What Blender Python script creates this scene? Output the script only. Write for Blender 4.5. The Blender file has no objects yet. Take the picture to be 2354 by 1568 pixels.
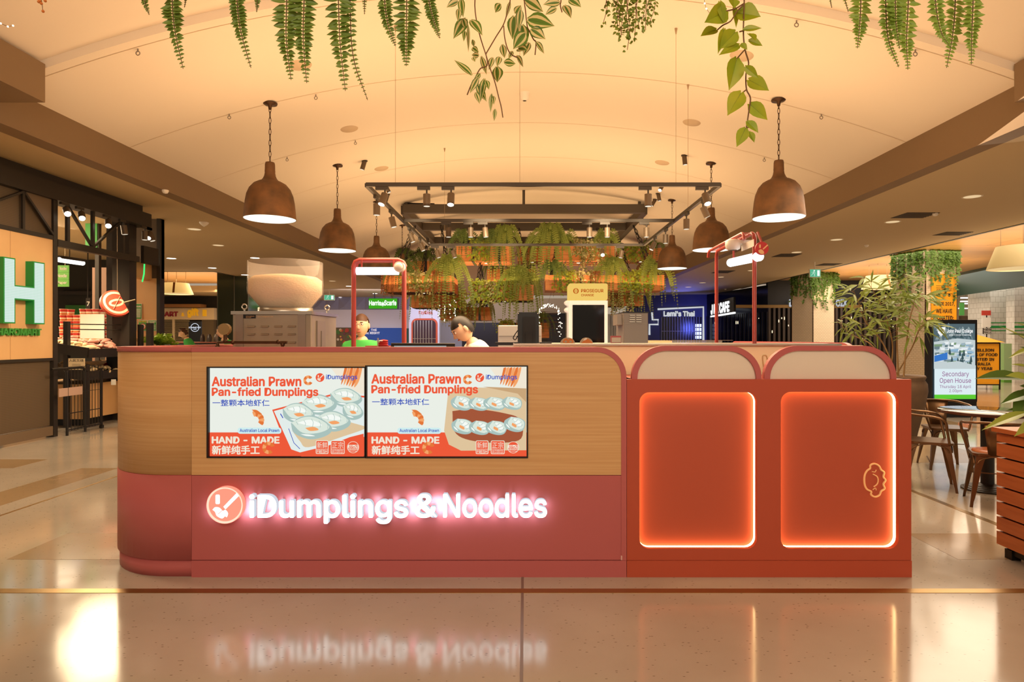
import bpy, math, random, os
from math import pi, sin, cos, tan, radians as R
from mathutils import Vector as V, Matrix as M4
from mathutils.geometry import tessellate_polygon
SC = bpy.context.scene
COL = SC.collection
random.seed(7)

# ------------------------------------------------------------------ camera
F, EYE, PX, PY = 1450.0, 1.42, 1207.0, 778.0      # focal length and horizon point measured on the 2354 x 1568 frame
cam = bpy.data.cameras.new('camera')
cam.sensor_width = 36.0
cam.lens = 36.0 * F / 2354.0
cam.shift_x = -(PX - 1177.0) / 2354.0
cam.shift_y = -(784.0 - PY) / 2354.0
cam.clip_start, cam.clip_end = 0.05, 200
camo = bpy.data.objects.new('camera', cam)
COL.objects.link(camo)
camo.location = (0, 0, EYE)
camo.rotation_euler = (pi / 2, 0, 0)
SC.camera = camo

# ------------------------------------------------------------------ exposure, world, room light and added fill
vs = SC.view_settings
vs.view_transform = 'Standard'
vs.look = 'None'
vs.gamma = 1
vs.exposure = 0.0
vs.use_curve_mapping = False
SC.cycles.max_bounces = 7
SC.cycles.diffuse_bounces = 4
SC.cycles.glossy_bounces = 3
SC.cycles.transmission_bounces = 6
SC.cycles.transparent_max_bounces = 8
SC.cycles.sample_clamp_indirect = 4.0
SC.cycles.caustics_reflective = False
SC.cycles.caustics_refractive = False
W = bpy.data.worlds.new('mall_air')
SC.world = W
W.use_nodes = True
bg = W.node_tree.nodes['Background']
bg.inputs[0].default_value = (1.0, 0.80, 0.60, 1)
bg.inputs[1].default_value = 0.42


def lamp(name, kind, loc, power, color, size=None, size_y=None, aim=None, spot=None, blend=0.4):
    d = bpy.data.lights.new(name, kind)
    d.energy = power
    d.color = color
    if kind == 'AREA':
        d.shape = 'RECTANGLE'
        d.size = size
        d.size_y = size_y or size
    elif size is not None:
        d.shadow_soft_size = size
    if kind == 'SPOT':
        d.spot_size = spot
        d.spot_blend = blend
    o = bpy.data.objects.new(name, d)
    COL.objects.link(o)
    o.location = loc
    if aim is not None:
        o.rotation_euler = (V(aim) - V(loc)).to_track_quat('-Z', 'Y').to_euler()
    return o


WARM, AMBER, COOL = (1.0, 0.70, 0.42), (1.0, 0.61, 0.30), (0.85, 0.92, 1.0)
for y, p, sx, sy in ((3.4, 52, 3.0, 3.0), (8.0, 78, 3.0, 4.0), (13.0, 78, 3.0, 4.0), (18.0, 84, 3.0, 4.0), (22.6, 55, 3.0, 3.0)):
    for sg_ in (-1, 1):
        lamp('vault_fill', 'AREA', (2.2 * sg_, y, 3.0), p, AMBER, sx, sy, aim=(2.5 * sg_, y, 9))  # unseen upward fill added to brighten the vault, no fittings behind it
lamp('concourse_light', 'AREA', (0.6, -3.2, 4.4), 350, (1.0, 0.80, 0.60), 6, 3, aim=(0.3, 3.75, 0.4))
lamp('shop_light', 'AREA', (-10.9, 12.2, 3.6), 1300, (1.0, 0.76, 0.48), 3.6, 4.5, aim=(-10.0, 12.0, 0))
lamp('shop_light', 'SPOT', (-3.9, 7.6, 3.3), 330, (1.0, 0.80, 0.56), 0.3, aim=(-6.9, 8.1, 1.5), spot=R(75), blend=0.9)  # added spot that lights the letter wall from mid-air, no fitting here
lamp('shop_light', 'AREA', (15.5, 24.5, 3.9), 260, (1.0, 0.98, 0.92), 6, 5, aim=(15.5, 24.5, 0))
lamp('shop_light', 'SPOT', (8.2, 32.3, 2.2), 260, (0.12, 0.16, 1.0), 0.3, aim=(7.0, 30.5, 3.9), spot=R(110), blend=0.9)
lamp('shop_light', 'SPOT', (9.4, 31.6, 2.0), 160, (0.12, 0.16, 1.0), 0.3, aim=(9.0, 34, 2.4), spot=R(110), blend=0.9)
lamp('shop_light', 'AREA', (-5.0, 30.5, 3.6), 260, (0.72, 0.70, 1.0), 8, 1.5, aim=(-5.5, 36, 1.6))
lamp('cafe_light', 'AREA', (5.5, 8.2, 3.7), 300, (1.0, 0.80, 0.58), 3.0, 6.0, aim=(5.2, 7.4, 0))
lamp('cafe_light', 'AREA', (12.3, 18, 3.96), 480, (1.0, 0.84, 0.64), 4.0, 12.0, aim=(12.3, 18, 0))
lamp('timber_ceiling_fill', 'AREA', (13.0, 15, 2.9), 170, (1.0, 0.74, 0.46), 4.0, 6.0, aim=(13.0, 15, 9))  # upward fill added to brighten the timber ceiling, hangs free of any fitting
lamp('timber_ceiling_fill', 'AREA', (13.0, 23, 2.9), 170, (1.0, 0.74, 0.46), 4.0, 6.0, aim=(13.0, 23, 9))
lamp('timber_ceiling_fill', 'AREA', (-14.0, 26, 2.9), 120, (1.0, 0.70, 0.40), 4.0, 5.0, aim=(-14.0, 26, 9))  # same added fill under the left timber bay
lamp('fascia_spot_beam', 'SPOT', (-6.4, 9.6, 3.2), 360, (1.0, 0.76, 0.46), 0.6, aim=(-5.2, 7.6, 0), spot=R(95), blend=0.9)
lamp('fascia_spot_beam', 'SPOT', (-7.0, 10.0, 3.2), 480, (1.0, 0.80, 0.52), 0.3, aim=(-7.7, 11.0, 0.9), spot=R(70), blend=0.8)
lamp('floor_fill_spot', 'SPOT', (-4.6, 4.8, 3.6), 330, (1.0, 0.78, 0.50), 0.3, aim=(-4.3, 5.2, 0), spot=R(100), blend=0.9)  # added to brighten the floor left of the kiosk, no fitting above
lamp('floor_fill_spot', 'SPOT', (4.2, 5.2, 3.6), 200, (1.0, 0.80, 0.54), 0.3, aim=(3.9, 5.0, 0), spot=R(100), blend=0.9)  # added fill for the floor on the right, likewise without a fitting
lamp('far_light', 'AREA', (-12.5, 27, 3.7), 700, WARM, 4.0, 6.0, aim=(-12.5, 27, 0))
lamp('kitchen_light', 'AREA', (0, 5.8, 2.75), 220, WARM, 3.2, 1.6, aim=(0, 5.8, 0))


# ------------------------------------------------------------------ helpers
def X(px, Y): return (px - PX) / F * Y
def Z(py, Y): return EYE + (PY - py) / F * Y
def AT(px, py, Y): return V((X(px, Y), Y, Z(py, Y)))


def lin(h):
    h = h.lstrip('#')
    r = [int(h[i:i + 2], 16) / 255 for i in (0, 2, 4)]
    return tuple(c / 12.92 if c <= 0.04045 else ((c + 0.055) / 1.055) ** 2.4 for c in r)


MT = {}


def mat(name, color, rough=0.5, metal=0.0, emit=0.0, ecol=None, trans=0.0, ior=1.45, spec=None, alpha=None, leaf=0.0,
        noise=None, bump=None, coat=0.0):
    """noise: (scale xyz, amount, second colour) mottles the base colour in object space; bump: (scale, strength)"""
    if name in MT:
        return MT[name]
    c = lin(color) if isinstance(color, str) else color
    m = bpy.data.materials.new(name)
    m.use_nodes = True
    nt = m.node_tree
    b = nt.nodes['Principled BSDF']
    b.inputs['Base Color'].default_value = (*c, 1)
    b.inputs['Roughness'].default_value = rough
    b.inputs['Metallic'].default_value = metal
    b.inputs['IOR'].default_value = ior
    if spec is not None: b.inputs['Specular IOR Level'].default_value = spec
    if trans: b.inputs['Transmission Weight'].default_value = trans
    if alpha is not None: b.inputs['Alpha'].default_value = alpha
    if coat: b.inputs['Coat Weight'].default_value = coat
    if emit:
        e = lin(ecol) if isinstance(ecol, str) else (ecol or c)
        b.inputs['Emission Color'].default_value = (*e, 1)
        b.inputs['Emission Strength'].default_value = emit
    src = None
    if noise:
        tc = nt.nodes.new('ShaderNodeTexCoord')
        mp = nt.nodes.new('ShaderNodeMapping')
        mp.inputs['Scale'].default_value = noise[0]
        nz = nt.nodes.new('ShaderNodeTexNoise')
        nz.inputs['Scale'].default_value = 1
        nz.inputs['Detail'].default_value = 4
        rp = nt.nodes.new('ShaderNodeValToRGB')
        c2 = lin(noise[2]) if isinstance(noise[2], str) else noise[2]
        rp.color_ramp.elements[0].position = 0.5 - noise[1]
        rp.color_ramp.elements[1].position = 0.5 + noise[1]
        rp.color_ramp.elements[0].color = (*c2, 1)
        rp.color_ramp.elements[1].color = (*c, 1)
        nt.links.new(tc.outputs['Object'], mp.inputs['Vector'])
        nt.links.new(mp.outputs[0], nz.inputs['Vector'])
        nt.links.new(nz.outputs[0], rp.inputs[0])
        nt.links.new(rp.outputs[0], b.inputs['Base Color'])
        src = rp.outputs[0]
    if bump:
        nz = nt.nodes.new('ShaderNodeTexNoise')
        nz.inputs['Scale'].default_value = bump[0]
        bp = nt.nodes.new('ShaderNodeBump')
        bp.inputs['Strength'].default_value = bump[1]
        bp.inputs['Distance'].default_value = 0.01
        nt.links.new(nz.outputs[0], bp.inputs['Height'])
        nt.links.new(bp.outputs[0], b.inputs['Normal'])
    if leaf:
        tr = nt.nodes.new('ShaderNodeBsdfTranslucent')
        tr.inputs[0].default_value = (*[min(1, x * 1.5) for x in c], 1)
        if src: nt.links.new(src, tr.inputs[0])
        mx = nt.nodes.new('ShaderNodeMixShader')
        mx.inputs[0].default_value = leaf
        nt.links.new(b.outputs[0], mx.inputs[1])
        nt.links.new(tr.outputs[0], mx.inputs[2])
        nt.links.new(mx.outputs[0], nt.nodes['Material Output'].inputs[0])
    MT[name] = m
    return m


def glow(name, color, s=1.0):
    """a light-giving surface: colour shown on screen is the emitted colour"""
    if name in MT: return MT[name]
    c = lin(color) if isinstance(color, str) else color
    m = bpy.data.materials.new(name)
    m.use_nodes = True
    nt = m.node_tree
    nt.nodes.remove(nt.nodes['Principled BSDF'])
    e = nt.nodes.new('ShaderNodeEmission')
    e.inputs[0].default_value = (*c, 1)
    e.inputs[1].default_value = s
    nt.links.new(e.outputs[0], nt.nodes['Material Output'].inputs[0])
    MT[name] = m
    return m


class MB:
    """collects shapes; build() links them as ONE mesh object. World coordinates unless local=True."""

    def __init__(s, local=False):
        s.v, s.f, s.mi, s.sm, s.ms = [], [], [], [], []
        s.local, s.M, s.cur, s.smooth = local, M4.Identity(4), 0, False

    def use(s, m, smooth=False):
        if m not in s.ms: s.ms.append(m)
        s.cur = s.ms.index(m)
        s.smooth = smooth
        return s

    def add(s, vs, fs, smooth=None):
        k = len(s.v)
        s.v += [s.M @ V(p) for p in vs]
        s.f += [[k + i for i in f] for f in fs]
        s.mi += [s.cur] * len(fs)
        s.sm += [s.smooth if smooth is None else smooth] * len(fs)
        return s

    def box(s, x0, x1, y0, y1, z0, z1):
        return s.add([(x0, y0, z0), (x1, y0, z0), (x1, y1, z0), (x0, y1, z0), (x0, y0, z1), (x1, y0, z1), (x1, y1, z1), (x0, y1, z1)],
                     [(0, 3, 2, 1), (4, 5, 6, 7), (0, 1, 5, 4), (1, 2, 6, 5), (2, 3, 7, 6), (3, 0, 4, 7)], False)

    def bar(s, a, b, w, h=None, up=(0, 0, 1)):
        a, b = V(a), V(b)
        h = h or w
        d = (b - a).normalized()
        u = V(up)
        if abs(d.dot(u)) > 0.98: u = V((0, 1, 0))
        sx = d.cross(u).normalized() * (w / 2)
        sz = sx.cross(d).normalized() * (h / 2)
        vs = [p + i * sx + j * sz for p in (a, b) for i, j in ((-1, -1), (1, -1), (1, 1), (-1, 1))]
        return s.add(vs, [(0, 1, 2, 3), (7, 6, 5, 4), (0, 4, 5, 1), (1, 5, 6, 2), (2, 6, 7, 3), (3, 7, 4, 0)], False)

    def tube(s, pts, r, n=8, cap=True, closed=False):
        pts = [V(p) for p in pts]
        N = len(pts)
        rs = r if isinstance(r, (list, tuple)) else [r] * N
        vs, ref = [], None
        for i, p in enumerate(pts):
            a = pts[(i - 1) % N] if (closed or i) else p
            b = pts[(i + 1) % N] if (closed or i < N - 1) else p
            d = (b - a).normalized()
            if ref is None:
                ref = V((0, 0, 1)) if abs(d.z) < 0.9 else V((1, 0, 0))
            u = d.cross(ref)
            if u.length < 1e-5: u = d.orthogonal()
            u.normalize()
            w = u.cross(d).normalized()
            ref = w
            for k in range(n):
                t = 2 * pi * k / n
                vs.append(p + (u * cos(t) + w * sin(t)) * rs[i])
        fs = []
        for i in range(N if closed else N - 1):
            j = (i + 1) % N
            for k in range(n):
                fs.append((i * n + k, i * n + (k + 1) % n, j * n + (k + 1) % n, j * n + k))
        sm = [True] * len(fs)
        k0 = len(s.f)
        s.add(vs, fs, True)
        if cap and not closed:
            s.add(vs[:n], [tuple(range(n))], False)
            s.add(vs[-n:], [tuple(range(n))][::-1], False)
        return s

    def cyl(s, a, b, r, n=16, r2=None):
        return s.tube([a, b], [r, r if r2 is None else r2], n)

    def lathe(s, prof, c=(0, 0, 0), n=24, smooth=True, cap=False):
        vs = [(c[0] + r * cos(2 * pi * k / n), c[1] + r * sin(2 * pi * k / n), c[2] + z) for r, z in prof for k in range(n)]
        fs = [(i * n + k, i * n + (k + 1) % n, (i + 1) * n + (k + 1) % n, (i + 1) * n + k) for i in range(len(prof) - 1) for k in range(n)]
        s.add(vs, fs, smooth)
        if cap:
            s.add(vs[:n], [tuple(range(n))[::-1]], False)
            s.add(vs[-n:], [tuple(range(n))], False)
        return s

    def ball(s, c, r, n=12, m=8):
        r = r if isinstance(r, (list, tuple)) else (r, r, r)
        vs = [(c[0] + r[0] * sin(pi * i / m) * cos(2 * pi * k / n), c[1] + r[1] * sin(pi * i / m) * sin(2 * pi * k / n), c[2] + r[2] * cos(pi * i / m))
              for i in range(m + 1) for k in range(n)]
        fs = [(i * n + k, (i + 1) * n + k, (i + 1) * n + (k + 1) % n, i * n + (k + 1) % n) for i in range(m) for k in range(n)]
        return s.add(vs, fs, True)

    def poly(s, loops, place, t=0.0):
        """flat polygon with holes; loops are (u, v) lists; place(u, v, w) -> point; t: thickness along w"""
        if not isinstance(loops[0][0], (tuple, list)): loops = [loops]
        loops = [[tuple(p[:2]) for p in l] for l in loops]
        tri = tessellate_polygon([[V((p[0], p[1], 0)) for p in l] for l in loops])
        flat = [p for l in loops for p in l]
        fr = [place(p[0], p[1], 0) for p in flat]
        out = []
        for a, b, c in tri:
            p, q, r = flat[a], flat[b], flat[c]
            ar = (q[0] - p[0]) * (r[1] - p[1]) - (q[1] - p[1]) * (r[0] - p[0])
            out.append((a, b, c) if ar > 0 else (a, c, b))
        s.add(fr, out, False)
        if t:
            bk = [place(p[0], p[1], t) for p in flat]
            s.add(bk, [f[::-1] for f in out], False)
            k = 0
            for l in loops:
                n = len(l)
                ar = sum(l[i][0] * l[(i + 1) % n][1] - l[(i + 1) % n][0] * l[i][1] for i in range(n))
                vs = [place(p[0], p[1], w) for w in (0, t) for p in l]
                fs = [(i, i + n, (i + 1) % n + n, (i + 1) % n) for i in range(n)]
                outer = k == 0
                if (ar > 0) != outer: fs = [f[::-1] for f in fs]
                s.add(vs, fs)
                k += 1
        return s

    def quad(s, a, b, c, d): return s.add([a, b, c, d], [(0, 1, 2, 3)], False)

    def build(s, name, parent=None, label=None, bevel=0, **tags):
        me = bpy.data.meshes.new(name)
        o0 = V((0, 0, 0))
        if parent is not None and not s.local:
            p = parent
            while p is not None:
                o0 = o0 + p.location
                p = p.parent
        me.from_pydata([p - o0 for p in s.v], [], s.f)
        for m in s.ms: me.materials.append(m)
        me.polygons.foreach_set('material_index', s.mi)
        me.polygons.foreach_set('use_smooth', s.sm)
        me.update()
        o = bpy.data.objects.new(name, me)
        COL.objects.link(o)
        if parent is not None: o.parent = parent
        if bevel:
            b = o.modifiers.new('edge', 'BEVEL')
            b.width = bevel
            b.segments = 2
            b.limit_method = 'ANGLE'
            b.angle_limit = R(50)
        if label: o['label'] = label
        for k, v_ in tags.items(): o[k] = v_
        return o


def thing(name, label, cat, loc=(0, 0, 0), rotz=0.0, group=None):
    o = bpy.data.objects.new(name, None)
    o.empty_display_size = 0.1
    COL.objects.link(o)
    o.location = loc
    o.rotation_euler = (0, 0, rotz)
    tag(o, label, cat, group)
    return o


def tag(o, label, cat, group=None):
    o['label'], o['category'] = label, cat
    if group: o['group'] = group
    return o


def struct(name, mb, **k): return mb.build(name, kind='structure', **k)


def dup(root, loc, rotz=0.0, label=None, group=None, scale=None, tilt=None):
    def cp(o, par):
        c = o.copy()
        COL.objects.link(c)
        if par is not None: c.parent = par
        for ch in list(o.children): cp(ch, c)
        return c
    r = cp(root, None)
    r.location = loc
    r.rotation_euler = (tilt[0] if tilt else 0, tilt[1] if tilt else 0, rotz)
    if scale: r.scale = (scale,) * 3 if not isinstance(scale, (tuple, list)) else scale
    if label: r['label'] = label
    if group: r['group'] = group
    return r


FONT = {}


def font(k):
    if k not in FONT:
        try:
            FONT[k] = bpy.data.fonts.load(os.path.join(bpy.utils.system_resource('DATAFILES', path='fonts'), k))
        except Exception:
            FONT[k] = None
    return FONT[k]


def text(mb, s, place, u0, v0, width=None, height=None, bold=0.0, t=0.0, k='Inter.woff2', shear=0.0, space=1.0, flat=True):
    """lettering with its lower left (baseline) at u0, v0 in the plane given by place(u, v, w); scaled to width and height"""
    c = bpy.data.curves.new('t', 'FONT')
    c.body = s
    if k and font(k): c.font = font(k)
    c.resolution_u = 3
    c.shear = shear
    c.space_character = space
    if not flat: c.extrude = 0.5
    o = bpy.data.objects.new('t', c)
    COL.objects.link(o)
    bpy.context.view_layer.update()
    me = o.evaluated_get(bpy.context.evaluated_depsgraph_get()).to_mesh()
    vs = [v.co.copy() for v in me.vertices]
    fs = [list(p.vertices) for p in me.polygons]
    xs, ys = [v.x for v in vs], [v.y for v in vs]
    x0, x1, y0, y1 = min(xs), max(xs), min(ys), max(ys)
    sx = width / (x1 - x0) if width else None
    sy = height / (y1 - y0) if height else None
    sx, sy = sx or sy, sy or sx
    base = 0 if not height else y0
    for k_ in range(6 if bold else 1):          # heavier strokes: the outline repeated round a small circle
        du_, dv_ = (bold * cos(pi / 3 * k_) * sx, bold * sin(pi / 3 * k_) * sy) if bold else (0, 0)
        mb.add([place(u0 + du_ + (v.x - x0) * sx, v0 + dv_ + (v.y - base) * sy, ((0.5 - v.z) * t if not flat else 0) - k_ * 1.5e-4) for v in vs], fs, False)
    bpy.data.objects.remove(o)
    bpy.data.curves.remove(c)
    return (x1 - x0) * sx


def rrect(x0, x1, y0, y1, r, n=6):
    out = []
    for cx, cy, a in ((x1 - r, y0 + r, -90), (x1 - r, y1 - r, 0), (x0 + r, y1 - r, 90), (x0 + r, y0 + r, 180)):
        for i in range(n + 1):
            t = R(a + 90 * i / n)
            out.append((cx + r * cos(t), cy + r * sin(t)))
    return out


def disc(cx, cy, r, n=24, ry=None): return [(cx + r * cos(2 * pi * i / n), cy + (ry or r) * sin(2 * pi * i / n)) for i in range(n)]


def spline(pts, n=8):
    """Catmull-Rom through points"""
    pts = [V(p) for p in pts]
    P = [2 * pts[0] - pts[1]] + pts + [2 * pts[-1] - pts[-2]]
    out = []
    for i in range(1, len(P) - 2):
        for k in range(n):
            t = k / n
            a, b, c, d = P[i - 1], P[i], P[i + 1], P[i + 2]
            out.append(0.5 * ((2 * b) + (c - a) * t + (2 * a - 5 * b + 4 * c - d) * t * t + (3 * b - a - 3 * c + d) * t ** 3))
    out.append(pts[-1])
    return out


ORD = ['first', 'second', 'third', 'fourth', 'fifth', 'sixth', 'seventh', 'eighth', 'ninth', 'tenth', 'eleventh', 'twelfth']
def fr(Y): return lambda u, v, w: (u, Y + w, v)          # a plane facing the camera; w goes away from it
def pxf(Y, d=0.0): return lambda u, v, w: (X(u, Y), Y + w - d, Z(v, Y))
# ------------------------------------------------------------------ materials of the shell
white_paint = mat('white_ceiling_paint', '#F0E4D2', 0.7)
grey_paint = mat('taupe_soffit_paint', '#BFA880', 0.75)
beam_paint = mat('brown_beam_paint', '#80694E', 0.7)
black_metal = mat('black_metal', '#1C1815', 0.45, 0.2)
dark_metal = mat('charcoal_metal', '#3A332B', 0.5, 0.3)
bronze = mat('dark_bronze', '#4A3423', 0.4, 0.7)
steel = mat('brushed_steel', '#B9B2A6', 0.32, 0.9)
steel2 = mat('satin_steel', '#8F8478', 0.4, 0.6)
chrome = mat('chrome', '#D8D4CC', 0.12, 1.0)
brass = mat('brass_strip', '#A9864E', 0.28, 0.9)
red_paint = mat('red_laminate', '#B25A58', 0.42)
red_deep = mat('orange_red_laminate', '#B04A30', 0.4)
red_tube = mat('red_powder_coat', '#A5413A', 0.35)
white_plastic = mat('white_plastic', '#EDE6DA', 0.4)
black_plastic = mat('black_plastic', '#0E0D0D', 0.35)
black_gloss = mat('black_glass', '#070606', 0.08)
bamboo = mat('bamboo_veneer', '#D3A874', 0.4, noise=((1.3, 1.3, 70), 0.22, '#C4945E'))
ply = mat('pale_plywood', '#D9AE78', 0.5, noise=((2, 2, 2), 0.3, '#CDA06B'))
crate_wood = mat('crate_pine', '#DC9250', 0.55, noise=((2.5, 9, 14), 0.25, '#C87A3C'))
merbau = mat('merbau_slats', '#C0713F', 0.42, noise=((10, 4, 30), 0.25, '#A45A2E'))
glass = mat('clear_glass', '#F4FBF6', 0.03, alpha=0.12)
cream = mat('cream_panel', '#F0DCB4', 0.45)


def node_mat(name, fn):
    m = bpy.data.materials.new(name)
    m.use_nodes = True
    fn(m.node_tree, m.node_tree.nodes['Principled BSDF'], m.node_tree.nodes.new, m.node_tree.links.new)
    MT[name] = m
    return m


def _terrazzo(c1, c2, speck, rough):
    def fn(nt, b, N, L):
        tc = N('ShaderNodeTexCoord')
        n1 = N('ShaderNodeTexNoise'); n1.inputs['Scale'].default_value = 0.9; n1.inputs['Detail'].default_value = 6
        r1 = N('ShaderNodeValToRGB')
        r1.color_ramp.elements[0].position, r1.color_ramp.elements[1].position = 0.3, 0.7
        r1.color_ramp.elements[0].color, r1.color_ramp.elements[1].color = (*lin(c1), 1), (*lin(c2), 1)
        mp = N('ShaderNodeMapping'); mp.inputs['Scale'].default_value = (26, 60, 26); mp.inputs['Rotation'].default_value = (0, 0, 0.12)
        vo = N('ShaderNodeTexVoronoi'); vo.inputs['Scale'].default_value = 1.0
        lt = N('ShaderNodeMath'); lt.operation = 'LESS_THAN'; lt.inputs[1].default_value = 0.16
        wn = N('ShaderNodeMath'); wn.operation = 'GREATER_THAN'; wn.inputs[1].default_value = 0.62
        ml = N('ShaderNodeMath'); ml.operation = 'MULTIPLY'
        mx = N('ShaderNodeMix'); mx.data_type = 'RGBA'
        mx.inputs[7].default_value = (*lin(speck), 1)
        m2 = N('ShaderNodeMath'); m2.operation = 'MULTIPLY'; m2.inputs[1].default_value = 0.75
        L(tc.outputs['Object'], n1.inputs['Vector']); L(n1.outputs[0], r1.inputs[0])
        L(tc.outputs['Object'], mp.inputs['Vector']); L(mp.outputs[0], vo.inputs['Vector'])
        L(vo.outputs['Distance'], lt.inputs[0]); L(vo.outputs['Color'], wn.inputs[0])
        L(lt.outputs[0], ml.inputs[0]); L(wn.outputs[0], ml.inputs[1]); L(ml.outputs[0], m2.inputs[0])
        L(m2.outputs[0], mx.inputs[0]); L(r1.outputs[0], mx.inputs[6]); L(mx.outputs[2], b.inputs['Base Color'])
        n2 = N('ShaderNodeTexNoise'); n2.inputs['Scale'].default_value = 5; n2.inputs['Detail'].default_value = 5
        mr = N('ShaderNodeMapRange'); mr.inputs[3].default_value, mr.inputs[4].default_value = rough - 0.03, rough + 0.07
        L(tc.outputs['Object'], n2.inputs['Vector']); L(n2.outputs[0], mr.inputs[0]); L(mr.outputs[0], b.inputs['Roughness'])
        b.inputs['Specular IOR Level'].default_value = 0.75
    return fn


terrazzo = node_mat('polished_terrazzo', _terrazzo('#A09688', '#B6AC9E', '#5E5044', 0.10))
terrazzo_dark = node_mat('dark_terrazzo', _terrazzo('#8C7659', '#9A8262', '#5A4A38', 0.16))


def _grid(nt, b, N, L):
    tc = N('ShaderNodeTexCoord'); sp = N('ShaderNodeSeparateXYZ'); L(tc.outputs['Object'], sp.inputs[0])
    ad = N('ShaderNodeMath'); L(sp.outputs[0], ad.inputs[0]); L(sp.outputs[1], ad.inputs[1])
    hs = []
    for src in (ad.outputs[0], sp.outputs[2]):
        m = N('ShaderNodeMath'); m.operation = 'MULTIPLY'; m.inputs[1].default_value = 2 * pi / 0.022; L(src, m.inputs[0])
        s = N('ShaderNodeMath'); s.operation = 'SINE'; L(m.outputs[0], s.inputs[0]); hs.append(s)
    mn = N('ShaderNodeMath'); mn.operation = 'MINIMUM'; L(hs[0].outputs[0], mn.inputs[0]); L(hs[1].outputs[0], mn.inputs[1])
    rp = N('ShaderNodeValToRGB'); L(mn.outputs[0], rp.inputs[0])
    rp.color_ramp.elements[0].position, rp.color_ramp.elements[1].position = 0.15, 0.45
    rp.color_ramp.elements[0].color, rp.color_ramp.elements[1].color = (*lin('#5E4C36'), 1), (*lin('#35291C'), 1)
    L(rp.outputs[0], b.inputs['Base Color'])
    b.inputs['Roughness'].default_value = 0.6


grid_mesh = node_mat('perforated_panel', _grid)


def _tiles(c, mortar, w, h):
    def fn(nt, b, N, L):
        tc = N('ShaderNodeTexCoord'); sp = N('ShaderNodeSeparateXYZ'); L(tc.outputs['Object'], sp.inputs[0])
        ad = N('ShaderNodeMath'); L(sp.outputs[0], ad.inputs[0]); L(sp.outputs[1], ad.inputs[1])
        cb = N('ShaderNodeCombineXYZ'); L(ad.outputs[0], cb.inputs[0]); L(sp.outputs[2], cb.inputs[1])
        br = N('ShaderNodeTexBrick'); L(cb.outputs[0], br.inputs['Vector'])
        br.inputs['Color1'].default_value = (*lin(c), 1); br.inputs['Color2'].default_value = (*[x * 0.94 for x in lin(c)], 1)
        br.inputs['Mortar'].default_value = (*lin(mortar), 1)
        br.inputs['Scale'].default_value = 1; br.inputs['Mortar Size'].default_value = 0.006
        br.inputs['Brick Width'].default_value = w; br.inputs['Row Height'].default_value = h
        L(br.outputs[0], b.inputs['Base Color']); b.inputs['Roughness'].default_value = 0.25
    return fn


subway = node_mat('cream_subway_tile', _tiles('#E4D4B8', '#C4B08C', 0.13, 0.055))
white_tile = node_mat('white_wall_tile', _tiles('#D9D4C6', '#A9A390', 0.2, 0.2))


def _boards(nt, b, N, L):
    tc = N('ShaderNodeTexCoord')
    mp = N('ShaderNodeMapping'); mp.inputs['Scale'].default_value = (0.5, 9, 1)
    nz = N('ShaderNodeTexNoise'); nz.inputs['Scale'].default_value = 1; nz.inputs['Detail'].default_value = 3
    br = N('ShaderNodeTexBrick'); br.inputs['Scale'].default_value = 1; br.inputs['Brick Width'].default_value = 3.2
    br.inputs['Row Height'].default_value = 1.25; br.inputs['Mortar Size'].default_value = 0.012
    br.inputs['Color1'].default_value = (*lin('#D9A566'), 1); br.inputs['Color2'].default_value = (*lin('#D3A063'), 1)
    br.inputs['Mortar'].default_value = (*lin('#8A6236'), 1)
    mx = N('ShaderNodeMix'); mx.data_type = 'RGBA'; mx.blend_type = 'MULTIPLY'; mx.inputs[0].default_value = 0.25
    L(tc.outputs['Object'], br.inputs['Vector']); L(tc.outputs['Object'], mp.inputs[0]); L(mp.outputs[0], nz.inputs['Vector'])
    L(br.outputs[0], mx.inputs[6]); L(nz.outputs[0], mx.inputs[7]); L(mx.outputs[2], b.inputs['Base Color'])
    b.inputs['Roughness'].default_value = 0.35


boards = node_mat('timber_ceiling_boards', _boards)

# ------------------------------------------------------------------ floor
f = MB().use(terrazzo)
f.quad((-22, -6, 0), (24, -6, 0), (24, 48, 0), (-22, 48, 0))
struct('floor', f)


def inlay(name, m, x0, x1, y0, y1, z=0.002):
    b = MB().use(m)
    b.box(x0, x1, y0, y1, -0.01, z)
    struct(name, b)


inlay('trim_1', brass, -6.6, 8, 3.515, 3.575)
inlay('trim_2', brass, 3.575, 3.63, 3.9, 20)
inlay('trim_3', brass, -4.215, -4.19, 3.6, 12)
inlay('trim_4', steel2, -0.022, -0.008, -2, 3.515)
inlay('trim_5', steel2, -0.022, -0.008, 3.575, 3.8)
for k, (a, b_, c, d) in enumerate(((-3.33, -2.4, 4.05, 4.6), (-4.85, -4.45, 5.15, 6.9), (-7.2, -5.6, 6.9, 7.4), (-4.6, -3.9, 7.6, 8.3), (2.78, 3.36, 4.05, 4.59),
                                  (4.4, 5.6, 7.2, 8.4), (3.7, 4.4, 8.6, 9.6), (6.2, 7.3, 10.0, 11.2))):
    inlay('floor_inlay_%d' % (k + 1), terrazzo_dark, a, b_, c, d, 0.001)

# ------------------------------------------------------------------ ceiling: vault, beams, soffits, timber bays
HS = 3.79                                     # soffit underside
def vault(x): return 5.307 - 0.033 * x * x


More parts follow.
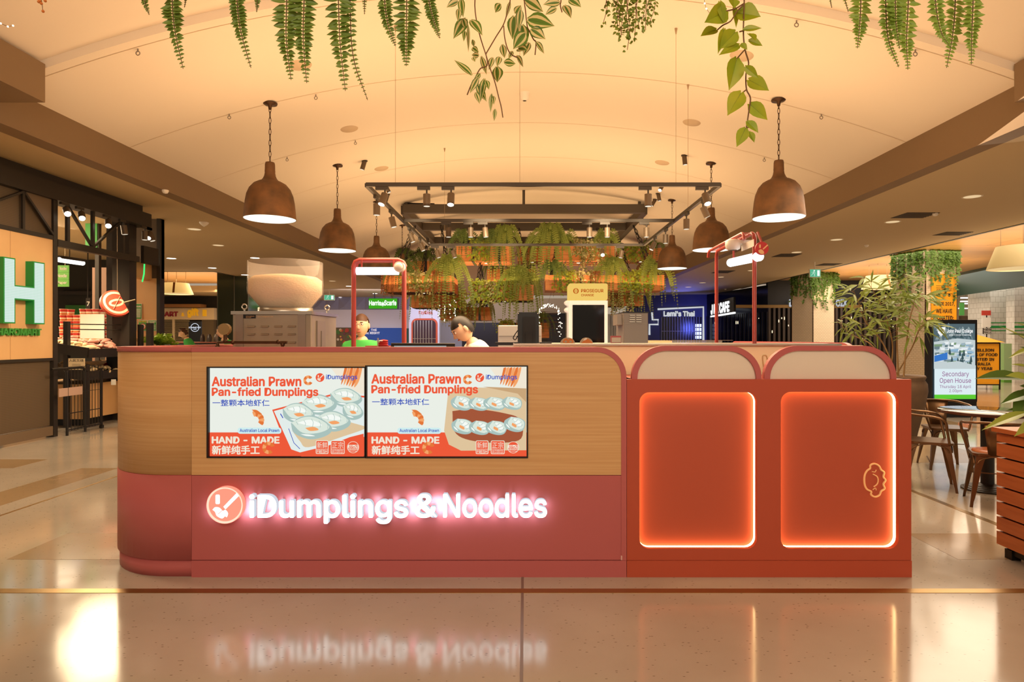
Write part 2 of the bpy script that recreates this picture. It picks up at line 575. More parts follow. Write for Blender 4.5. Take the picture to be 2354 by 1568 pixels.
BX0, BX1 = -5.77, 5.56
v = MB().use(white_paint, True)
xs = [BX0 + (BX1 - BX0) * i / 48 for i in range(49)]
ys = [6.93, 26]
v.add([(x, y, vault(x)) for y in ys for x in xs], [(i, i + 1, 50 + i, 49 + i) for i in range(48)])
v.add([(x, 6.93, vault(x) + d) for d in (0.0, 0.14) for x in xs], [(i, i + 1, 50 + i, 49 + i) for i in range(48)], False)
struct('ceiling', v)
v = MB().use(white_paint, True)
v.add([(x, y, vault(x) + 0.1) for y in (-6, 6.95) for x in xs], [(i, i + 1, 50 + i, 49 + i) for i in range(48)])
struct('ceiling', v)
v = MB().use(mat('ceiling_joint', '#CDB493', 0.8), True)
for y in (7.06, 9.2, 11.35, 13.5, 15.65, 17.8, 19.95, 22.1, 24.2):
    v.add([(x, y + d, vault(x) - 0.004) for d in (0, 0.007) for x in xs], [(i, i + 1, 50 + i, 49 + i) for i in range(48)])
struct('ceiling_joint_lines', v)
for nm, x0, x1 in (('trim_6', BX0 - 0.25, BX0), ('trim_7', BX1, BX1 + 0.25)):
    b = MB().use(beam_paint)
    b.box(x0, x1, 6.93, 34, HS, 4.6)
    struct(nm, b)
for nm, x0, x1 in (('trim_8', BX0 - 0.3, -5.25), ('trim_9', 5.35, BX1 + 0.3)):
    b = MB().use(beam_paint)
    b.box(x0, x1, -6, 6.9, 4.0, 4.42)
    struct(nm, b)
b = MB().use(grey_paint)
b.box(-24, BX0 - 0.25, -6, 22.4, HS, HS + 0.3)
b.box(-11.0, BX0 - 0.25, 22.4, 42, HS, HS + 0.3)
b.box(-24, -11.0, 29.5, 42, HS - 0.2, HS + 0.1)
struct('ceiling_left', b)
b = MB().use(grey_paint)
b.box(BX1 + 0.25, 10.25, -6, 42, HS, HS + 0.3)
struct('ceiling_right', b)
b = MB().use(boards)
b.box(10.32, 22, -6, 30, 4.0, 4.1)
struct('ceiling_timber_right', b)
b = MB().use(boards)
b.box(-24, -11.05, 22.4, 29.6, 4.0, 4.1)
struct('ceiling_timber_left', b)
b = MB().use(black_metal)
b.box(10.25, 10.33, -6, 30, HS - 0.01, 4.05)
b.box(-11.06, -11.0, 22.4, 30, HS - 0.01, 4.05)
b.box(-24, -11.0, 22.36, 22.42, HS - 0.01, 4.05)
struct('trim_10', b)
b = MB().use(mat('far_wall_paint', '#B9AAA8', 0.7))
b.box(BX0, BX1, 26, 26.2, 3.2, 5.4)
struct('wall_back', b)

# ------------------------------------------------------------------ kiosk counter
K0 = 3.75
kp = pxf(K0)
ax, ar = -2.13, 0.54                           # where the rounded corner starts, its radius
def corner(off, n=14, x_end=None, y_end=7.2):
    """plan outline of the counter, off metres inside its face: from the seam round the corner and back"""
    r = ar - off
    p = [(X(440, K0), K0 + off)]
    p += [(ax - r * sin(pi / 2 * i / n), K0 + ar - r * cos(pi / 2 * i / n)) for i in range(n + 1)]
    return p + [(ax - r, y_end)]


def wrap(mb, off, z0, z1, th=0.1):
    o, i = corner(off), corner(off + th)
    n = len(o)
    vs = [(x, y, z) for z in (z0, z1) for x, y in o] + [(x, y, z) for z in (z0, z1) for x, y in i]
    fs = []
    for k in range(n - 1):
        fs += [(k + 1, k, n + k, n + k + 1), (2 * n + k, 2 * n + k + 1, 3 * n + k + 1, 3 * n + k),
               (n + k, 2 * n + n + k, 3 * n + k + 1, n + k + 1), (k, k + 1, 2 * n + k + 1, 2 * n + k)]
    mb.add(vs, fs)
    mb.quad((*o[0], z0), (*i[0], z0), (*i[0], z1), (*o[0], z1))
    mb.quad((*o[-1], z0), (*i[-1], z0), (*i[-1], z1), (*o[-1], z1))


ZT, ZW, ZM, ZP = Z(798, K0), Z(809.5, K0), Z(1092, K0), Z(1288, K0)
kc = thing('serving_counter', 'curved wooden and red food kiosk counter with two menu screens', 'counter', (-1.0, K0, 0))
b = MB().use(bamboo, True)
wrap(b, 0.002, ZM, ZW)
b.build('curved_wood_panel', kc)
def arch_corner(x1, z0, z1, r, n=10):          # bottom right corner up and round the upper right corner
    return [(x1, z0)] + [(x1 - r + r * cos(pi / 2 * i / n), z1 - r + r * sin(pi / 2 * i / n)) for i in range(n + 1)]


XS, XR = X(440.7, K0), X(1428, K0)
SCR = ((478, 839.5, 845, 1050.5), (842, 1212, 842, 1051))
b = MB().use(bamboo)
hole = [(X(476, K0), Z(1052, K0)), (X(1214, K0), Z(1052, K0)), (X(1214, K0), Z(841, K0)), (X(476, K0), Z(845, K0))]
b.poly([[(XS, ZM)] + arch_corner(XR, ZM, ZW, 0.147) + [(XS, ZW)], hole], fr(K0), 0.1)
b.build('front_wood_panel', kc)
b = MB().use(red_paint, True)
wrap(b, 0.0, ZP, ZM - 0.003)
b.build('curved_red_panel', kc)
b = MB().use(red_paint)
b.box(XS, XR, K0, K0 + 0.1, ZP + 0.002, ZM - 0.003)
b.build('front_red_panel', kc)
b = MB().use(red_paint, True)
wrap(b, 0.012, 0, ZP - 0.006)
b.box(XS, X(1440, K0), K0 - 0.002, K0 + 0.1, 0, ZP - 0.002)
b.build('plinth', kc)
b = MB().use(red_paint, True)
wrap(b, -0.003, ZW + 0.001, ZT, 0.13)
XO = X(1440, K0)
outer = [(XS, ZW + 0.001)] + arch_corner(XR, ZP, ZW, 0.147)[::-1][:-1] + [(XR, ZP), (XO, ZP)] + arch_corner(XO, ZP, ZT, 0.175)[1:] + [(XS, ZT)]
b.poly(outer, lambda u, v_, w: (u, K0 - 0.004 + w, v_), 0.13)
b.build('top_trim', kc)
b = MB().use(red_paint)
b.box(-2.66, 0.59, 7.12, 7.2, 0, 1.12)
b.box(-1.9, 0.55, 3.86, 4.5, 0.86, 0.9)
b.box(-2.56, -2.0, 4.3, 7.1, 0.86, 0.9)
b.box(-2.5, -1.9, 6.2, 7.1, 0, 0.86)
b.build('rear_counter', kc)
b = MB().use(mat('scuffed_seam', '#D8A9A0', 0.6))
b.box(X(1427, K0), X(1430, K0), K0 - 0.006, K0, Z(1287, K0), Z(1277, K0))
b.build('scuff_mark', kc)

# display unit on the right with two lit panels
du = thing('display_unit', 'orange red display unit with two glowing recessed panels beside the counter', 'counter', (1.5, K0, 0))
HOLES = ((1470, 1740, 902, 1262), (1795, 2066, 901, 1262))
Z2 = Z(872, K0)
X3, X4 = X(1441, K0), X(2095, K0)
hl = [rrect(X(a, K0), X(b_, K0), Z(d, K0), Z(c, K0), 0.06) for a, b_, c, d in HOLES]
b = MB().use(red_deep)
b.poly([[(X3, ZP), (X4, ZP), (X4, Z2), (X3, Z2)]] + hl, fr(K0), 0.03)
b.box(X3, X4, K0 + 0.075, K0 + 0.12, ZP, Z2)
b.box(X3, X3 + 0.03, K0 + 0.03, 5.2, ZP, Z2)
b.box(X4 - 0.03, X4, K0 + 0.03, 7.2, ZP, Z2)
b.box(0.6, X4 - 0.04, 7.12, 7.2, 0, 1.12)
b.box(X3, X4, K0 + 0.03, K0 + 0.5, Z2 - 0.03, Z2)
b.build('cabinet_body', du)
b = MB().use(red_deep)
b.box(X3, X4 + 0.002, K0 - 0.002, K0 + 0.08, 0, ZP - 0.002)
b.box(X4 - 0.05, X4 + 0.002, K0 + 0.08, 7.2, 0, ZP - 0.002)
b.build('plinth', du)
led = glow('amber_led_strip', (1.0, 0.62, 0.26), 9.0)
cream_line = mat('cream_print', '#F0BE86', 0.5)
for k, (a, b_, c, d) in enumerate(HOLES):
    p = MB().use(mat('lightbox_face', '#B24E34', 0.4))
    p.box(X(a, K0) - 0.005, X(b_, K0) + 0.005, K0 + 0.06, K0 + 0.075, Z(d, K0) - 0.005, Z(c, K0) + 0.005)
    po = p.build('recessed_panel', du)
    e = MB().use(led, True)
    l = hl[k]
    n = len(l)
    e.add([(u, K0 + w, z) for w in (0.031, 0.059) for u, z in l], [(i, i + n, (i + 1) % n + n, (i + 1) % n) for i in range(n)])
    e.build('led_strip', po)
    if k == 1:                                  # line drawing of a folded dumpling
        t = MB().use(cream_line)
        L = lambda pts, r=0.006: t.tube([(X(x, K0 + 0.06), K0 + 0.0595, Z(y, K0 + 0.06)) for x, y in pts], r, 6)
        sp2 = lambda pts: [(q.x, q.y) for q in spline([(x, y, 0) for x, y in pts], 5)]
        L(sp2([(2000, 1077), (2001, 1069), (2010, 1066), (2020, 1071), (2025, 1080), (2032, 1086), (2030, 1096), (2035, 1104), (2030, 1113), (2033, 1123), (2025, 1129), (2021, 1138), (2011, 1142), (2002, 1137), (2003, 1130)]))
        L(sp2([(2000, 1077), (1992, 1083), (1987, 1095), (1987, 1112), (1992, 1124), (2003, 1130)]))
        L(sp2([(2004, 1084), (2011, 1085), (2014, 1080)]), 0.003)
        L(sp2([(2006, 1090), (2016, 1096), (2018, 1106), (2015, 1114), (2008, 1119)]), 0.004)
        L(sp2([(2006, 1126), (2012, 1122), (2014, 1127)]), 0.003)
        t.build('dumpling_drawing', po)
# arched guards above the display unit
frost = mat('frosted_acrylic', '#FFF4E4', 0.42, trans=0.4, ior=1.2)
for k, (a, b_) in enumerate(((1453, 1752), (1759, 2063))):
    t = thing('arched_guard', ['left of the two red arched frames with frosted pane on the display unit', 'right of the two red arched frames with frosted pane on the display unit'][k],
              'sneeze guard', (X((a + b_) / 2, K0 + 0.03), K0 + 0.03, Z2), group='arched guards')
    Yg = K0 + 0.01
    def arch(x0, x1, z1, r, n=12):
        return [(x0, Z2)] + [(x1, Z2)] + [(x1 - r + r * cos(pi / 2 * i / n), z1 - r * 0.92 + r * 0.92 * sin(pi / 2 * i / n)) for i in range(n + 1)] + \
               [(x0 + r - r * sin(pi / 2 * i / n), z1 - r * 0.92 + r * 0.92 * cos(pi / 2 * i / n)) for i in range(n + 1)]
    o_, i_ = arch(X(a, K0), X(b_, K0), Z(795, K0), 0.2), arch(X(a + 13, K0), X(b_ - 12, K0), Z(806.5, K0), 0.178)
    fm = MB().use(red_paint)
    fm.poly([o_[1:] + [o_[0]] + i_[:1] + i_[1:][::-1]], fr(Yg), 0.04)
    fm.build('arch_frame', t)
    g = MB().use(frost)
    g.poly(i_, fr(Yg + 0.015), 0.008)
    g.build('frosted_pane', t)
# chilled case behind the arches
t = thing('chilled_case', 'cream glass topped chilled case standing behind the red arches', 'display case', (1.2, 4.25, 0))
b = MB().use(cream)
b.box(X(1180, 4.3), X(1985, 4.3), 4.3, 4.36, 1.12, 1.372)
b.build('cream_front', t)
b = MB().use(mat('case_gap', '#6E3A2E', 0.6))
b.box(X(1180, 4.3), X(1985, 4.3), 4.34, 5.3, 0.0, 1.12)
b.build('base', t)
b = MB().use(steel)
b.box(X(1180, 4.3), X(1930, 4.3), 4.27, 5.25, 1.372, 1.384)
b.build('steel_top', t)
b = MB().use(mat('case_outline', '#C9A877', 0.5))
b.tube(spline([AT(1757, 852, 4.296), AT(1753, 822, 4.296), AT(1757, 817, 4.296), AT(1763, 821, 4.296), AT(1767, 852, 4.296)], 4), 0.004, 6)
b.build('printed_outline', t)
# rounded red side panel seen past the right hand arch
b = MB().use(red_paint)
pr = [(4.3, Z2)] + [(7.0 - 0 * i, Z2) for i in range(1)] + [(7.0 - 0.2 + 0.2 * cos(pi / 2 * i / 8), 1.39 - 0.2 + 0.2 * sin(pi / 2 * i / 8)) for i in range(9)] + \
     [(4.3 + 0.2 - 0.2 * sin(pi / 2 * i / 8), 1.39 - 0.2 + 0.2 * cos(pi / 2 * i / 8)) for i in range(9)]
b.poly(pr, lambda u, v_, w: (X4 - 0.035 + w, u, v_), 0.03)
b.poly([(x + 0.0, z) for x, z in rrect(1.95, X4 - 0.01, 1.0, Z(789, 4.38), 0.16)], fr(4.38), 0.03)
b.build('rounded_side_panel', du)

# ------------------------------------------------------------------ menu screens
scr_white, scr_red = glow('screen_white', '#EAEFE6', 1.0), glow('screen_red', '#EE5A3A', 1.0)
scr_cream, scr_blue = glow('screen_cream', '#F1E6D2', 1.0), glow('screen_blue', '#2447B8', 1.0)
scr_or, scr_or2 = glow('screen_orange', '#F4A468', 1.0), glow('screen_orange_deep', '#E4783A', 1.0)
scr_d1, scr_d2, scr_d3 = glow('screen_dough', '#DCE8DC', 1.0), glow('screen_dough_shade', '#A9C2BC', 1.0), glow('screen_dough_light', '#F6FAF4', 1.0)
scr_wood, scr_wood2, scr_bac = glow('screen_board', '#C9A57A', 1.0), glow('screen_board_light', '#DFC49C', 1.0), glow('screen_crust', '#A4573A', 1.0)
scr_mint = glow('screen_mint', '#CFEDEE', 1.0)
YS = K0 - 0.004


class Flat:
    """layers of flat colour on a screen, each a hair in front of the last"""
    def __init__(s, Y, step=0.00022): s.mb, s.Y, s.st, s.d = MB(), Y, step, 0.0
    def pl(s): return pxf(s.Y, s.d)
    def go(s, m): s.d += s.st; s.mb.use(m); return s
    def poly(s, m, pts): s.go(m); s.mb.poly(pts, s.pl()); return s
    def blob(s, m, pts): return s.poly(m, [(p.x, p.y) for p in spline([(x, y, 0) for x, y in pts + pts[:1]], 5)[:-1]])
    def line(s, m, pts, w):
        pts = [V((x, y)) for x, y in pts]
        l, r = [], []
        for i, p in enumerate(pts):
            d = (pts[min(i + 1, len(pts) - 1)] - pts[max(i - 1, 0)]).normalized()
            n = V((-d.y, d.x)) * w / 2
            l.append(p + n); r.append(p - n)
        s.go(m)
        k = s.pl()
        for i in range(len(pts) - 1):
            s.mb.add([k(q.x, q.y, 0) for q in (l[i], l[i + 1], r[i + 1], r[i])], [(0, 1, 2, 3)], False)
        return s
    def text(s, m, t, x0, x1, ytop, ybase, bold=0.0, k='Inter.woff2'):
        """fits the word between x0 and x1; ytop / ybase are the top and bottom of its ink"""
        s.go(m)
        q = s.pl()
        text(s.mb, t, lambda u, v_, w: q(u, -v_, w), x0, -ybase, x1 - x0, ybase - ytop, bold, k=k)
        return s


def chop_logo(fl, cx, cy, r, disc_m, mark):
    fl.poly(disc_m, disc(cx, cy, r, 28))
    fl.poly(mark, [(cx - .5 * r, cy - .55 * r), (cx - .27 * r, cy - .55 * r), (cx - .27 * r, cy - .02 * r), (cx - .5 * r, cy - .02 * r)])
    fl.poly(mark, [(cx + .63 * r, cy - .68 * r), (cx + .78 * r, cy - .5 * r), (cx + .02 * r, cy + .24 * r), (cx - .1 * r, cy + .1 * r)])
    fl.blob(mark, [(cx - .62 * r, cy + .3 * r), (cx - .45 * r, cy + .12 * r), (cx - .1 * r, cy + .18 * r), (cx + .1 * r, cy + .32 * r), (cx + .12 * r, cy + .68 * r), (cx - .2 * r, cy + .74 * r), (cx - .5 * r, cy + .55 * r)])
    fl.line(disc_m, [(cx - .3 * r, cy + .5 * r), (cx - .02 * r, cy + .2 * r)], r * .07)


def prawn(fl, cx, cy, r, a0=0):
    for i in range(7):
        a = a0 + i * 0.72
        fl.blob(scr_or if i % 2 else scr_or2, [(cx + r * cos(a) * k1, cy + r * sin(a) * k1) for k1 in (0.45, 1)] + [(cx + r * cos(a + .7) * k1, cy + r * sin(a + .7) * k1) for k1 in (1.02, 0.5)])


def stamp(fl, x0, x1, y0, y1, top, bot, box=True):
    fl.poly(scr_cream, rrect(x0, x1, y0, y1, 3))
    fl.poly(scr_red, rrect(x0 + 1.4, x1 - 1.4, y0 + 1.4, y1 - 1.4, 2))
    fl.text(scr_cream, top, x0 + 3, x1 - 3, y0 + 3.5, y0 + 18, 0.0, k=None)
    fl.line(scr_cream, [(x0 + 2, y0 + 20), (x1 - 2, y0 + 20)], 0.8)
    h = (y1 - y0 - 23) / len(bot)
    for i, s_ in enumerate(bot):
        fl.text(scr_cream, s_, x0 + 3, x1 - 3, y0 + 21.8 + i * h, y0 + 20.8 + (i + 1) * h, 0.012)


def potsticker(fl, cx, cy, w, h, a):
    ca, sa = cos(a), sin(a)
    q = lambda x, y: (cx + w * (x * ca - y * sa), cy + h * (x * sa + y * ca))
    fl.blob(scr_d2, [q(-1, -.25), q(-.5, -.75), (q(.2, -.8)), q(.95, -.1), q(.8, .5), q(0, .85), q(-.8, .45)])
    fl.blob(scr_d1, [q(-.98, -.3), q(-.4, -.72), q(.2, -.7), q(.85, -.1), q(.4, .35), q(-.4, .4)])
    fl.blob(scr_d3, [q(-.7, -.3), q(-.1, -.55), q(.5, -.2), q(.0, -.1)])
    fl.blob(scr_or, [q(-.3, .05), q(.1, -.05), q(.35, .15), q(-.05, .25)])
    for k in range(5):                          # pleats along the seam
        u = -.75 + .36 * k
        fl.line(scr_d2, [q(u, -.62 + .12 * abs(k - 2)), q(u + .1, -.38 + .1 * abs(k - 2)), q(u + .08, -.18 + .06 * k)], 1.1)
    fl.blob(scr_d3, [q(-.5, .5), q(-.2, .62), q(.2, .6), q(-.1, .5)])


def menu(x0, x1, y0, y1, right):
    t = thing('menu_screen', ['left menu screen showing dumplings on a tray, set in the wooden counter', 'right menu screen showing eight dumplings on a board, set in the wooden counter'][right],
              'screen', (X((x0 + x1) / 2, K0), K0, Z(y1, K0)), group='menu screens')
    fm = MB().use(black_metal)
    ex = [(X(x0 - 2, K0), Z(y1 + 2, K0)), (X(x1 + 2, K0), Z(y1 + 2, K0)), (X(x1 + 2, K0), Z(y0 - 2, K0)), (X(x0 - 2, K0), Z(y0 - 2, K0))]
    inn = [(X(x0 + 1.5, K0), Z(y1 - 1, K0)), (X(x1 - 1.5, K0), Z(y1 - 1, K0)), (X(x1 - 1.5, K0), Z(y0 + 1, K0)), (X(x0 + 1.5, K0), Z(y0 + 1, K0))]
    fm.poly([ex, inn], fr(K0 - 0.007), 0.06)
    fm.build('bezel', t)
    fl = Flat(YS + 0.02)
    fl.poly(scr_white, [(x0, y0), (x1, y0), (x1, y1), (x0, y1)])
    dx, dy = (365.5, -6) if right else (0, 0)
    xr, yr = x1 - 2, y1 - 1
    fl.blob(scr_cream, [(760 + dx, 845.5), (790 + dx, 880), (xr, 905), (xr, 846)])
    for i in range(6):                          # torn prawn tail in the corner
        fl.blob(scr_or if i % 2 else scr_or2, [(792 + dx + i * 7, 846), (798 + dx + i * 7, 846), (792 + dx + i * 6.5, 868 + i * 2), (784 + dx + i * 6, 884 + i)])
    fl.poly(scr_red, [(x0 + 1, 994), (x1 - 1, 994), (x1 - 1, yr), (x0 + 1, yr)])
    if not right:
        fl.poly(scr_red, [(626, 942), (766, 905), (xr, 910), (xr, 1012), (686, 1047), (664, 1040)])
        fl.poly(glow('screen_tray', '#E3EDEA', 1.0), [(630, 945), (766, 909), (xr, 914), (xr, 1004), (690, 1040), (670, 1033)])
        fl.line(scr_blue, [(645, 951), (651, 961)], 2)
        fl.line(scr_blue, [(664, 985), (676, 1018), (690, 1032)], 1.4)
        fl.blob(scr_wood2, [(672, 990), (740, 960), (832, 978), (xr, 986), (790, 1003), (710, 1028), (690, 1014)])
        for q in ((796, 914, 38, 26, .1), (735, 930, 40, 28, -.1), (812, 945, 25, 24, .2), (688, 950, 38, 28, .1), (768, 968, 40, 28, .0), (718, 982, 48, 32, .05)): potsticker(fl, *q)
        fl.poly(scr_red, [(806, 1004), (xr, 996), (xr, yr), (690, yr)])
    else:
        fl.poly(scr_wood2, [(1030, 905), (1050, 890), (xr, 893), (xr, 1035), (1060, 1036), (1032, 1022), (1021, 990)])
        fl.poly(scr_wood, [(1110, 889), (xr, 893), (xr, 925), (1190, 905)])
        fl.blob(scr_bac, [(1040, 945), (1090, 940), (1160, 950), (1196, 965), (1198, 1008), (1150, 1018), (1080, 1012), (1045, 992)])
        for q in ((1062, 927, 30, 18, .9), (1102, 929, 30, 16, 1.0), (1138, 928, 32, 16, 1.0), (1178, 927, 28, 16, .9), (1064, 980, 30, 19, .9), (1104, 983, 30, 17, 1.0), (1142, 983, 30, 17, 1.0), (1184, 975, 30, 18, 1.0)): potsticker(fl, *q)
    fl.text(scr_red, 'Australian Prawn', 491 + dx, 694 + dx, 866 + dy, 887 + dy, 0.03)
    fl.text(scr_red, 'Pan-fried Dumplings', 491 + dx, 733 + dx, 891 + dy, 914 + dy, 0.03)
    fl.text(scr_blue, '一整颗本地虾仁', 492 + dx, 622 + dx, 918 + dy * .4, 933 + dy * .4, 0.01, k=None)
    prawn(fl, 711 + dx, 874 + dy * .3, 11, 0.6)
    chop_logo(fl, 738 + dx, 867.5, 10, scr_red, scr_cream)
    fl.text(scr_blue, 'iDumplings', 752 + dx, 823 + dx, 861, 874, 0.012)
    for i in range(6):                          # cooked prawn above the caption
        a = -1.9 + i * 0.42
        fl.blob(scr_or2 if i % 2 else scr_or, [(590 + dx + 20 * cos(a) * k1, 965 + 20 * sin(a) * k1) for k1 in (.45, 1)] + [(590 + dx + 20 * cos(a + .4) * k1, 965 + 20 * sin(a + .4) * k1) for k1 in (1, .45)])
    fl.blob(scr_or2, [(582 + dx, 941), (594 + dx, 942), (606 + dx, 952), (594 + dx, 950)])
    fl.poly(scr_mint, rrect(550 + dx, 650 + dx, 982, 996, 6))
    fl.text(scr_blue, 'Australian Local Prawn', 555 + dx, 645 + dx, 984.5, 992, 0.012)
    fl.text(scr_cream, 'HAND - MADE', 492 + dx, 645 + dx, 1003, 1017.5, 0.035)
    fl.text(scr_cream, '新鲜纯手工', 492 + dx, 600 + dx, 1023, 1043, 0.03, k=None)
    prawn(fl, 621 + dx, 1028, 14, 0.9)
    stamp(fl, 729 + dx, 758 + dx, 1011, 1042, '新鲜', ['FRESH'])
    stamp(fl, 763.5 + dx, 795 + dx, 1011, 1042, '正宗', ['AUTHENTIC', 'iDumplings'])
    fl.poly(scr_cream, disc(814.5 + dx, 1026.5, 13.5))
    fl.poly(scr_red, disc(814.5 + dx, 1026.5, 12.4))
    fl.poly(scr_cream, rrect(801.5 + dx, 827.5 + dx, 1021, 1032, 2))
    fl.text(scr_red, 'JiǎoZi', 803.5 + dx, 825.5 + dx, 1022, 1030.5, 0.02)
    fl.text(scr_cream, 'iDumplings', 806 + dx, 823 + dx, 1033.5, 1036.5, 0.01)
    fl.mb.build('picture', t)


menu(*SCR[0], 0)
menu(*SCR[1], 1)

# ------------------------------------------------------------------ lit lettering on the red panel
sg = thing('illuminated_sign', 'white backlit lettering with round red logo on the red counter front', 'sign', (X(870, K0), K0, Z(1205, K0)))
ltr = glow('letter_face', (1, 1, 1), 2.6)
side = glow('letter_return', (0.80, 0.84, 0.95), 0.8)
def letters(word, x0, x1, yt, yb, bold):
    b = MB()
    for flat, m, y, th in ((True, ltr, K0 - 0.052, 0), (False, side, K0 - 0.0515, 0.036)):
        b.use(m)
        text(b, word, lambda u, v_, w: (u, y + w, v_), X(x0, K0 - 0.05), Z(yb, K0 - 0.05), X(x1, K0 - 0.05) - X(x0, K0 - 0.05), (yb - yt) / F * (K0 - 0.05), bold, t=th, flat=flat)
    b.build('lettering', sg)


letters('iDumplings', 575, 937, 1138, 1203, 0.02)
letters('&', 955, 1003, 1137, 1189, 0.018)
letters('Noodles', 1020, 1256, 1137, 1189, 0.018)
cx, cz, rr = X(516.5, K0 - 0.05), Z(1162, K0 - 0.05), 0.108
b = MB().use(glow('logo_coral', (1.0, 0.30, 0.20), 1.15))
b.poly(disc(cx, cz, rr, 48), fr(K0 - 0.05), 0.035)
lo = b.build('logo_disc', sg)
fl = Flat(K0 - 0.051)
m = glow('logo_rim', (1.0, 0.62, 0.46), 1.3)
fl.poly(m, disc(516.5, 1162, 41.6, 48))
fl.poly(MT['logo_coral'], disc(517.5, 1161, 37.5, 48))
w_ = glow('logo_white', (1, 1, 1), 1.6)
r = 42
cx, cy = 516.5, 1162
fl.poly(w_, rrect(cx - 21, cx - 11, cy - 25, cy - 3, 3))
fl.poly(w_, [(cx + 28, cy - 29), (cx + 33, cy - 22), (cx + 2, cy + 9), (cx - 3, cy + 3)])
fl.blob(w_, [(cx - 28, cy + 10), (cx - 22, cy + 4), (cx - 12, cy + 5), (cx - 4, cy + 12), (cx + 2, cy + 10), (cx + 8, cy + 18), (cx + 5, cy + 27), (cx + 1, cy + 25), (cx - 6, cy + 30), (cx - 18, cy + 24), (cx - 22, cy + 15)])
fl.line(MT['logo_coral'], [(cx - 15, cy + 20), (cx - 3, cy + 9)], 1.2)
fl.mb.build('logo_mark', lo)
lamp('sign_halo', 'AREA', (X(870, K0), K0 - 0.05, Z(1166, K0)), 15, (0.60, 0.74, 1.0), 2.0, 0.10, aim=(X(870, K0), K0 + 1, Z(1166, K0)))
# ------------------------------------------------------------------ bell pendants
rust = mat('rusted_copper', '#74502F', 0.65, 0.25, noise=((5, 5, 5), 0.2, '#4E3822'))
lamp_in = glow('pendant_inside', '#FFFDE8', 1.6)


def chain(mb, a, b, link=0.06, r=0.006, w=0.018):
    a, b = V(a), V(b)
    d = b - a
    n = max(1, int(d.length / link))
    d.normalize()
    q = d.to_track_quat('Z', 'Y')
    for i in range(n):
        c = a + (b - a) * (i + 0.5) / n
        ax_ = V((1, 0, 0)) if i % 2 else V((0, 1, 0))
        L_ = (b - a).length / n * 0.62
        mb.tube([c + q @ (ax_ * w * cos(t) + V((0, 0, L_)) * sin(t)) for t in [2 * pi * k / 8 for k in range(8)]], r, 4, closed=True)


def pendant(x, y, label):
    rim = 1.42 + 1.735
    top = vault(x)
    t = thing('bell_pendant_lamp', label, 'pendant lamp', (x, y, rim), group='bell pendant lamps')
    s = 0.365
    b = MB().use(rust, True)
    prof = [(s, 0), (s * .985, .05), (s * .96, .15), (s * .93, .25), (s * .88, .35), (s * .78, .44), (s * .62, .51), (s * .45, .545), (s * .34, .56), (s * .27, .59),
            (s * .22, .63), (s * .195, .68), (s * .2, .70), (s * .195, .72), (s * .19, .80), (s * .17, .83), (0.0, .84)]
    b.lathe(prof, (x, y, rim), 36)
    b.build('shade', t)
    b = MB().use(lamp_in, True)
    b.lathe([(s * .975, 0.004), (s * .95, .1), (s * .9, .2), (0.0, .22)], (x, y, rim), 32)
    b.build('lit_inside', t)
    b = MB().use(bronze, True)
    chain(b, (x, y, rim + .83), (x, y, top - .05), 0.075, 0.005, 0.016)
    b.build('chain', t)
    b = MB().use(bronze, True)
    b.lathe([(0.02, -.09), (0.03, -.03), (0.1, -.02), (0.105, 0.0)], (x, y, top - 0.0), 20)
    b.build('ceiling_rose', t)
    lamp('pendant_light', 'SPOT', (x, y, rim + 0.02), 55, (1.0, 0.80, 0.55), 0.2, aim=(x, y, 0), spot=R(110), blend=0.8)


for sg_, side_ in ((-1, 'left'), (1, 'right')):
    for i, y in enumerate((9.2, 12.5, 15.8, 19.1)):
        pendant(-3.72 if sg_ < 0 else 3.66, y - (0.1 if sg_ > 0 else 0), 'rust brown bell pendant lamp on a chain, %s of the %s row' % (('nearest', 'second', 'third', 'farthest')[i], side_))

# ------------------------------------------------------------------ track lighting
spot_on = glow('spot_on', (1.0, 0.93, 0.8), 9.0)
spot_dim = glow('spot_lens', '#F6EAD2', 1.0)
KT = 1.28
T0, T1, TM, TX0, TX1, TH = 6.0 * KT, 9.85 * KT, 7.82 * KT, -1.512 * KT, 1.857 * KT, 1.42 + 1.462 * KT
t = thing('lighting_track', 'dark rectangular lighting track hung on thin wires over the kiosk', 'light track', (0, TM, TH))
for nm, a, b_ in (('front_rail', (TX0, T0), (TX1, T0)), ('left_rail', (TX0, T0 + .02), (TX0, T1)), ('right_rail', (TX1, T0 + .02), (TX1, T1)), ('rear_rail', (TX0, T1), (TX1, T1)),
                  ('cross_rail', (TX0, TM), (TX1, TM))):
    b = MB().use(dark_metal)
    b.bar((*a, TH), (*b_, TH), 0.044, 0.046)
    b.build(nm, t)
wire = mat('steel_wire', '#A89070', 0.4, 0.6)
for x, y in ((X(909, T0), T0), (X(1195, T0), T0), (X(1554, T0), T0), (X(1022, T1), T1), (TX1, 9.2)):
    b = MB().use(wire)
    b.cyl((x, y, TH), (x, y, vault(x)), 0.0025, 5)
    b.lathe([(0.018, 0), (0.006, -.07)], (x, y, vault(x)), 8)
    b.build('hanging_wire', t)


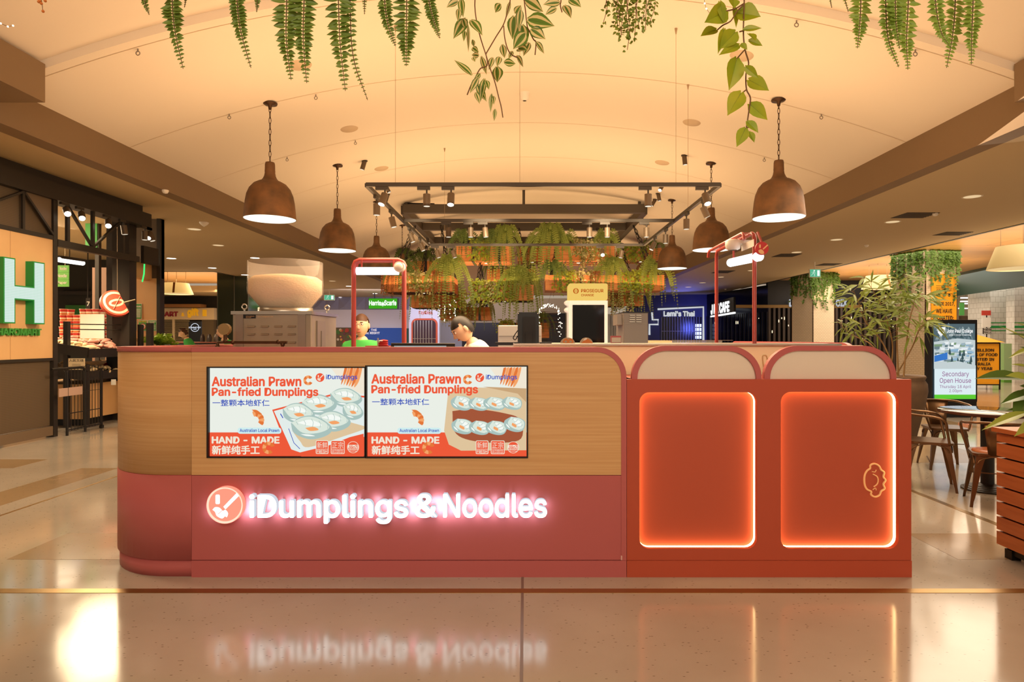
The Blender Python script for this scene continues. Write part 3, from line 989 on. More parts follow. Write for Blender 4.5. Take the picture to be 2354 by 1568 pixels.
def spot(label, p, aim, lit, r=0.044, h=0.147, adapter=True, along=(1, 0, 0), group='track spotlights'):
    """a can spotlight under the rail at p, pointing along aim"""
    t = thing('track_spotlight', label, 'spotlight', p, group=group)
    p = V(p)
    d = V(aim).normalized()
    a = V(along)
    if adapter:
        b = MB().use(dark_metal)
        b.bar(p - a * 0.115 - V((0, 0, .03)), p + a * 0.04 - V((0, 0, .03)), 0.036, 0.04)
        b.cyl(p - V((0, 0, .045)), p - V((0, 0, .1)), 0.01, 8)
        b.build('adapter', t)
        q = p - V((0, 0, 0.1))
    else:
        b = MB().use(dark_metal, True)
        b.lathe([(0.0, -.012), (0.06, -.012), (0.062, 0)], tuple(p), 14)
        b.build('ceiling_plate', t)
        q = p - V((0, 0, .012))
    b = MB().use(mat('spot_can', '#5A4A38', 0.5, 0.2))
    b.cyl(q, q + d * h, r, 14)
    b.build('can', t)
    b = MB().use(spot_on if lit else spot_dim)
    b.cyl(q + d * (h + 0.0005), q + d * (h + 0.003), r * 0.86, 14)
    b.build('lens', t)
    return q + d * h


D_ = (0, 0, -1)
SP = [(885, 'f', (-.25, -.35, -1), 1), (981, 'f', D_, 0), (1037, 'f', (0, -.35, -1), 1), (1490, 'f', D_, 0), (1621, 'f', (.1, -.5, -1), 1),
      (866, 'l', D_, 0), (900, 'l', (.25, 0, -1), 0), (942, 'l', (.4, 0, -1), 0), (966, 'l', (.45, 0, -1), 0),
      (1616, 'r', (.45, 0, -1), 0), (1578, 'r', D_, 0), (1530, 'r', D_, 0), (1505, 'r', (-.5, -.1, -1), 0),
      (1031, 'c', D_, 0), (1082, 'c', D_, 0), (1115, 'c', (.1, 0, -1), 0), (1355, 'c', D_, 0), (1396, 'c', D_, 0), (1486, 'c', D_, 0),
      (1004, 'b', (.3, 0, -1), 0), (1041, 'b', (.3, 0, -1), 0), (1384, 'b', (0, -.6, -.6), 1), (1430, 'b', (-.2, 0, -1), 0)]
RN = dict(f='front', l='left', r='right', c='middle', b='rear')
cnt = {}
for px, rail, aim, lit in SP:
    cnt[rail] = cnt.get(rail, 0) + 1
    lb = '%s dark can spotlight, %s along the %s rail of the lighting track' % ('lit' if lit else 'dull', ORD[cnt[rail] - 1], RN[rail])
    if rail in 'fcb':
        Y = dict(f=T0, c=TM, b=T1)[rail]
        spot(lb, (X(px, Y), Y, TH - .015), aim, lit)
    else:
        xx = TX0 if rail == 'l' else TX1
        Y = xx * F / (px - PX)
        Y = min(max(Y, T0 + .2), T1 - .15)
        spot(lb, (xx, Y, TH - .015), aim, lit, along=(0, 1, 0))
for i, (px, py, Y, aim, lit) in enumerate(((838, 436, 12.6, (-.3, 0, -1), 0), (887, 478, 14.6, (.5, 0, -1), 0), (891, 489, 15.4, (-.3, 0, -1), 0), (930, 525, 18, (-.2, 0, -1), 0), (983, 568, 22, (.3, 0, -1), 0),
                                          (1573, 427, 12.3, (.1, 0, -1), 0), (1523, 471, 14.6, (-.6, -.6, -1), 1), (1513, 478, 15.4, (.2, 0, -1), 0), (1506, 484, 16, (-.6, 0, -1), 0), (1474, 517, 18.0, (.2, 0, -1), 0))):
    x = X(px, Y)
    spot('small %s can spotlight fixed to the vault, %s from the front on the %s' % ('lit' if lit else 'dark', ORD[i % 5], 'left' if i < 5 else 'right'), (x, Y, vault(x)), aim, lit, 0.045, 0.17, False, group='vault spotlights')
KF = 1.65
lamp('track_beam', 'SPOT', (X(1041, T1), T1, TH - .3), 420, (1.0, 0.92, 0.7), 0.03, aim=AT(1120, 665, 11.1 * KF), spot=R(13), blend=0.5)
for px_, py_ in ((1115, 585), (1400, 600), (960, 650), (1150, 680), (1390, 650), (1480, 640)):
    lamp('track_beam', 'SPOT', (X(px_, 8.5), 8.5, TH - .3), 430, (1.0, 0.78, 0.5), 0.06, aim=AT(px_, py_, 11 * KF), spot=R(30), blend=0.8)

# ------------------------------------------------------------------ hanging frame over the planters
FX0, FX1, FY0, FY1, FZ = -1.93 * KF, 1.9 * KF, 10.0 * KF, 13.2 * KF, 1.42 + 1.985 * KF
t = thing('suspended_truss', 'dark rectangular steel frame that carries the hanging plant crates', 'frame', (0, 11.5 * KF, FZ))
fr_m = mat('frame_paint', '#4A4034', 0.55, 0.2)
for nm, a, b_ in (('front_beam', (FX0, FY0), (FX1, FY0)), ('rear_beam', (FX0, FY1), (FX1, FY1)), ('left_beam', (FX0, FY0 + .1), (FX0, FY1 - .1)), ('right_beam', (FX1, FY0 + .1), (FX1, FY1 - .1)),
                  ('middle_beam', (FX0 + .09, 11.6 * KF), (FX1 - .09, 11.6 * KF))):
    b = MB().use(fr_m)
    b.bar((*a, FZ + .11), (*b_, FZ + .11), 0.17, 0.22)
    b.build(nm, t)
for px, y in ((934, 16.55), (1204, 16.55), (1470, 16.55), (990, 21.7), (1420, 21.7)):
    b = MB().use(fr_m)
    x = X(px, y)
    b.bar((x, y, FZ + .2), (x, y, vault(x)), 0.07)
    b.build('drop_rod', t)
b = MB().use(black_metal, True)
b.tube(spline([(FX0 - .13, 16.6, vault(FX0)), (FX0 - .13, 16.6, FZ + .5), (FX0 - .1, 16.6, FZ + .36), (FX0 + .15, 16.6, FZ + .27), (FX0 + .8, 16.6, FZ + .25)], 5), 0.033, 8)
b.build('cable_conduit', t)

# ------------------------------------------------------------------ hanging plant crates
CR = [  # name for labels, px0, px1, py_top, py_bottom (front face), depth from camera, crate depth, grid under it
    ('upper left', 1050, 1175, 562, 600, 11.2, .62, 0), ('upper middle', 1190, 1250, 570, 598, 12.6, .6, 1), ('upper right', 1246, 1412, 562, 598, 11.0, .75, 1), ('upper far right', 1425, 1522, 570, 597, 12.9, .6, 1),
    ('lower left', 883, 1041, 634, 669, 10.7, .8, 1), ('second lower left', 946, 1062, 676, 706, 12.2, .6, 1), ('lower middle', 1082, 1226, 655, 689, 11.1, .65, 1), ('lower right', 1254, 1526, 632, 666, 10.8, .55, 0),
    ('second lower right', 1400, 1478, 678, 702, 12.4, .6, 1), ('bottom left', 1013, 1128, 706, 735, 13.4, .5, 0), ('back left', 906, 1000, 600, 628, 13.6, .6, 0), ('back middle', 1120, 1230, 618, 644, 14.2, .6, 0),
    ('low rear', 1150, 1262, 742, 776, 15.5, .5, 0)]
CRATES = []
for nm, p0, p1, q0, q1, Y, dp, gridb in CR:
    Y, dp = Y * KF, dp * KF
    x0, x1, z0, z1 = X(p0, Y), X(p1, Y), Z(q1, Y), Z(q0, Y)
    t = thing('hanging_crate', 'slatted pine plant crate hung on chains, %s of the cluster' % nm if nm != 'low rear' else 'slatted pine plant crate standing on a low rear stand under the hanging cluster', 'planter', ((x0 + x1) / 2, Y + dp / 2, z0), group='plant crates')
    h = (z1 - z0) / 3
    b = MB().use(crate_wood)
    for i in range(3):
        for (a, c, d, e) in ((x0, x1, Y, Y + .022), (x0, x1, Y + dp - .022, Y + dp), (x0, x0 + .022, Y + .024, Y + dp - .024), (x1 - .022, x1, Y + .024, Y + dp - .024)):
            b.box(a, c, d, e, z0 + h * i + .004, z0 + h * (i + 1) - .004)
    b.build('slatted_side', t)
    for xx in (x0 - .006, x1 - .114):
        b = MB().use(crate_wood)
        b.box(xx, xx + .12, Y - .03, Y - .001, z0, z1)
        b.build('corner_batten', t)
    b = MB().use(crate_wood)
    b.box(x0, x1, Y, Y + dp, z0 - .02, z0)
    b.build('base_board', t)
    if gridb:
        b = MB().use(black_metal)
        n = int((x1 - x0) / .23)
        for i in range(1, n): b.bar((x0 + (x1 - x0) * i / n, Y, z0 - .026), (x0 + (x1 - x0) * i / n, Y + dp, z0 - .03), .014)
        for i in range(1, 5): b.bar((x0, Y + dp * i / 5, z0 - .026), (x1, Y + dp * i / 5, z0 - .03), .014)
        b.build('wire_grid', t)
    else:
        for xx in (x0 + (x1 - x0) * .3, x0 + (x1 - x0) * .78):
            b = MB().use(black_metal)
            b.box(xx - .04, xx + .04, Y - .036, Y - .03, z0 - .02, z1)
            b.box(xx - .04, xx + .04, Y - .036, Y + dp, z0 - .026, z0 - .02)
            b.build('metal_strap', t)
    if nm == 'low rear':
        b = MB().use(black_metal)
        b.box(x0 + .05, x1 - .05, Y + .05, Y + dp - .05, 0, z0 - .026)
        b.build('stand', t)
    else:
        for xx, s_ in ((x0 + .16, .26), (x1 - .16, -.26)):
            tx = min(max(xx + s_, FX0), FX1)
            ty = min(max(Y + dp / 2, FY0), FY1)
            for yy in (Y + .04, Y + dp - .04):
                c = MB().use(black_metal, True)
                chain(c, (xx, yy, z1 - .02), (tx, ty, FZ + .01), 0.14, 0.011, 0.033)
                c.build('chain', t)
    b = MB().use(glow('crate_light', '#FFEBC8', 1.5))
    b.cyl(((x0 + x1) / 2 + .05, Y + dp * .4, z0 - .035), ((x0 + x1) / 2 + .05, Y + dp * .4, z0 - .02), 0.055, 12)
    b.build('under_light', t)
    CRATES.append((nm, x0, x1, Y, dp, z1))

# ---- plants (one model of each kind, then copies)
green_fern = mat('fern_green', '#A2AE52', 0.5, leaf=0.3, noise=((3, 3, 3), .25, '#7E9446'))
green_dark = mat('dark_fern_green', '#788E46', 0.5, leaf=0.25, noise=((3, 3, 3), .25, '#5A743A'))
green_lime = mat('lime_leaf', '#C8CC50', 0.45, leaf=0.35, noise=((5, 5, 5), .25, '#90A834'))
leaf_cream = mat('cream_leaf_margin', '#E6DFA8', 0.45, leaf=0.3)
stem_m = mat('brown_stem', '#6E4A24', 0.6)
dry = mat('russet_moss', '#A8663C', 0.7, leaf=0.2)
dusty = mat('dusty_green_leaf', '#98A270', 0.5, leaf=0.3, noise=((6, 6, 6), .25, '#C8B480'))


def leaf_blade(mb, base, d, n, L, w, fold=0.15, droop=0.0, seg=3):
    """pointed leaf from base along d, face normal n"""
    d, n = V(d).normalized(), V(n)
    sd = d.cross(n)
    if sd.length < 1e-4: sd = d.orthogonal()
    sd.normalize()
    n = sd.cross(d).normalized()
    prof = {3: ((0, .0), (.3, .9), (.62, .75), (1, 0)), 4: ((0, 0), (.18, .8), (.42, 1), (.72, .6), (1, 0)), 2: ((0, .1), (.4, 1), (1, 0))}[seg]
    vs, fs = [], []
    for t_, ww in prof:
        c = V(base) + d * L * t_ - V((0, 0, 1)) * droop * L * t_ * t_
        vs += [c - sd * w * ww / 2 + n * fold * w * ww, c, c + sd * w * ww / 2 + n * fold * w * ww]
    for i in range(len(prof) - 1):
        k = i * 3
        fs += [(k, k + 1, k + 4, k + 3), (k + 1, k + 2, k + 5, k + 4)]
    mb.add(vs, fs, True)


def frond(mb, pts, w, pairs, leafw, seg=2, sm=None):
    """fern frond: a rachis along pts with pinnae on both sides that shorten to the tip"""
    path = spline(pts, 6)
    n = len(path)
    mb.tube(path, [.0045 * (1 - .7 * i / n) for i in range(n)], 3, cap=False)
    for i in range(pairs):
        t_ = (i + .5) / pairs
        k = min(int(t_ * (n - 1)), n - 2)
        p = path[k].lerp(path[k + 1], t_ * (n - 1) - k)
        d = (path[k + 1] - path[k]).normalized()
        sd = d.cross(V((0, 1, 0)))
        if sd.length < .1: sd = d.cross(V((1, 0, 0)))
        sd.normalize()
        nn = sd.cross(d)
        L = w * (1 - t_) ** .55 * (0.5 + 0.5 * min(1, t_ * 6)) * random.uniform(.9, 1.1)
        for s_ in (-1, 1):
            leaf_blade(mb, p, sd * s_ + d * .35 + nn * random.uniform(-.12, .12), nn, L, leafw, .12, .08, seg)


def fern_proto(name, label, m, R_, drop, nf, pairs, seed):
    random.seed(seed)
    t = thing(name, label, 'plant')
    b = MB(local=True).use(m, True)
    for i in range(nf):
        a = (2 * pi * i / nf if i % 3 == 0 else pi + pi * (i + .5) / nf) + random.uniform(-.2, .2)
        r, dz, up = R_ * random.uniform(.65, 1.1), drop * random.uniform(.3, 1.1), R_ * random.uniform(.35, .8)
        if i % 4 == 0: r, dz, up = r * .5, -up * .7, up * 1.0
        c, s_ = cos(a), sin(a)
        frond(b, [(0, 0, 0), (c * r * .38, s_ * r * .38, up), (c * r * .82, s_ * r * .82, up * .45 - dz * .3), (c * r * .98, s_ * r * .98, up * .1 - dz)], R_ * .12, pairs, R_ * .06)
    b.build('fronds', t)
    return t


def vine_proto(name, label, mats, drop, ns, ll, lw, seed, spread=.25):
    random.seed(seed)
    t = thing(name, label, 'plant')
    b = MB(local=True)
    st = MB(local=True).use(stem_m, True)
    for i in range(ns):
        a = random.uniform(pi * .95, pi * 2.05)
        x = random.uniform(-spread, spread)
        L = drop * random.uniform(.35, 1.05)
        y1 = -.2 + random.uniform(-.1, .05)
        pts = [(x * .4, 0, 0), (x * .8, y1 * .7, .1), (x, y1, -.1), (x * 1.1 + random.uniform(-.05, .05), y1 + random.uniform(-.05, .05), -L)]
        path = spline(pts, 8)
        st.tube(path, .003, 4, cap=False)
        for k in range(3, len(path)):
            for q in range(1 if ll > .05 else 2):
                m = random.choice(mats)
                b.use(m, True)
                d = V((random.uniform(-1, 1), random.uniform(-1, .4), random.uniform(-1, .2)))
                p = path[k] + d * ll * .4
                leaf_blade(b, p, d, V((random.uniform(-.4, .4), -1, .5)), ll * random.uniform(.6, 1.2), lw * random.uniform(.7, 1.2), .1, .1)
    st.build('stems', t)
    b.build('leaves', t)
    return t


PROTO = {
    'fern': fern_proto('boston_fern', 'x', green_fern, .42, .60, 24, 30, 1),
    'dfern': fern_proto('boston_fern', 'x', green_dark, .38, .40, 24, 24, 2),
    'bigfern': fern_proto('boston_fern', 'x', green_fern, .46, .92, 26, 40, 3),
    'lime': vine_proto('lime_vine', 'x', [green_lime, green_lime, green_fern], .30, 9, .07, .048, 4, .2),
    'varieg': vine_proto('variegated_vine', 'x', [leaf_cream, dusty, green_fern], .34, 9, .06, .036, 5, .2),
    'dusty': vine_proto('dusty_creeper', 'x', [dusty, dusty, green_dark], .36, 11, .036, .026, 6, .2),
    'moss': vine_proto('russet_creeper', 'x', [dry], .32, 10, .02, .016, 7, .1),
}
WORD = {'fern': 'arching green fern', 'dfern': 'dark green fern', 'bigfern': 'large fern with long drooping fronds', 'lime': 'lime green trailing vine', 'varieg': 'cream edged trailing vine',
        'dusty': 'dusty green small leaved creeper', 'moss': 'russet brown wispy creeper'}
PLAN = [['dfern', 'lime', 'dfern', 'bigfern'], ['dusty', 'fern'], ['bigfern', 'fern', 'dusty', 'varieg', 'fern'], ['lime', 'lime', 'dfern'], ['moss', 'dfern', 'varieg', 'varieg', 'moss', 'bigfern'],
        ['fern', 'varieg', 'moss', 'lime'], ['lime', 'varieg', 'lime', 'bigfern', 'fern'], ['dfern', 'lime', 'varieg', 'moss', 'bigfern', 'lime', 'lime', 'fern'], ['dusty', 'varieg', 'fern'],
        ['varieg', 'dusty', 'fern'], ['dfern', 'dfern'], ['dfern', 'dusty', 'dfern'], ['lime', 'dusty', 'dfern']]
used = set()
random.seed(11)
for (nm, x0, x1, Y, dp, z1), kinds in zip(CRATES, PLAN):
    n = len(kinds)
    for i, k in enumerate(kinds):
        x = x0 + (x1 - x0) * (i + .5) / n
        soft = k in ('lime', 'varieg', 'dusty', 'moss')
        loc = (x, Y + (.18 if soft else .15), z1 - (.05 if soft else .0))
        lb = '%s, %s crate, %s plant from its left end' % (WORD[k], nm, ORD[i])
        rz = random.uniform(-.3, .3)
        sc_ = random.uniform(.85, 1.08) * KF
        if k not in used:
            used.add(k)
            o = PROTO[k]
            o.location, o.rotation_euler, o.scale = loc, (0, 0, rz), (sc_,) * 3
            o['label'], o['group'] = lb, 'crate plants'
        else:
            dup(PROTO[k], loc, rz, lb, 'crate plants', sc_)
# strings of fairy lights woven through the foliage
random.seed(5)
for lb, c, n, w, h in (('string of tiny white lights looped round a fern beside the change machine', (1262, 745), 130, 24, 48), ('short string of tiny lights hanging below the lower left crates', (1030, 715), 40, 22, 24)):
    b = MB().use(glow('fairy_bulb', (1.0, 0.9, 0.7), 3.0), True)
    Y = 20.5 if n > 100 else 19.2
    for i in range(n):
        if n > 100:
            a = pi * random.random()
            s_ = random.choice((0, 0, 1))
            px = c[0] + (w * cos(a) if not s_ else random.choice((-w, w)) + random.gauss(0, 3)) + random.gauss(0, 2)
            py = c[1] - 18 + (-26 * sin(a) if not s_ else random.uniform(0, h)) + random.gauss(0, 2)
        else:
            px = c[0] + random.choice((-20, -8, 4, 16)) + random.gauss(0, 1)
            py = c[1] + random.uniform(-h, h)
        b.ball(AT(px, py, Y + random.uniform(-.1, .1)), 0.015, 5, 4)
    pts = sorted([p for p in b.v[::25]], key=lambda p: -p.z)
    b.use(stem_m, True)
    b.tube([AT(1270, 662, 17.83) if n > 100 else AT(1030, 700, 20.14)] + pts, .003, 4)
    tag(b.build('string_lights'), lb, 'fairy lights')
# ------------------------------------------------------------------ kitchen equipment behind the counter
galv = mat('machine_steel', '#A89C8A', 0.38, 0.55, noise=((3, 3, 3), .3, '#8F846F'))
Yd = 4.9
t = thing('dough_machine', 'steel dough machine with louvred front and clear hopper on the counter', 'machine', (-1.95, 5.2, 0))
x0, x1, zt = X(535, Yd), X(715, Yd), Z(717, Yd)
b = MB().use(galv)
b.box(x0, x1, Yd, 5.55, 0.9, zt - .02)
b.build('body', t, bevel=.004)
b = MB().use(steel)
b.box(x0 - .01, x1 + .01, Yd - .012, 5.57, zt - .02, zt + .006)
b.build('top_plate', t)
b = MB().use(steel2)
for xx in (X(551, Yd), X(694, Yd)): b.box(xx - .03, xx + .03, Yd - .008, Yd, .9, zt - .02)
b.build('corner_post', t)
for i, py in enumerate((751, 769, 788)):
    for px in (578, 609, 640, 671):
        b = MB().use(steel2)
        b.add([(X(px - 9, Yd), Yd - .001, Z(py - 3, Yd)), (X(px + 9, Yd), Yd - .001, Z(py - 3, Yd)), (X(px + 9, Yd), Yd - .014, Z(py + 1, Yd)), (X(px - 9, Yd), Yd - .014, Z(py + 1, Yd)),
               (X(px - 9, Yd), Yd - .001, Z(py + 1, Yd)), (X(px + 9, Yd), Yd - .001, Z(py + 1, Yd))], [(0, 1, 2, 3), (3, 2, 5, 4)])
        b.build('louvre', t)
b = MB().use(black_plastic)
b.box(X(560, Yd), X(588, Yd), Yd - .004, Yd, Z(732, Yd), Z(724, Yd))
lb_ = b.build('maker_plate', t)
b = MB().use(cream_line)
text(b, 'INTELLIGENCER', fr(Yd - .005), X(566, Yd), Z(728, Yd), width=.065)
text(b, 'SOLUTION', fr(Yd - .005), X(566, Yd), Z(731, Yd), width=.04)
text(b, 'www.intelligencer.com', fr(Yd - .001), X(592, Yd), Z(729, Yd), width=.12)
b.build('plate_lettering', lb_)
b = MB().use(steel2)
b.box(x1, x1 + .012, 5.02, 5.22, 1.1, Z(738, 5.1))
b.box(x1 + .012, x1 + .02, 5.1, 5.12, 1.3, 1.48)
b.build('side_hatch', t)
for px in (562, 752):
    b = MB().use(chrome, True)
    Y = 5.0 if px < 600 else 5.45
    c = AT(px, 708 if px < 600 else 710, Y)
    b.tube([c + V((.02 * cos(a), 0, .02 * sin(a) + .01)) for a in [2 * pi * k / 14 for k in range(14)]], .006, 6, closed=True)
    b.cyl((c.x, c.y, zt), (c.x, c.y, c.z - .012), .008, 8)
    b.build('lifting_eye', t)
hx, hy = X(657, 5.22), 5.22
b = MB().use(mat('hopper_acrylic', '#FFF6EA', 0.04, alpha=0.13, ior=1.6), True)
prof = [(.2, zt + .04), (.296, 1.785), (.296, 2.05)]
b.lathe(prof + [(.29, 2.05), (.29, 1.787), (.196, zt + .042)], (hx, hy, 0), 40)
b.build('hopper', t)
b = MB().use(mat('flour', '#E3C9A4', 0.95, bump=(30, .4)), True)
b.lathe([(.193, zt + .045), (.286, 1.79), (.286, 1.90), (.25, 1.925), (.15, 1.94), (.06, 1.95), (0, 1.945)], (hx, hy, 0), 40)
b.build('flour', t)
b = MB().use(steel, True)
b.lathe([(.215, 0), (.215, .04), (.19, .04)], (hx, hy, zt + .005), 32)
b.build('hopper_collar', t)

t = thing('gas_manifold', 'bronze gas pipe with round gauge beside the dough machine', 'pipe', (X(520, 4.7), 4.7, 0.9))
b = MB().use(bronze, True)
pp = lambda x, y: AT(x, y, 4.7)
b.tube([pp(500, 830), pp(500, 790), pp(502, 787), pp(660, 787)], .011, 10)
b.tube([pp(648, 787), pp(650, 800), pp(650, 830)], .011, 8)
b.tube([pp(518, 787), pp(518, 768)], .014, 10)
for q in (pp(500, 797), pp(640, 786), pp(650, 792), pp(518, 784), pp(535, 787)): b.ball(q, .017, 10, 6)
b.build('pipe', t)
b = MB().use(mat('old_brass', '#A88A5C', 0.25, .8), True)
c = pp(517, 757)
b.cyl(c + V((0, -.02, 0)), c + V((0, .02, 0)), .043, 24)
b.build('gauge', t)

# red tube light gantries
def gantry(label, posts, top, r, lampc, depth_dir):
    t = thing('light_gantry', label, 'lamp stand', (posts[0][0], posts[0][1], .9), group='red light gantries')
    (xa, ya), (xb, yb) = posts
    a, b_ = V((xa, ya, .9)), V((xb, yb, .9))
    d = (b_ - a).normalized()
    side = V((-d.y, d.x, 0))
    for k, s_ in enumerate((0, 1)):
        off = side * .07 * s_
        b = MB().use(red_tube, True)
        rr_ = .05
        pts = [a + off, V((xa, ya, top - rr_)) + off, V((xa, ya, top)) + d * rr_ * .3 + off - V((0, 0, rr_ * .3)), V((xa, ya, top)) + d * rr_ + off, V((xb, yb, top)) - d * rr_ + off,
               V((xb, yb, top)) - d * rr_ * .3 + off - V((0, 0, rr_ * .3)), V((xb, yb, top - rr_)) + off, b_ + off]
        if s_: pts = pts[1:-1]
        b.tube(pts, r if not s_ else r * .8, 10)
        b.build('tube_frame', t)
    b = MB().use(mat('pink_mesh', '#C06A5E', 0.5))
    for i in range(24):
        p = a.lerp(b_, (i + .5) / 24)
        b.bar((p.x, p.y, top), V((p.x, p.y, top)) + side * .07, .004)
    b.build('mesh_top', t)
    b = MB().use(glow('gantry_tube', '#FFFFFF', 2.2), True)
    la, lb2 = lampc
    b.tube([la, lb2], .033, 16)
    b.build('light_tube', t)
    b = MB().use(red_tube)
    for q in (la.lerp(lb2, .12), la.lerp(lb2, .88)): b.bar(q, (q.x, q.y, top), .012)
    b.build('tube_bracket', t)
    return t


Yg = 5.4
tp = 1.42 + .67
ga = gantry('red tube gantry with lit white tube, left one behind the dough machine side', ((X(813, Yg), Yg), (X(929, Yg), Yg)), tp, .02,
            (V((X(822, Yg), Yg - .03, Z(624, Yg))), V((X(918, Yg), Yg - .03, Z(624, Yg)))), 0)
b = MB().use(white_plastic, True)
c = AT(917, 613, 5.3)
b.cyl(c, c + V((0, .06, 0)), .045, 20)
b.lathe([(0, 0)], tuple(c), 4) if False else b.ball(c, (.034, .02, .034), 14, 8)
tag(b.build('security_camera'), 'round white camera head on the corner of the left red gantry', 'camera')
pf, prr = (1.60, 4.4), (1.63, 5.37)
gb = gantry('red tube gantry seen end on with lit white tube, right one above the arched guards', (pf, prr), 1.42 + .74, .0145,
            (V((1.615, 4.35, 1.42 + .565)), V((1.63, 5.0, 1.42 + .60))), 0)
b = MB().use(white_plastic, True)
c = AT(1685, 561, 4.6)
b.lathe([(.03, -.045), (.05, -.035), (.055, -.01), (.055, .02), (.045, .03), (0, .03)], tuple(c), 20)
b.box(c.x, c.x + .13, c.y - .03, c.y + .03, c.z - .0, c.z + .025)
b.box(c.x + .07, 1.585, 4.37, 4.62, c.z - .05, c.z + .0)
tag(b.build('security_camera'), 'white dome camera on an arm beside the right red gantry post', 'camera')
t = thing('hanging_sign', 'small round red sign with white chopstick logo hung from the right red gantry', 'sign', tuple(AT(1752, 571, 4.3)))
b = MB().use(mat('sign_red', '#C42A26', 0.4))
c = AT(1752, 571, 4.3)
b.poly(disc(c.x, c.z, .045, 32), fr(4.3), .014)
b.build('disc', t)
b = MB().use(red_tube)
b.bar((c.x, 4.31, c.z + .043), (c.x - .01, 4.36, 1.42 + .735), .012)
b.build('stalk', t)
fl = Flat(4.2995)
for pts in ([(1745, 562), (1749, 562), (1749, 570), (1745, 570)], [(1764, 562), (1766, 564), (1755, 574), (1753, 572)]): fl.poly(cream_line, pts)
fl.blob(cream_line, [(1743, 576), (1749, 573), (1755, 577), (1756, 583), (1750, 584), (1745, 581)])
fl.mb.build('logo', t)

# counter clutter
t = thing('monitor', 'black till monitor leaning low behind the counter trim', 'monitor', (X(972, 4.3), 4.3, .9))
b = MB().use(black_plastic)
b.add([AT(899, 789, 4.35), AT(1046, 790, 4.35), AT(1046, 789, 4.39), AT(899, 788.5, 4.39), (X(899, 4.3), 4.22, 1.12), (X(1046, 4.3), 4.22, 1.12), (X(1046, 4.3), 4.26, 1.12), (X(899, 4.3), 4.26, 1.12)],
      [(0, 1, 2, 3), (4, 5, 1, 0), (7, 6, 2, 3), (0, 3, 7, 4), (1, 2, 6, 5), (4, 5, 6, 7)])
b.build('case', t)
b = MB().use(glow('till_screen', '#8FA3A8', 1.0))
b.quad(AT(906, 795, 4.333), AT(1026, 795, 4.333), (X(1026, 4.3), 4.228, 1.16), (X(906, 4.3), 4.228, 1.16))
b.build('screen', t)
b = MB().use(black_plastic)
b.box(X(972, 4.3) - .03, X(972, 4.3) + .03, 4.26, 4.34, .9, 1.2)
b.build('stand', t)
t = thing('tablet_stand', 'tall black plate stand with cable loops seen from behind', 'stand', (X(1214, 4.6), 4.6, 1.36))
b = MB().use(black_plastic)
b.poly(rrect(X(1190, 4.6), X(1239, 4.6), Z(793, 4.6), Z(718, 4.6), .012), fr(4.6), .02)
b.build('back_plate', t)
b = MB().use(mat('gunmetal', '#26221F', 0.3, .5))
b.box(X(1202, 4.6), X(1230, 4.6), 4.575, 4.6, Z(791, 4.6), Z(728, 4.6))
b.box(X(1208, 4.6), X(1223, 4.6), 4.55, 4.575, Z(791, 4.6), Z(765, 4.6))
b.build('bracket', t)
for px, py in ((1192, 721), (1236, 721), (1192, 790), (1236, 790)):
    b = MB().use(chrome, True)
    b.ball(AT(px, py, 4.598), .004, 8, 5)
    b.build('screw', t)
b = MB().use(black_plastic, True)
b.tube(spline([AT(1190, 760, 4.6), AT(1182, 772, 4.6), AT(1180, 778, 4.6), AT(1185, 781, 4.6), AT(1190, 772, 4.6)], 5), .004, 6)
b.build('cable', t)
t = thing('food_warmer', 'pale grey steel box behind the black tablet stand', 'appliance', (X(1195, 5.4), 5.5, .9))
b = MB().use(mat('pale_steel', '#C9C4BA', 0.4, .3))
b.box(X(1145, 5.4), X(1245, 5.4), 5.4, 5.8, .9, Z(748, 5.4))
b.build('body', t, bevel=.008)
b = MB().use(steel2)
b.box(X(1146, 5.4), X(1244, 5.4), 5.395, 5.4, Z(773, 5.4), Z(772, 5.4))
b.build('seam', t)
for px0, px1, nm in ((1139, 1179, 'left'), (1182, 1192, 'middle'), (1241, 1268, 'right')):
    b = MB().use(black_plastic)
    b.box(X(px0, 4.4), X(px1, 4.4), 4.4, 4.55, 1.372, Z(787.5, 4.4))
    b.box(X(px0, 4.4) - .004, X(px1, 4.4) + .004, 4.396, 4.554, Z(788.5, 4.4), Z(787, 4.4))
    tag(b.build('food_tray'), 'low black lidded tray on the counter, %s of the three by the tablet stand' % nm, 'tray', 'black trays')
for px, nm in ((1305, 'left round board with an orange ring pattern standing on the case top'), (1348, 'right orange mound shaped board standing on the case top')):
    t = thing('display_board', nm, 'board', (X(px, 4.7), 4.7, 1.384))
    b = MB().use(mat('board_back', '#B59A7C', 0.5))
    hw = 17 if px == 1305 else 15
    pts = [(px - hw, 792)] + [(px - hw * cos(pi * i / 14), 790 - 14 * sin(pi * i / 14)) for i in range(15)] + [(px + hw, 792)]
    b.poly(pts, pxf(4.7), .01)
    b.build('panel', t)
    fl = Flat(4.699, .0008)
    og = mat('print_orange', '#D9782A', 0.5)
    if px == 1305:
        for dx in (-5, 6):
            fl.blob(og, [(px + dx - 7, 787), (px + dx - 3, 780), (px + dx + 4, 779), (px + dx + 7, 786), (px + dx + 2, 791)])
            fl.blob(MT['board_back'], [(px + dx - 3, 786), (px + dx, 782.5), (px + dx + 4, 785), (px + dx + 1, 788)])
    else:
        fl.blob(og, [(px - 14, 791), (px - 6, 783), (px + 1, 779), (px + 8, 782), (px + 14, 791)])
        fl.blob(mat('print_white', '#F2E4D0', 0.5), [(px - 8, 783), (px - 3, 777.5), (px + 2, 778), (px - 2, 782)])
    fl.mb.build('print', t)
t = thing('steamer_cabinet', 'grey steel cabinet with louvres on the case top, right of the change machine', 'appliance', (X(1461, 5.1), 5.2, .9))
b = MB().use(mat('dull_steel', '#857B72', 0.4, .5))
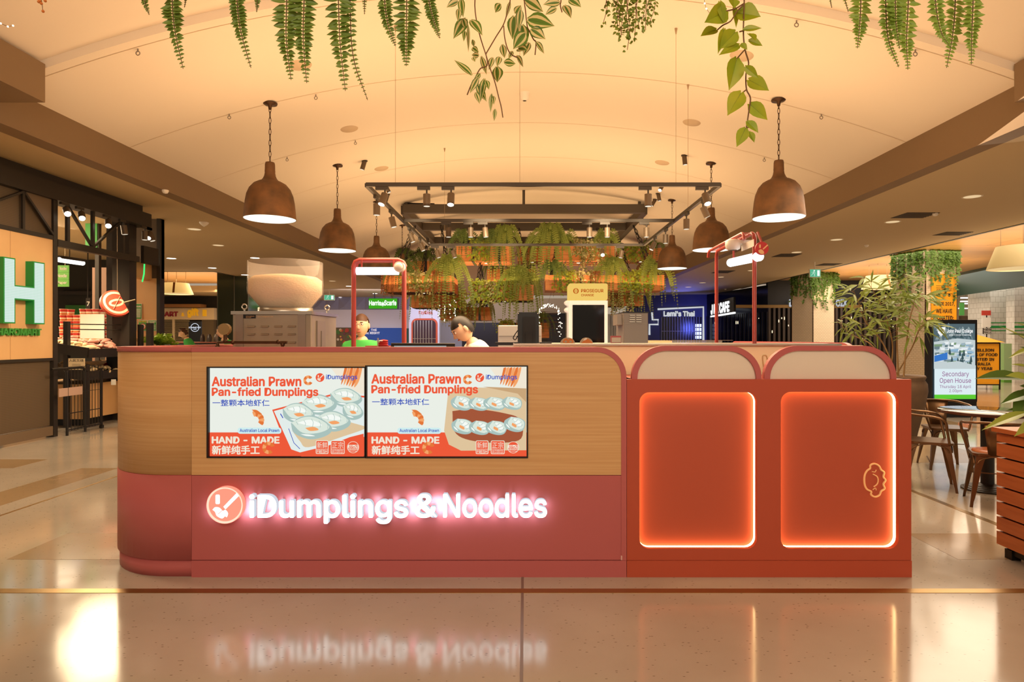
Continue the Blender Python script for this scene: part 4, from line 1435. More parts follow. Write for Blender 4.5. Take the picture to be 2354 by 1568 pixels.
b.box(X(1433, 5.0), X(1490, 5.0), 5.0, 5.4, .9, Z(718, 5.0))
b.build('body', t, bevel=.004)
b = MB().use(black_plastic)
b.box(X(1432, 5.0), X(1491, 5.0), 4.995, 5.4, Z(719.5, 5.0), Z(717, 5.0))
b.build('lid', t)
for k in range(4):
    for q in (1447, 1462):
        b = MB().use(steel)
        b.box(X(q, 5.0), X(q + 12, 5.0), 4.988, 5.0, Z(726 + k * 5, 5.0), Z(724 + k * 5, 5.0))
        b.build('louvre', t)
b = MB().use(steel2)
b.box(X(1419, 5.05), X(1432, 5.05), 5.05, 5.3, Z(747, 5.05), Z(722, 5.05))
b.box(X(1433, 5.0), X(1490, 5.0), 4.997, 5.0, Z(745, 5.0), Z(744, 5.0))
b.build('control_box', t)
t = thing('menu_card', 'red framed price card standing left of the grey cabinet', 'sign', (X(1416, 4.9), 4.9, 1.384))
b = MB().use(red_paint)
b.box(X(1404, 4.9), X(1428, 4.9), 4.9, 4.91, 1.384, Z(772, 4.9))
b.build('frame', t)
b = MB().use(mat('paper', '#D8C8B4', 0.6))
b.box(X(1406, 4.9), X(1427, 4.9), 4.897, 4.9, 1.39, Z(776, 4.9))
b.build('sheet', t)
t = thing('red_cloth_bundle', 'bundle of folded red cloth on the counter behind the till', 'cloth', (X(882, 5.0), 5.0, 1.3))
b = MB().use(mat('red_cloth', '#B5302C', 0.8), True)
for i in range(3): b.ball(AT(880 + i, 793 - i * 4.5, 5.0), (.045 - .004 * i, .03, .012), 14, 6)
b.build('folded_cloth', t)
b = MB().use(mat('red_box', '#9C2E2A', 0.6))
b.box(X(843, 5.0), X(898, 5.0), 4.95, 5.08, .9, Z(795, 5.0))
b.build('box', t)
b = MB().use(chrome, True)
b.cyl(AT(869, 800, 4.93), AT(869, 777, 4.93), .006, 8)
b.cyl(AT(866, 784, 4.93), AT(880, 784, 4.93), .004, 8)
b.build('clamp', t)
t = thing('glass_salad_bar', 'low glass topped counter case at the rear of the kiosk on the right', 'display case', (X(1590, 6.6), 6.6, 0))
b = MB().use(mat('pale_wood_top', '#D8B48C', 0.5))
b.box(X(1497, 6.5), X(1545, 6.5), 6.5, 6.9, 1.12, Z(783, 6.5))
b.build('wood_box', t)
b = MB().use(glass)
b.box(X(1546, 6.5), X(1660, 6.5), 6.5, 6.506, 1.12, Z(783, 6.5))
b.build('pane', t)
b = MB().use(steel2)
b.box(X(1490, 6.5), X(1685, 6.5), 6.49, 6.9, 1.08, 1.12)
b.box(X(1546, 6.5), X(1685, 6.5), 6.5, 6.52, Z(783, 6.5), Z(782, 6.5))
b.build('rim', t)

# change machine beyond the kiosk
Yp = 9.0
t = thing('change_machine', 'white coin change machine with yellow lit header and black screen', 'machine', (X(1352, Yp), Yp + .2, 0))
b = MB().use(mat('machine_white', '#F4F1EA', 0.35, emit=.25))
b.poly([[(X(1307, Yp), 0), (X(1397, Yp), 0), (X(1397, Yp), Z(691, Yp)), (X(1307, Yp), Z(691, Yp))]], fr(Yp), .4)
b.build('cabinet', t, bevel=.006)
b = MB().use(glow('header_yellow', '#F0C868', 1.0))
b.poly(rrect(X(1307, Yp), X(1397, Yp), Z(690.5, Yp), Z(651.5, Yp), .03), fr(Yp), .3)
hd = b.build('header', t)
b = MB().use(glow('header_text', '#B8500F', 1.0))
text(b, 'PROSEGUR', fr(Yp - .002), X(1336, Yp), Z(672, Yp), X(1387, Yp) - X(1336, Yp), .045, bold=.02)
text(b, 'CHANGE', fr(Yp - .002), X(1336, Yp), Z(681, Yp), X(1365, Yp) - X(1336, Yp), .032, bold=.02)
c = AT(1324, 669, Yp - .003)
for a in (-.6, 0, .6):
    b.tube([(c.x + .036 * cos(q) * (abs(cos(a)) if a else 1), c.y, c.z + .036 * sin(q)) for q in [2 * pi * k / 20 for k in range(20)]], .004, 4, closed=True)
for k in (-.015, 0, .015): b.bar((c.x - .034, c.y, c.z + k), (c.x + .034, c.y, c.z + k), .005)
b.build('header_lettering', hd)
b = MB().use(black_gloss)
b.box(X(1316, Yp), X(1389, Yp), Yp - .012, Yp, Z(800, Yp), Z(701, Yp))
b.build('screen', t)
b = MB().use(MT['machine_white'], True)
for py in (697, 713): b.ball(AT(1305, py, Yp + .1), (.055, .05, .04), 12, 8)
b.build('side_knob', t)

# ------------------------------------------------------------------ people
skin_m = mat('skin', '#E4BC9C', 0.55)
lip_m, hair_b, hair_k = mat('lips', '#B8685A', 0.5), mat('brown_hair', '#4A2E1C', 0.6), mat('black_hair', '#17110F', 0.5)
eye_w, eye_d = mat('eye_white', '#EDE6DE', 0.3), mat('eye_dark', '#1E140E', 0.2)
polo = mat('green_cotton', '#46B052', 0.85)
white_shirt = mat('white_cotton', '#EDE4D4', 0.85)
trousers = mat('dark_trousers', '#22201F', 0.85)


def skinned(nodes, edges, sub=2):
    """nodes: [(pos, radius)]; the first is the root. returns verts, faces of the grown surface"""
    me = bpy.data.meshes.new('s')
    me.from_pydata([n[0] for n in nodes], edges, [])
    o = bpy.data.objects.new('s', me)
    COL.objects.link(o)
    md = o.modifiers.new('skin', 'SKIN')
    md.use_smooth_shade = True
    for i, n in enumerate(nodes):
        sv = me.skin_vertices[0].data[i]
        sv.radius = (n[1], n[1]) if not isinstance(n[1], tuple) else n[1]
        sv.use_root = i == 0
    ss = o.modifiers.new('sub', 'SUBSURF')
    ss.levels = ss.render_levels = sub
    bpy.context.view_layer.update()
    ev = o.evaluated_get(bpy.context.evaluated_depsgraph_get()).to_mesh()
    r = [v.co.copy() for v in ev.vertices], [list(p.vertices) for p in ev.polygons]
    bpy.data.objects.remove(o)
    bpy.data.meshes.remove(me)
    return r


def person(label, loc, rotz, H, lean, pitch, shirt, hair, glasses=False, reach=.0, logo=False):
    k = H / 1.75
    t = thing('person', label, 'person', loc, rotz)
    ln = R(lean)
    def up(p):                                   # bend the trunk forward about the hips
        x, y, z = p
        dz = z - .93
        if dz <= 0: return V((x * k, y * k, z * k))
        return V((x * k, (y * cos(ln) - dz * sin(ln)) * k, (.93 + dz * cos(ln) + y * sin(ln) * -1) * k))
    nodes, edges = [], []
    def nd(p, r, par=None, bend=True):
        nodes.append((up(p) if bend else V(p) * k, (r[0] * k, r[1] * k) if isinstance(r, tuple) else r * k))
        if par is not None: edges.append((par, len(nodes) - 1))
        return len(nodes) - 1
    pel = nd((0, 0, .95), .115)
    wst = nd((0, 0, 1.1), .11, pel)
    chs = nd((0, 0, 1.31), .13, wst)
    nkb = nd((0, .005, 1.45), .075, chs)
    nkt = nd((0, -.01, 1.53), .055, nkb)
    arms, legs = [], []
    for s_ in (-1, 1):
        sh = nd((s_ * .16, .0, 1.395), .062, chs)
        el = nd((s_ * .215, .03, 1.12), .043, sh)
        fw = .24
        wr_p = up((s_ * .215, .03, 1.12)) / k + V((-s_ * .03, -fw, -.02 + reach))
        nodes.append((wr_p * k, .027 * k)); edges.append((el, len(nodes) - 1)); wr = len(nodes) - 1
        pm_p = wr_p + V((-s_ * .005, -.075, -.01))
        nodes.append((pm_p * k, .032 * k)); edges.append((wr, len(nodes) - 1)); pm = len(nodes) - 1
        for q in range(4):
            f0 = pm_p + V((s_ * (.024 - .016 * q), -.045, 0))
            f1 = f0 + V((s_ * .002 * (1 - q), -.03 - .006 * (q in (1, 2)), -.012))
            f2 = f1 + V((0, -.018, -.022))
            pr = pm
            for fp, rr_ in ((f0, .0095), (f1, .0088), (f2, .0078)):
                nodes.append((fp * k, rr_ * k)); edges.append((pr, len(nodes) - 1)); pr = len(nodes) - 1
        th0 = wr_p + V((-s_ * .035, -.05, .0))
        th1 = th0 + V((-s_ * .012, -.035, -.01))
        pr = wr
        for fp, rr_ in ((th0, .012), (th1, .0095)):
            nodes.append((fp * k, rr_ * k)); edges.append((pr, len(nodes) - 1)); pr = len(nodes) - 1
        hp = nd((s_ * .09, 0, .88), .088, pel, False)
        kn = nd((s_ * .1, -.01, .5), .058, hp, False)
        an = nd((s_ * .1, .03, .1), .04, kn, False)
        nd((s_ * .11, -.12, .045), .036, an, False)
    vs, fs = skinned(nodes, edges)
    b = MB(local=True).use(skin_m, True)
    b.add(vs, fs, True)
    # head
    hc = up((0, -.02, 1.53)) + V((0, -.02, .1)) * k
    HM = M4.Translation(up((0, -.015, 1.515))) @ M4.Rotation(R(pitch), 4, 'X') @ M4.Scale(k * 1.06, 4)
    b.M = HM
    n, m = 20, 16
    hv = []
    for i in range(m + 1):
        for q in range(n):
            th, ph = pi * i / m, 2 * pi * q / n
            x, y, z = .074 * sin(th) * cos(ph), .095 * sin(th) * sin(ph), .118 * cos(th)
            if z < 0:
                f_ = 1 - .38 * (min(1, -z / .118)) ** 1.5
                x *= f_
                if y < 0: y *= 1 - .10 * (-z / .118)
                else: y *= 1 - .25 * (-z / .118)
            if y < -.05 and .01 < z < .035 and abs(x) > .012: y += .006
            hv.append((x, y - .005, z + .105))
    b.add(hv, [(i * n + q, (i + 1) * n + q, (i + 1) * n + (q + 1) % n, i * n + (q + 1) % n) for i in range(m) for q in range(n)], True)
    b.add([(0, -.096, .125), (-.009, -.094, .118), (.009, -.094, .118), (0, -.122, .082), (-.017, -.094, .076), (.017, -.094, .076), (0, -.1, .07)],
          [(0, 1, 3), (0, 3, 2), (1, 4, 3), (3, 5, 2), (4, 6, 3), (3, 6, 5)], True)
    for s_ in (-1, 1): b.ball((s_ * .076, .008, .105), (.010, .02, .032), 8, 6)
    b.use(lip_m, True).ball((0, -.088, .047), (.024, .01, .007), 12, 6)
    for s_ in (-1, 1):
        b.use(eye_w, True).ball((s_ * .03, -.083, .122), (.013, .009, .008), 10, 6)
        b.use(eye_d, True).ball((s_ * .03, -.0905, .122), .0055, 8, 6)
        b.use(hair, True).ball((s_ * .031, -.088, .142), (.019, .007, .0045), 10, 5)
    b.M = M4.Identity(4)
    b.build('body', t)
    hb = MB(local=True).use(hair, True)
    hb.M = HM
    hv, keep = [], []
    for i in range(m + 1):
        for q in range(n):
            th, ph = pi * i / m, 2 * pi * q / n
            hv.append((.081 * sin(th) * cos(ph), .102 * sin(th) * sin(ph) + .003, .124 * cos(th) + .11))
    for i in range(m):
        for q in range(n):
            th, ph = pi * (i + .5) / m, 2 * pi * (q + .5) / n
            y, z = sin(th) * sin(ph), cos(th)
            if z > .5 or (y < -.2 and z > .36) or (y > -.12 and z > .02) or (y > .3 and z > -.5):
                keep.append((i * n + q, (i + 1) * n + q, (i + 1) * n + (q + 1) % n, i * n + (q + 1) % n))
    hb.add(hv, keep, True)
    hb.build('hair', t)
    # clothes
    nodes.clear(); edges.clear()
    p0 = nd((0, 0, .93), .14)
    p1 = nd((0, 0, 1.1), .132, p0)
    p2 = nd((0, 0, 1.31), .152, p1)
    nd((0, .005, 1.48), .078, p2)
    for s_ in (-1, 1):
        sh = nd((s_ * .165, 0, 1.395), .082, p2)
        nd((s_ * .215, .02, 1.2), .066, sh)
    vs, fs = skinned(nodes, edges)
    b = MB(local=True).use(shirt, True)
    b.add(vs, fs, True)
    if logo:
        b.use(mat('shirt_print', '#D8503C', 0.7), True)
        c = up((.06, -.16, 1.22))
        b.ball(tuple(c), (.012, .012, .01), 8, 5)
    b.build('shirt', t)
    nodes.clear(); edges.clear()
    p0 = nd((0, 0, .96), .128, None, False)
    for s_ in (-1, 1):
        hp = nd((s_ * .09, 0, .87), .1, p0, False)
        kn = nd((s_ * .1, -.01, .5), .072, hp, False)
        nd((s_ * .1, .03, .12), .058, kn, False)
    vs, fs = skinned(nodes, edges)
    b = MB(local=True).use(trousers, True)
    b.add(vs, fs, True)
    b.build('trousers', t)
    if glasses:
        b = MB(local=True).use(steel2, True)
        b.M = HM
        for s_ in (-1, 1):
            b.tube([(s_ * .031 + .021 * cos(a), -.1, .121 + .015 * sin(a)) for a in [2 * pi * q / 14 for q in range(14)]], .0014, 4, closed=True)
            b.tube([(s_ * .052, -.1, .124), (s_ * .078, -.06, .126), (s_ * .08, .01, .122)], .0014, 4)
        b.tube([(-.01, -.1, .124), (.01, -.1, .124)], .0014, 4)
        b.build('glasses', t)
    return t


person('person with glasses in a green t-shirt standing inside the kiosk facing out', (X(832, 6.55), 6.55, 0), R(-4), 1.665, 0, 0, polo, hair_b, True, logo=True)
person('person with black hair in a white shirt bending over inside the kiosk', (X(1140, 6.0), 6.0, 0), R(-68), 1.70, 26, 38, white_shirt, hair_k)
person('person in a green polo stooping at the market counter far left', (X(452, 15.5), 15.5, 0), R(-70), 1.72, 24, 25, polo, hair_b)
person('person in a green shirt half hidden behind the steel dough machine', (X(524, 11.0), 11.0, 0), R(-40), 1.66, 6, 10, polo, hair_b)
# ------------------------------------------------------------------ foliage hanging in front, close to the camera
t = thing('hanging_trough', 'long planter trough hung above the kiosk front with trailing plants', 'planter', (0, 2.35, 3.0))
b = MB().use(crate_wood)
b.box(-2.2, 2.2, 2.15, 2.55, 2.95, 3.25)
b.build('box', t)
for xx in (-1.9, 1.9):
    b = MB().use(black_metal)
    b.bar((xx, 2.35, 3.24), (xx, 2.35, vault(xx) + .1), .012)
    b.build('rod', t)
near_fern = mat('near_fern_leaf', '#7E9240', 0.4, leaf=0.3, noise=((9, 9, 9), .3, '#5E7A30'))
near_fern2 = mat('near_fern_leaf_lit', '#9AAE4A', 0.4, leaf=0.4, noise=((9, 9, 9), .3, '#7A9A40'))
rachis = mat('fern_rachis', '#5A4420', 0.6)
FR = {  # fern -> fronds as (points down the frond in the picture, half width px)
    'first hanging fern from the left, over the beam end': (2.25, near_fern, [([(333, -60), (333, 0), (343, 34)], 12), ([(396, -90), (396, 0), (402, 70), (421, 158)], 27), ([(425, -60), (430, -20), (424, 17)], 9)]),
    'second hanging fern from the left, one slim frond': (2.2, near_fern, [([(540, -90), (545, 0), (553, 70), (577, 156)], 22), ([(590, -60), (592, -10), (590, 28)], 11)]),
    'third hanging fern from the left, two broad fronds': (2.15, near_fern, [([(660, -110), (659, 0), (658, 90), (669, 184)], 33), ([(702, -110), (699, 0), (697, 90), (705, 191)], 31)]),
    'fourth hanging fern from the left, the longest fronds': (2.25, near_fern, [([(775, -120), (778, 0), (782, 100), (794, 209)], 34), ([(806, -120), (805, 0), (812, 130), (845, 230)], 15), ([(838, -60), (838, -10), (838, 33)], 10)]),
    'fifth hanging fern from the left, beside the variegated vine': (2.2, near_fern, [([(882, -80), (884, 0), (893, 60), (909, 106)], 19), ([(936, -110), (935, 0), (934, 80), (934, 152)], 34), ([(980, -80), (986, 0), (998, 50), (1011, 88)], 17)]),
    'first hanging fern right of the heart leaved vine': (2.25, near_fern2, [([(1979, -90), (1979, 0), (1976, 60), (1971, 111)], 27), ([(1940, -60), (1938, -20), (1950, 27)], 9), ([(1905, -60), (1905, -20), (1912, 18)], 7)]),
    'second hanging fern right of the heart leaved vine': (2.2, near_fern2, [([(2038, -110), (2036, 0), (2042, 90), (2066, 154)], 19), ([(2056, -110), (2058, 0), (2060, 60), (2068, 112)], 22), ([(2088, -110), (2088, 0), (2084, 90), (2087, 160)], 27)]),
    'third hanging fern right of the heart leaved vine': (2.25, near_fern2, [([(2146, -110), (2150, 0), (2162, 70), (2184, 108)], 21), ([(2196, -120), (2196, 0), (2190, 80), (2176, 156)], 28), ([(2240, -110), (2237, 0), (2234, 80), (2233, 148)], 25)]),
}
random.seed(21)
for nm, (Y, m, fl_) in FR.items():
    root = AT(fl_[0][0][0][0], -150, Y)
    t = thing('hanging_fern', nm + ' in the trough', 'plant', tuple(root), group='ferns in the trough')
    for pts, hw in fl_:
        yy = Y + random.uniform(-.06, .06)
        q = [AT(x, y, yy + random.uniform(-.015, .015)) for x, y in pts]
        q = [V((q[0].x, 2.3, 3.0))] + q
        b = MB().use(rachis, True)
        path = spline(q, 6)
        b.tube(path, [.0035 * (1 - .7 * i / len(path)) for i in range(len(path))], 5, cap=False)
        ln_ = sum((path[i + 1] - path[i]).length for i in range(len(path) - 1))
        b.use(m, True)
        w = hw / F * Y
        n = max(8, int(ln_ / .0165))
        for i in range(n):
            t_ = (i + .5) / n
            k = min(int(t_ * (len(path) - 1)), len(path) - 2)
            p = path[k].lerp(path[k + 1], t_ * (len(path) - 1) - k)
            d = (path[k + 1] - path[k]).normalized()
            sd = d.cross(V((0, 1, 0))).normalized()
            L = w * min(1, (1 - t_) * 2.3 + .12) ** .85 * random.uniform(.88, 1.1)
            for s_ in (-1, 1):
                leaf_blade(b, p, sd * s_ + d * random.uniform(.12, .35) + V((0, random.uniform(-.35, .35), 0)), V((0, -1, .3)), L, .0215 * min(1, L / .03), .2, -.12, 4)
        b.build('frond', t)

vein = mat('leaf_vein', '#4E5A1C', 0.5)
var_g = mat('variegated_green', '#5E7E2A', 0.38, leaf=0.35)
var_c = mat('variegated_cream', '#D6C68A', 0.38, leaf=0.4)
var_d = mat('variegated_edge', '#4A6A24', 0.38, leaf=0.3)
poth = mat('pothos_leaf', '#A9AA22', 0.35, leaf=0.4, noise=((14, 14, 14), .3, '#7E9A20'))


def big_leaf(mb, base, tip, wid, face, mats, curl=.06):
    """heart leaf from its stalk end to its tip; mats from the midrib outwards"""
    base, tip = V(base), V(tip)
    d = tip - base
    L = d.length
    d.normalize()
    face = V(face)
    sd = d.cross(face).normalized()
    n = sd.cross(d).normalized()
    prof = ((-.08, .22), (0, .42), (.12, .8), (.28, 1), (.45, .96), (.62, .74), (.8, .4), (.92, .14), (1, 0.01))
    ns = len(mats)
    for s_ in (-1, 1):
        for k in range(ns):
            mb.use(mats[k], True)
            vs = []
            for t_, w_ in prof:
                for e in (k / ns, (k + 1) / ns):
                    o_ = .06 if (t_ < 0 and e == 0) else 0
                    vs.append(base + d * L * (t_ + (.08 if t_ < 0 and k == 0 and e == 0 else 0)) + sd * s_ * wid / 2 * w_ * e + n * (wid * .16 * e * w_ - L * curl * t_ * t_))
            mb.add(vs, [(2 * i, 2 * i + 1, 2 * i + 3, 2 * i + 2) for i in range(len(prof) - 1)], True)
    mb.use(vein, True)
    mb.tube([base - n * .001, base + d * L * .45 - n * (.001 + L * curl * .2), base + d * L * .8 - n * (.001 + L * curl * .64)], [.0018, .0013, .0006], 4, cap=False)


Yv = 2.2
t = thing('variegated_vine', 'hanging vine with cream and green striped leaves at the top centre', 'plant', tuple(AT(1130, -150, Yv)))
st = [[(1100, -140), (1093, -20), (1092, 20), (1096, 50), (1104, 85), (1117, 126), (1126, 155)], [(1190, -140), (1175, -20), (1168, 20), (1158, 55), (1140, 85), (1117, 124)],
      [(1117, 124), (1120, 150), (1104, 158), (1092, 180), (1082, 198), (1074, 218)], [(1126, 155), (1138, 190), (1146, 222), (1152, 245), (1156, 270)], [(1195, -140), (1204, -20), (1208, 25), (1212, 60), (1216, 70), (1226, 90), (1232, 98), (1230, 126)],
      [(1290, -140), (1290, -20), (1288, 10), (1292, 28)], [(1158, 60), (1160, 85), (1166, 110), (1175, 125), (1188, 132)]]
b = MB().use(stem_m, True)
for l in st:
    q = [AT(x, y, Yv) for x, y in l]
    if l[0][1] < -100: q = [V((q[0].x, 2.3, 3.0))] + q[1:]
    b.tube(spline(q, 5), .0022, 6, cap=False)
b.build('stems', t)
# stalk end, tip, width (px), style
VL = [((1052, 4), (1026, 16), 18, 1), ((1060, 0), (1064, 38), 15, 0), ((1055, 22), (1053, 49), 12, 1), ((1070, 46), (1042, 88), 24, 0), ((1064, 44), (1072, 68), 16, 1), ((1068, 72), (1066, 94), 9, 0), ((1084, 48), (1109, 79), 21, 0),
      ((1076, 60), (1077, 120), 7, 1), ((1086, 92), (1090, 108), 8, 0), ((1087, 110), (1100, 120), 12, 0), ((1100, 128), (1084, 126), 14, 1), ((1088, 132), (1092, 142), 9, 1), ((1082, 171), (1044, 135), 15, 0),
      ((1107, 132), (1119, 172), 12, 1), ((1142, 155), (1144, 190), 24, 0), ((1132, 134), (1124, 160), 12, 1), ((1148, 132), (1143, 152), 13, 1), ((1155, 104), (1160, 134), 14, 1), ((1160, 144), (1186, 146), 16, 0), ((1178, 119), (1169, 135), 9, 1),
      ((1188, 130), (1204, 154), 16, 1), ((1216, 46), (1274, 58), 34, 0), ((1222, 68), (1254, 89), 25, 1), ((1233, 98), (1252, 123), 14, 1), ((1216, 100), (1203, 128), 16, 1), ((1182, 40), (1178, 90), 26, 0), ((1200, 60), (1205, 112), 26, 0), ((1206, 78), (1180, 112), 28, 0),
      ((1192, 112), (1212, 114), 22, 0), ((1196, 24), (1192, 68), 16, 1), ((1172, 6), (1163, 42), 8, 0), ((1150, 10), (1138, 29), 17, 0), ((1207, 0), (1250, 26), 30, 1), ((1285, 6), (1249, 9), 20, 1), ((1278, 20), (1253, 33), 15, 1), ((1298, 14), (1313, 40), 18, 1), ((1310, 0), (1336, 15), 20, 0),
      ((1098, 180), (1080, 214), 13, 1), ((1103, 170), (1090, 189), 9, 0), ((1113, 184), (1104, 232), 15, 0), ((1098, 196), (1118, 233), 16, 0), ((1117, 186), (1124, 205), 12, 0), ((1094, 214), (1103, 238), 11, 1), ((1130, 218), (1127, 258), 9, 0), ((1134, 222), (1135, 240), 9, 1), ((1138, 252), (1136, 278), 8, 0), ((1185, 30), (1198, 10), 14, 1)]
random.seed(3)
b = MB()
for (bx, by), (tx, ty), w, c in VL:
    y0 = Yv + random.uniform(-.05, .05)
    big_leaf(b, AT(bx, by, y0), AT(tx, ty, y0 + random.uniform(-.03, .03)), w / F * Yv * 1.15, (random.uniform(-.3, .3), -1, random.uniform(-.1, .5)), [var_g, var_c, var_g] if not c else [var_g, var_c, var_c, var_d])
b.build('leaves', t)
Yq = 2.3
t = thing('heart_leaved_vine', 'long hanging vine with yellow green heart shaped leaves right of centre', 'plant', tuple(AT(1705, -150, Yq)))
b = MB().use(stem_m, True)
for l in ([(1712, -140), (1711, -10), (1710, 30), (1709, 80), (1713, 115), (1721, 145), (1715, 170), (1716, 205), (1725, 225), (1722, 252), (1715, 300)], [(1711, 10), (1695, 25), (1680, 48), (1662, 58), (1650, 68)],
          [(1711, 70), (1700, 73)], [(1713, 113), (1694, 135)], [(1716, 206), (1703, 216)], [(1722, 292), (1713, 296)], [(1710, 8), (1690, 20), (1668, 26)]):
    q = [AT(x, y, Yq) for x, y in l]
    if l[0][1] < -100: q = [V((q[0].x, 2.3, 3.0))] + q[1:]
    b.tube(spline(q, 5), .0026, 6, cap=False)
b.build('stems', t)
QL = [((1668, 26), (1622, 50), 46), ((1697, 30), (1749, 36), 52), ((1655, 5), (1664, 50), 20), ((1685, 0), (1688, 18), 28), ((1688, 16), (1694, 62), 16), ((1646, 68), (1611, 81), 29), ((1690, 74), (1655, 112), 38), ((1664, 68), (1652, 121), 20), ((1698, 104), (1654, 124), 25),
      ((1710, 68), (1752, 63), 18), ((1722, 78), (1738, 92), 22), ((1722, 94), (1754, 104), 24), ((1704, 101), (1718, 114), 14), ((1693, 137), (1678, 206), 45), ((1714, 154), (1744, 179), 20), ((1722, 184), (1768, 207), 36), ((1703, 214), (1673, 264), 41), ((1724, 240), (1765, 275), 34),
      ((1718, 280), (1744, 304), 22), ((1713, 296), (1694, 337), 28), ((1722, 304), (1735, 327), 18)]
b = MB()
for (bx, by), (tx, ty), w in QL:
    y0 = Yq + random.uniform(-.05, .05)
    big_leaf(b, AT(bx, by, y0), AT(tx, ty, y0 - random.uniform(0, .04)), w / F * Yq, (random.uniform(-.3, .3), -1, random.uniform(-.2, .4)), [poth, poth])
b.build('leaves', t)
t = thing('bead_leaved_creeper', 'hanging creeper with tiny round leaves at the top, right of the striped vine', 'plant', tuple(AT(1455, -150, 2.25)))
random.seed(8)
b = MB()
small = mat('bead_leaf', '#8A9A30', 0.45, leaf=0.3, noise=((20, 20, 20), .3, '#5E7424'))
for i in range(17):
    x0 = random.gauss(1455, 36)
    end = random.uniform(20, 60) + 75 * max(0, 1 - abs(x0 - 1450) / 55) * random.uniform(.5, 1)
    pts = [AT(x0, -150, 2.25 + random.uniform(-.1, .1))]
    q = pts[0]
    stp = 5
    for k in range(1, stp + 1): pts.append(AT(x0 + random.gauss(0, 5), -150 + (end + 150) * k / stp, q.y + random.uniform(-.02, .02)))
    pts[0] = V((pts[0].x, 2.3, 3.0))
    path = spline(pts, 9)
    b.use(stem_m, True).tube(path, .0011, 4, cap=False)
    b.use(small, True)
    for p in path[14:]:
        for r_ in range(1):
            d = V((random.uniform(-1, 1), random.uniform(-.6, .6), random.uniform(-.9, .3)))
            leaf_blade(b, p + d * .008, d, V((random.uniform(-.5, .5), -1, .3)), random.uniform(.011, .017), .0105, .1, 0, 4)
b.build('strands', t)
t = thing('orange_bead_sprig', 'tiny sprig of orange beads hanging at the top left corner', 'plant', tuple(AT(95, -150, 2.2)))
b = MB().use(mat('orange_bead', '#C8702A', 0.5), True)
for px, py in ((89, 4), (95, 8), (104, 2), (99, 26), (92, 2)): b.ball(AT(px, py, 2.2), .005, 8, 5)
b.build('beads', t)
b = MB().use(stem_m, True)
b.tube([V((X(95, 2.2), 2.25, 3.0)), AT(94, -20, 2.2), AT(96, 6, 2.2), AT(99, 26, 2.2)], .0012, 4)
b.build('stem', t)
for lb, pts in (('thread of tiny lights in the top left corner', [(-20, 40), (2, 54), (18, 61), (30, 59)]), ('thread of tiny lights by the heart leaved vine', [(1618, -40), (1620, 8), (1624, 20), (1642, 45), (1661, 48)])):
    Y = 2.5
    b = MB().use(stem_m, True)
    b.tube([V((X(pts[0][0], Y), Y, 3.1))] + [AT(x, y, Y) for x, y in pts], .0009, 4)
    b.use(MT['fairy_bulb'], True)
    for x, y in pts[1:]: b.ball(AT(x, y, Y), .0036, 6, 5)
    tag(b.build('string_lights'), lb, 'fairy lights')

# ------------------------------------------------------------------ cafe corner on the right
metal_chair = mat('bronze_chair_metal', '#7A5A3C', 0.28, .75, noise=((4, 4, 4), .3, '#5E432C'))
leather = mat('brown_leather_seat', '#8A4A22', 0.35)


def tolix(label, loc, rz, pad):
    t = thing('cafe_armchair', label, 'chair', loc, rz, 'cafe chairs')
    b = MB(local=True).use(metal_chair)
    b.poly(rrect(-.185, .185, -.19, .18, .05), lambda u, v_, w: (u, v_, .45 - w), .022)
    b.build('seat', t)
    if pad:
        p = MB(local=True).use(leather, True)
        p.lathe([(0, .022), (.12, .02), (.165, .012), (.172, 0)], (0, -.01, .45), 24)
        p.build('seat_pad', t)
    for sx in (-1, 1):
        for sy in (-1, 1):
            l = MB(local=True).use(metal_chair, True)
            top, foot = V((sx * .155, sy * .16, .44)), V((sx * .21, sy * .215, 0))
            path = [top.lerp(foot, k) + V((0, 0, 0)) for k in (0, .12, .3, .6, .82, .9, 1)]
            ws = (.075, .058, .046, .036, .028, .022, .022)
            vs = []
            for p, w in zip(path, ws):                   # folded L shaped leg
                vs += [p + V((-sx * w, 0, 0)), p, p + V((0, -sy * w, 0)), p + V((-sx * w * .5, -sy * w * .5, 0)) * .6]
            fs = []
            for i in range(len(path) - 1):
                k = i * 4
                fs += [(k, k + 1, k + 5, k + 4), (k + 1, k + 2, k + 6, k + 5), (k + 2, k + 3, k + 7, k + 6), (k + 3, k, k + 4, k + 7)]
            l.add(vs, fs, False)
            l.build('leg', t)
    b = MB(local=True).use(metal_chair, True)
    for sy in (-1, 1):
        arc = [(.15 * cos(pi * k / 8), sy * .175, .36 + .07 * sin(pi * k / 8)) for k in range(9)]
        b.tube(arc, .006, 6)
        arc = [(sy * .17, .15 * cos(pi * k / 8), .36 + .07 * sin(pi * k / 8)) for k in range(9)]
        b.tube(arc, .006, 6)
    b.bar((-.19, .0, .26), (.19, 0, .26), .008)
    b.build('stretcher', t)
    b = MB(local=True).use(metal_chair, True)
    side = lambda s_: [(s_ * .18, -.15, .44), (s_ * .215, -.13, .56), (s_ * .235, -.11, .655), (s_ * .235, -.03, .69), (s_ * .225, .1, .70), (s_ * .17, .22, .715), (0, .27, .72)]
    b.tube(spline(side(-1) + side(1)[::-1][1:], 5), .0115, 8)
    b.build('arm_tube', t)
    b = MB(local=True).use(metal_chair, True)
    n = 6
    vs = []
    for i in range(n + 1):
        a = (i / n - .5) * 1.1
        for z, k in ((.44, .62), (.58, .8), (.715, .95)): vs.append((.15 * k * 1.6 * sin(a), .12 + .145 * cos(a) * (k + .05) - (.03 if z < .5 else 0), z))
    b.add(vs, [(3 * i + j, 3 * i + 3 + j, 3 * i + 4 + j, 3 * i + 1 + j) for i in range(n) for j in range(2)], True)
    o = b.build('back_panel', t)
    so = o.modifiers.new('thick', 'SOLIDIFY'); so.thickness = .003
    return t


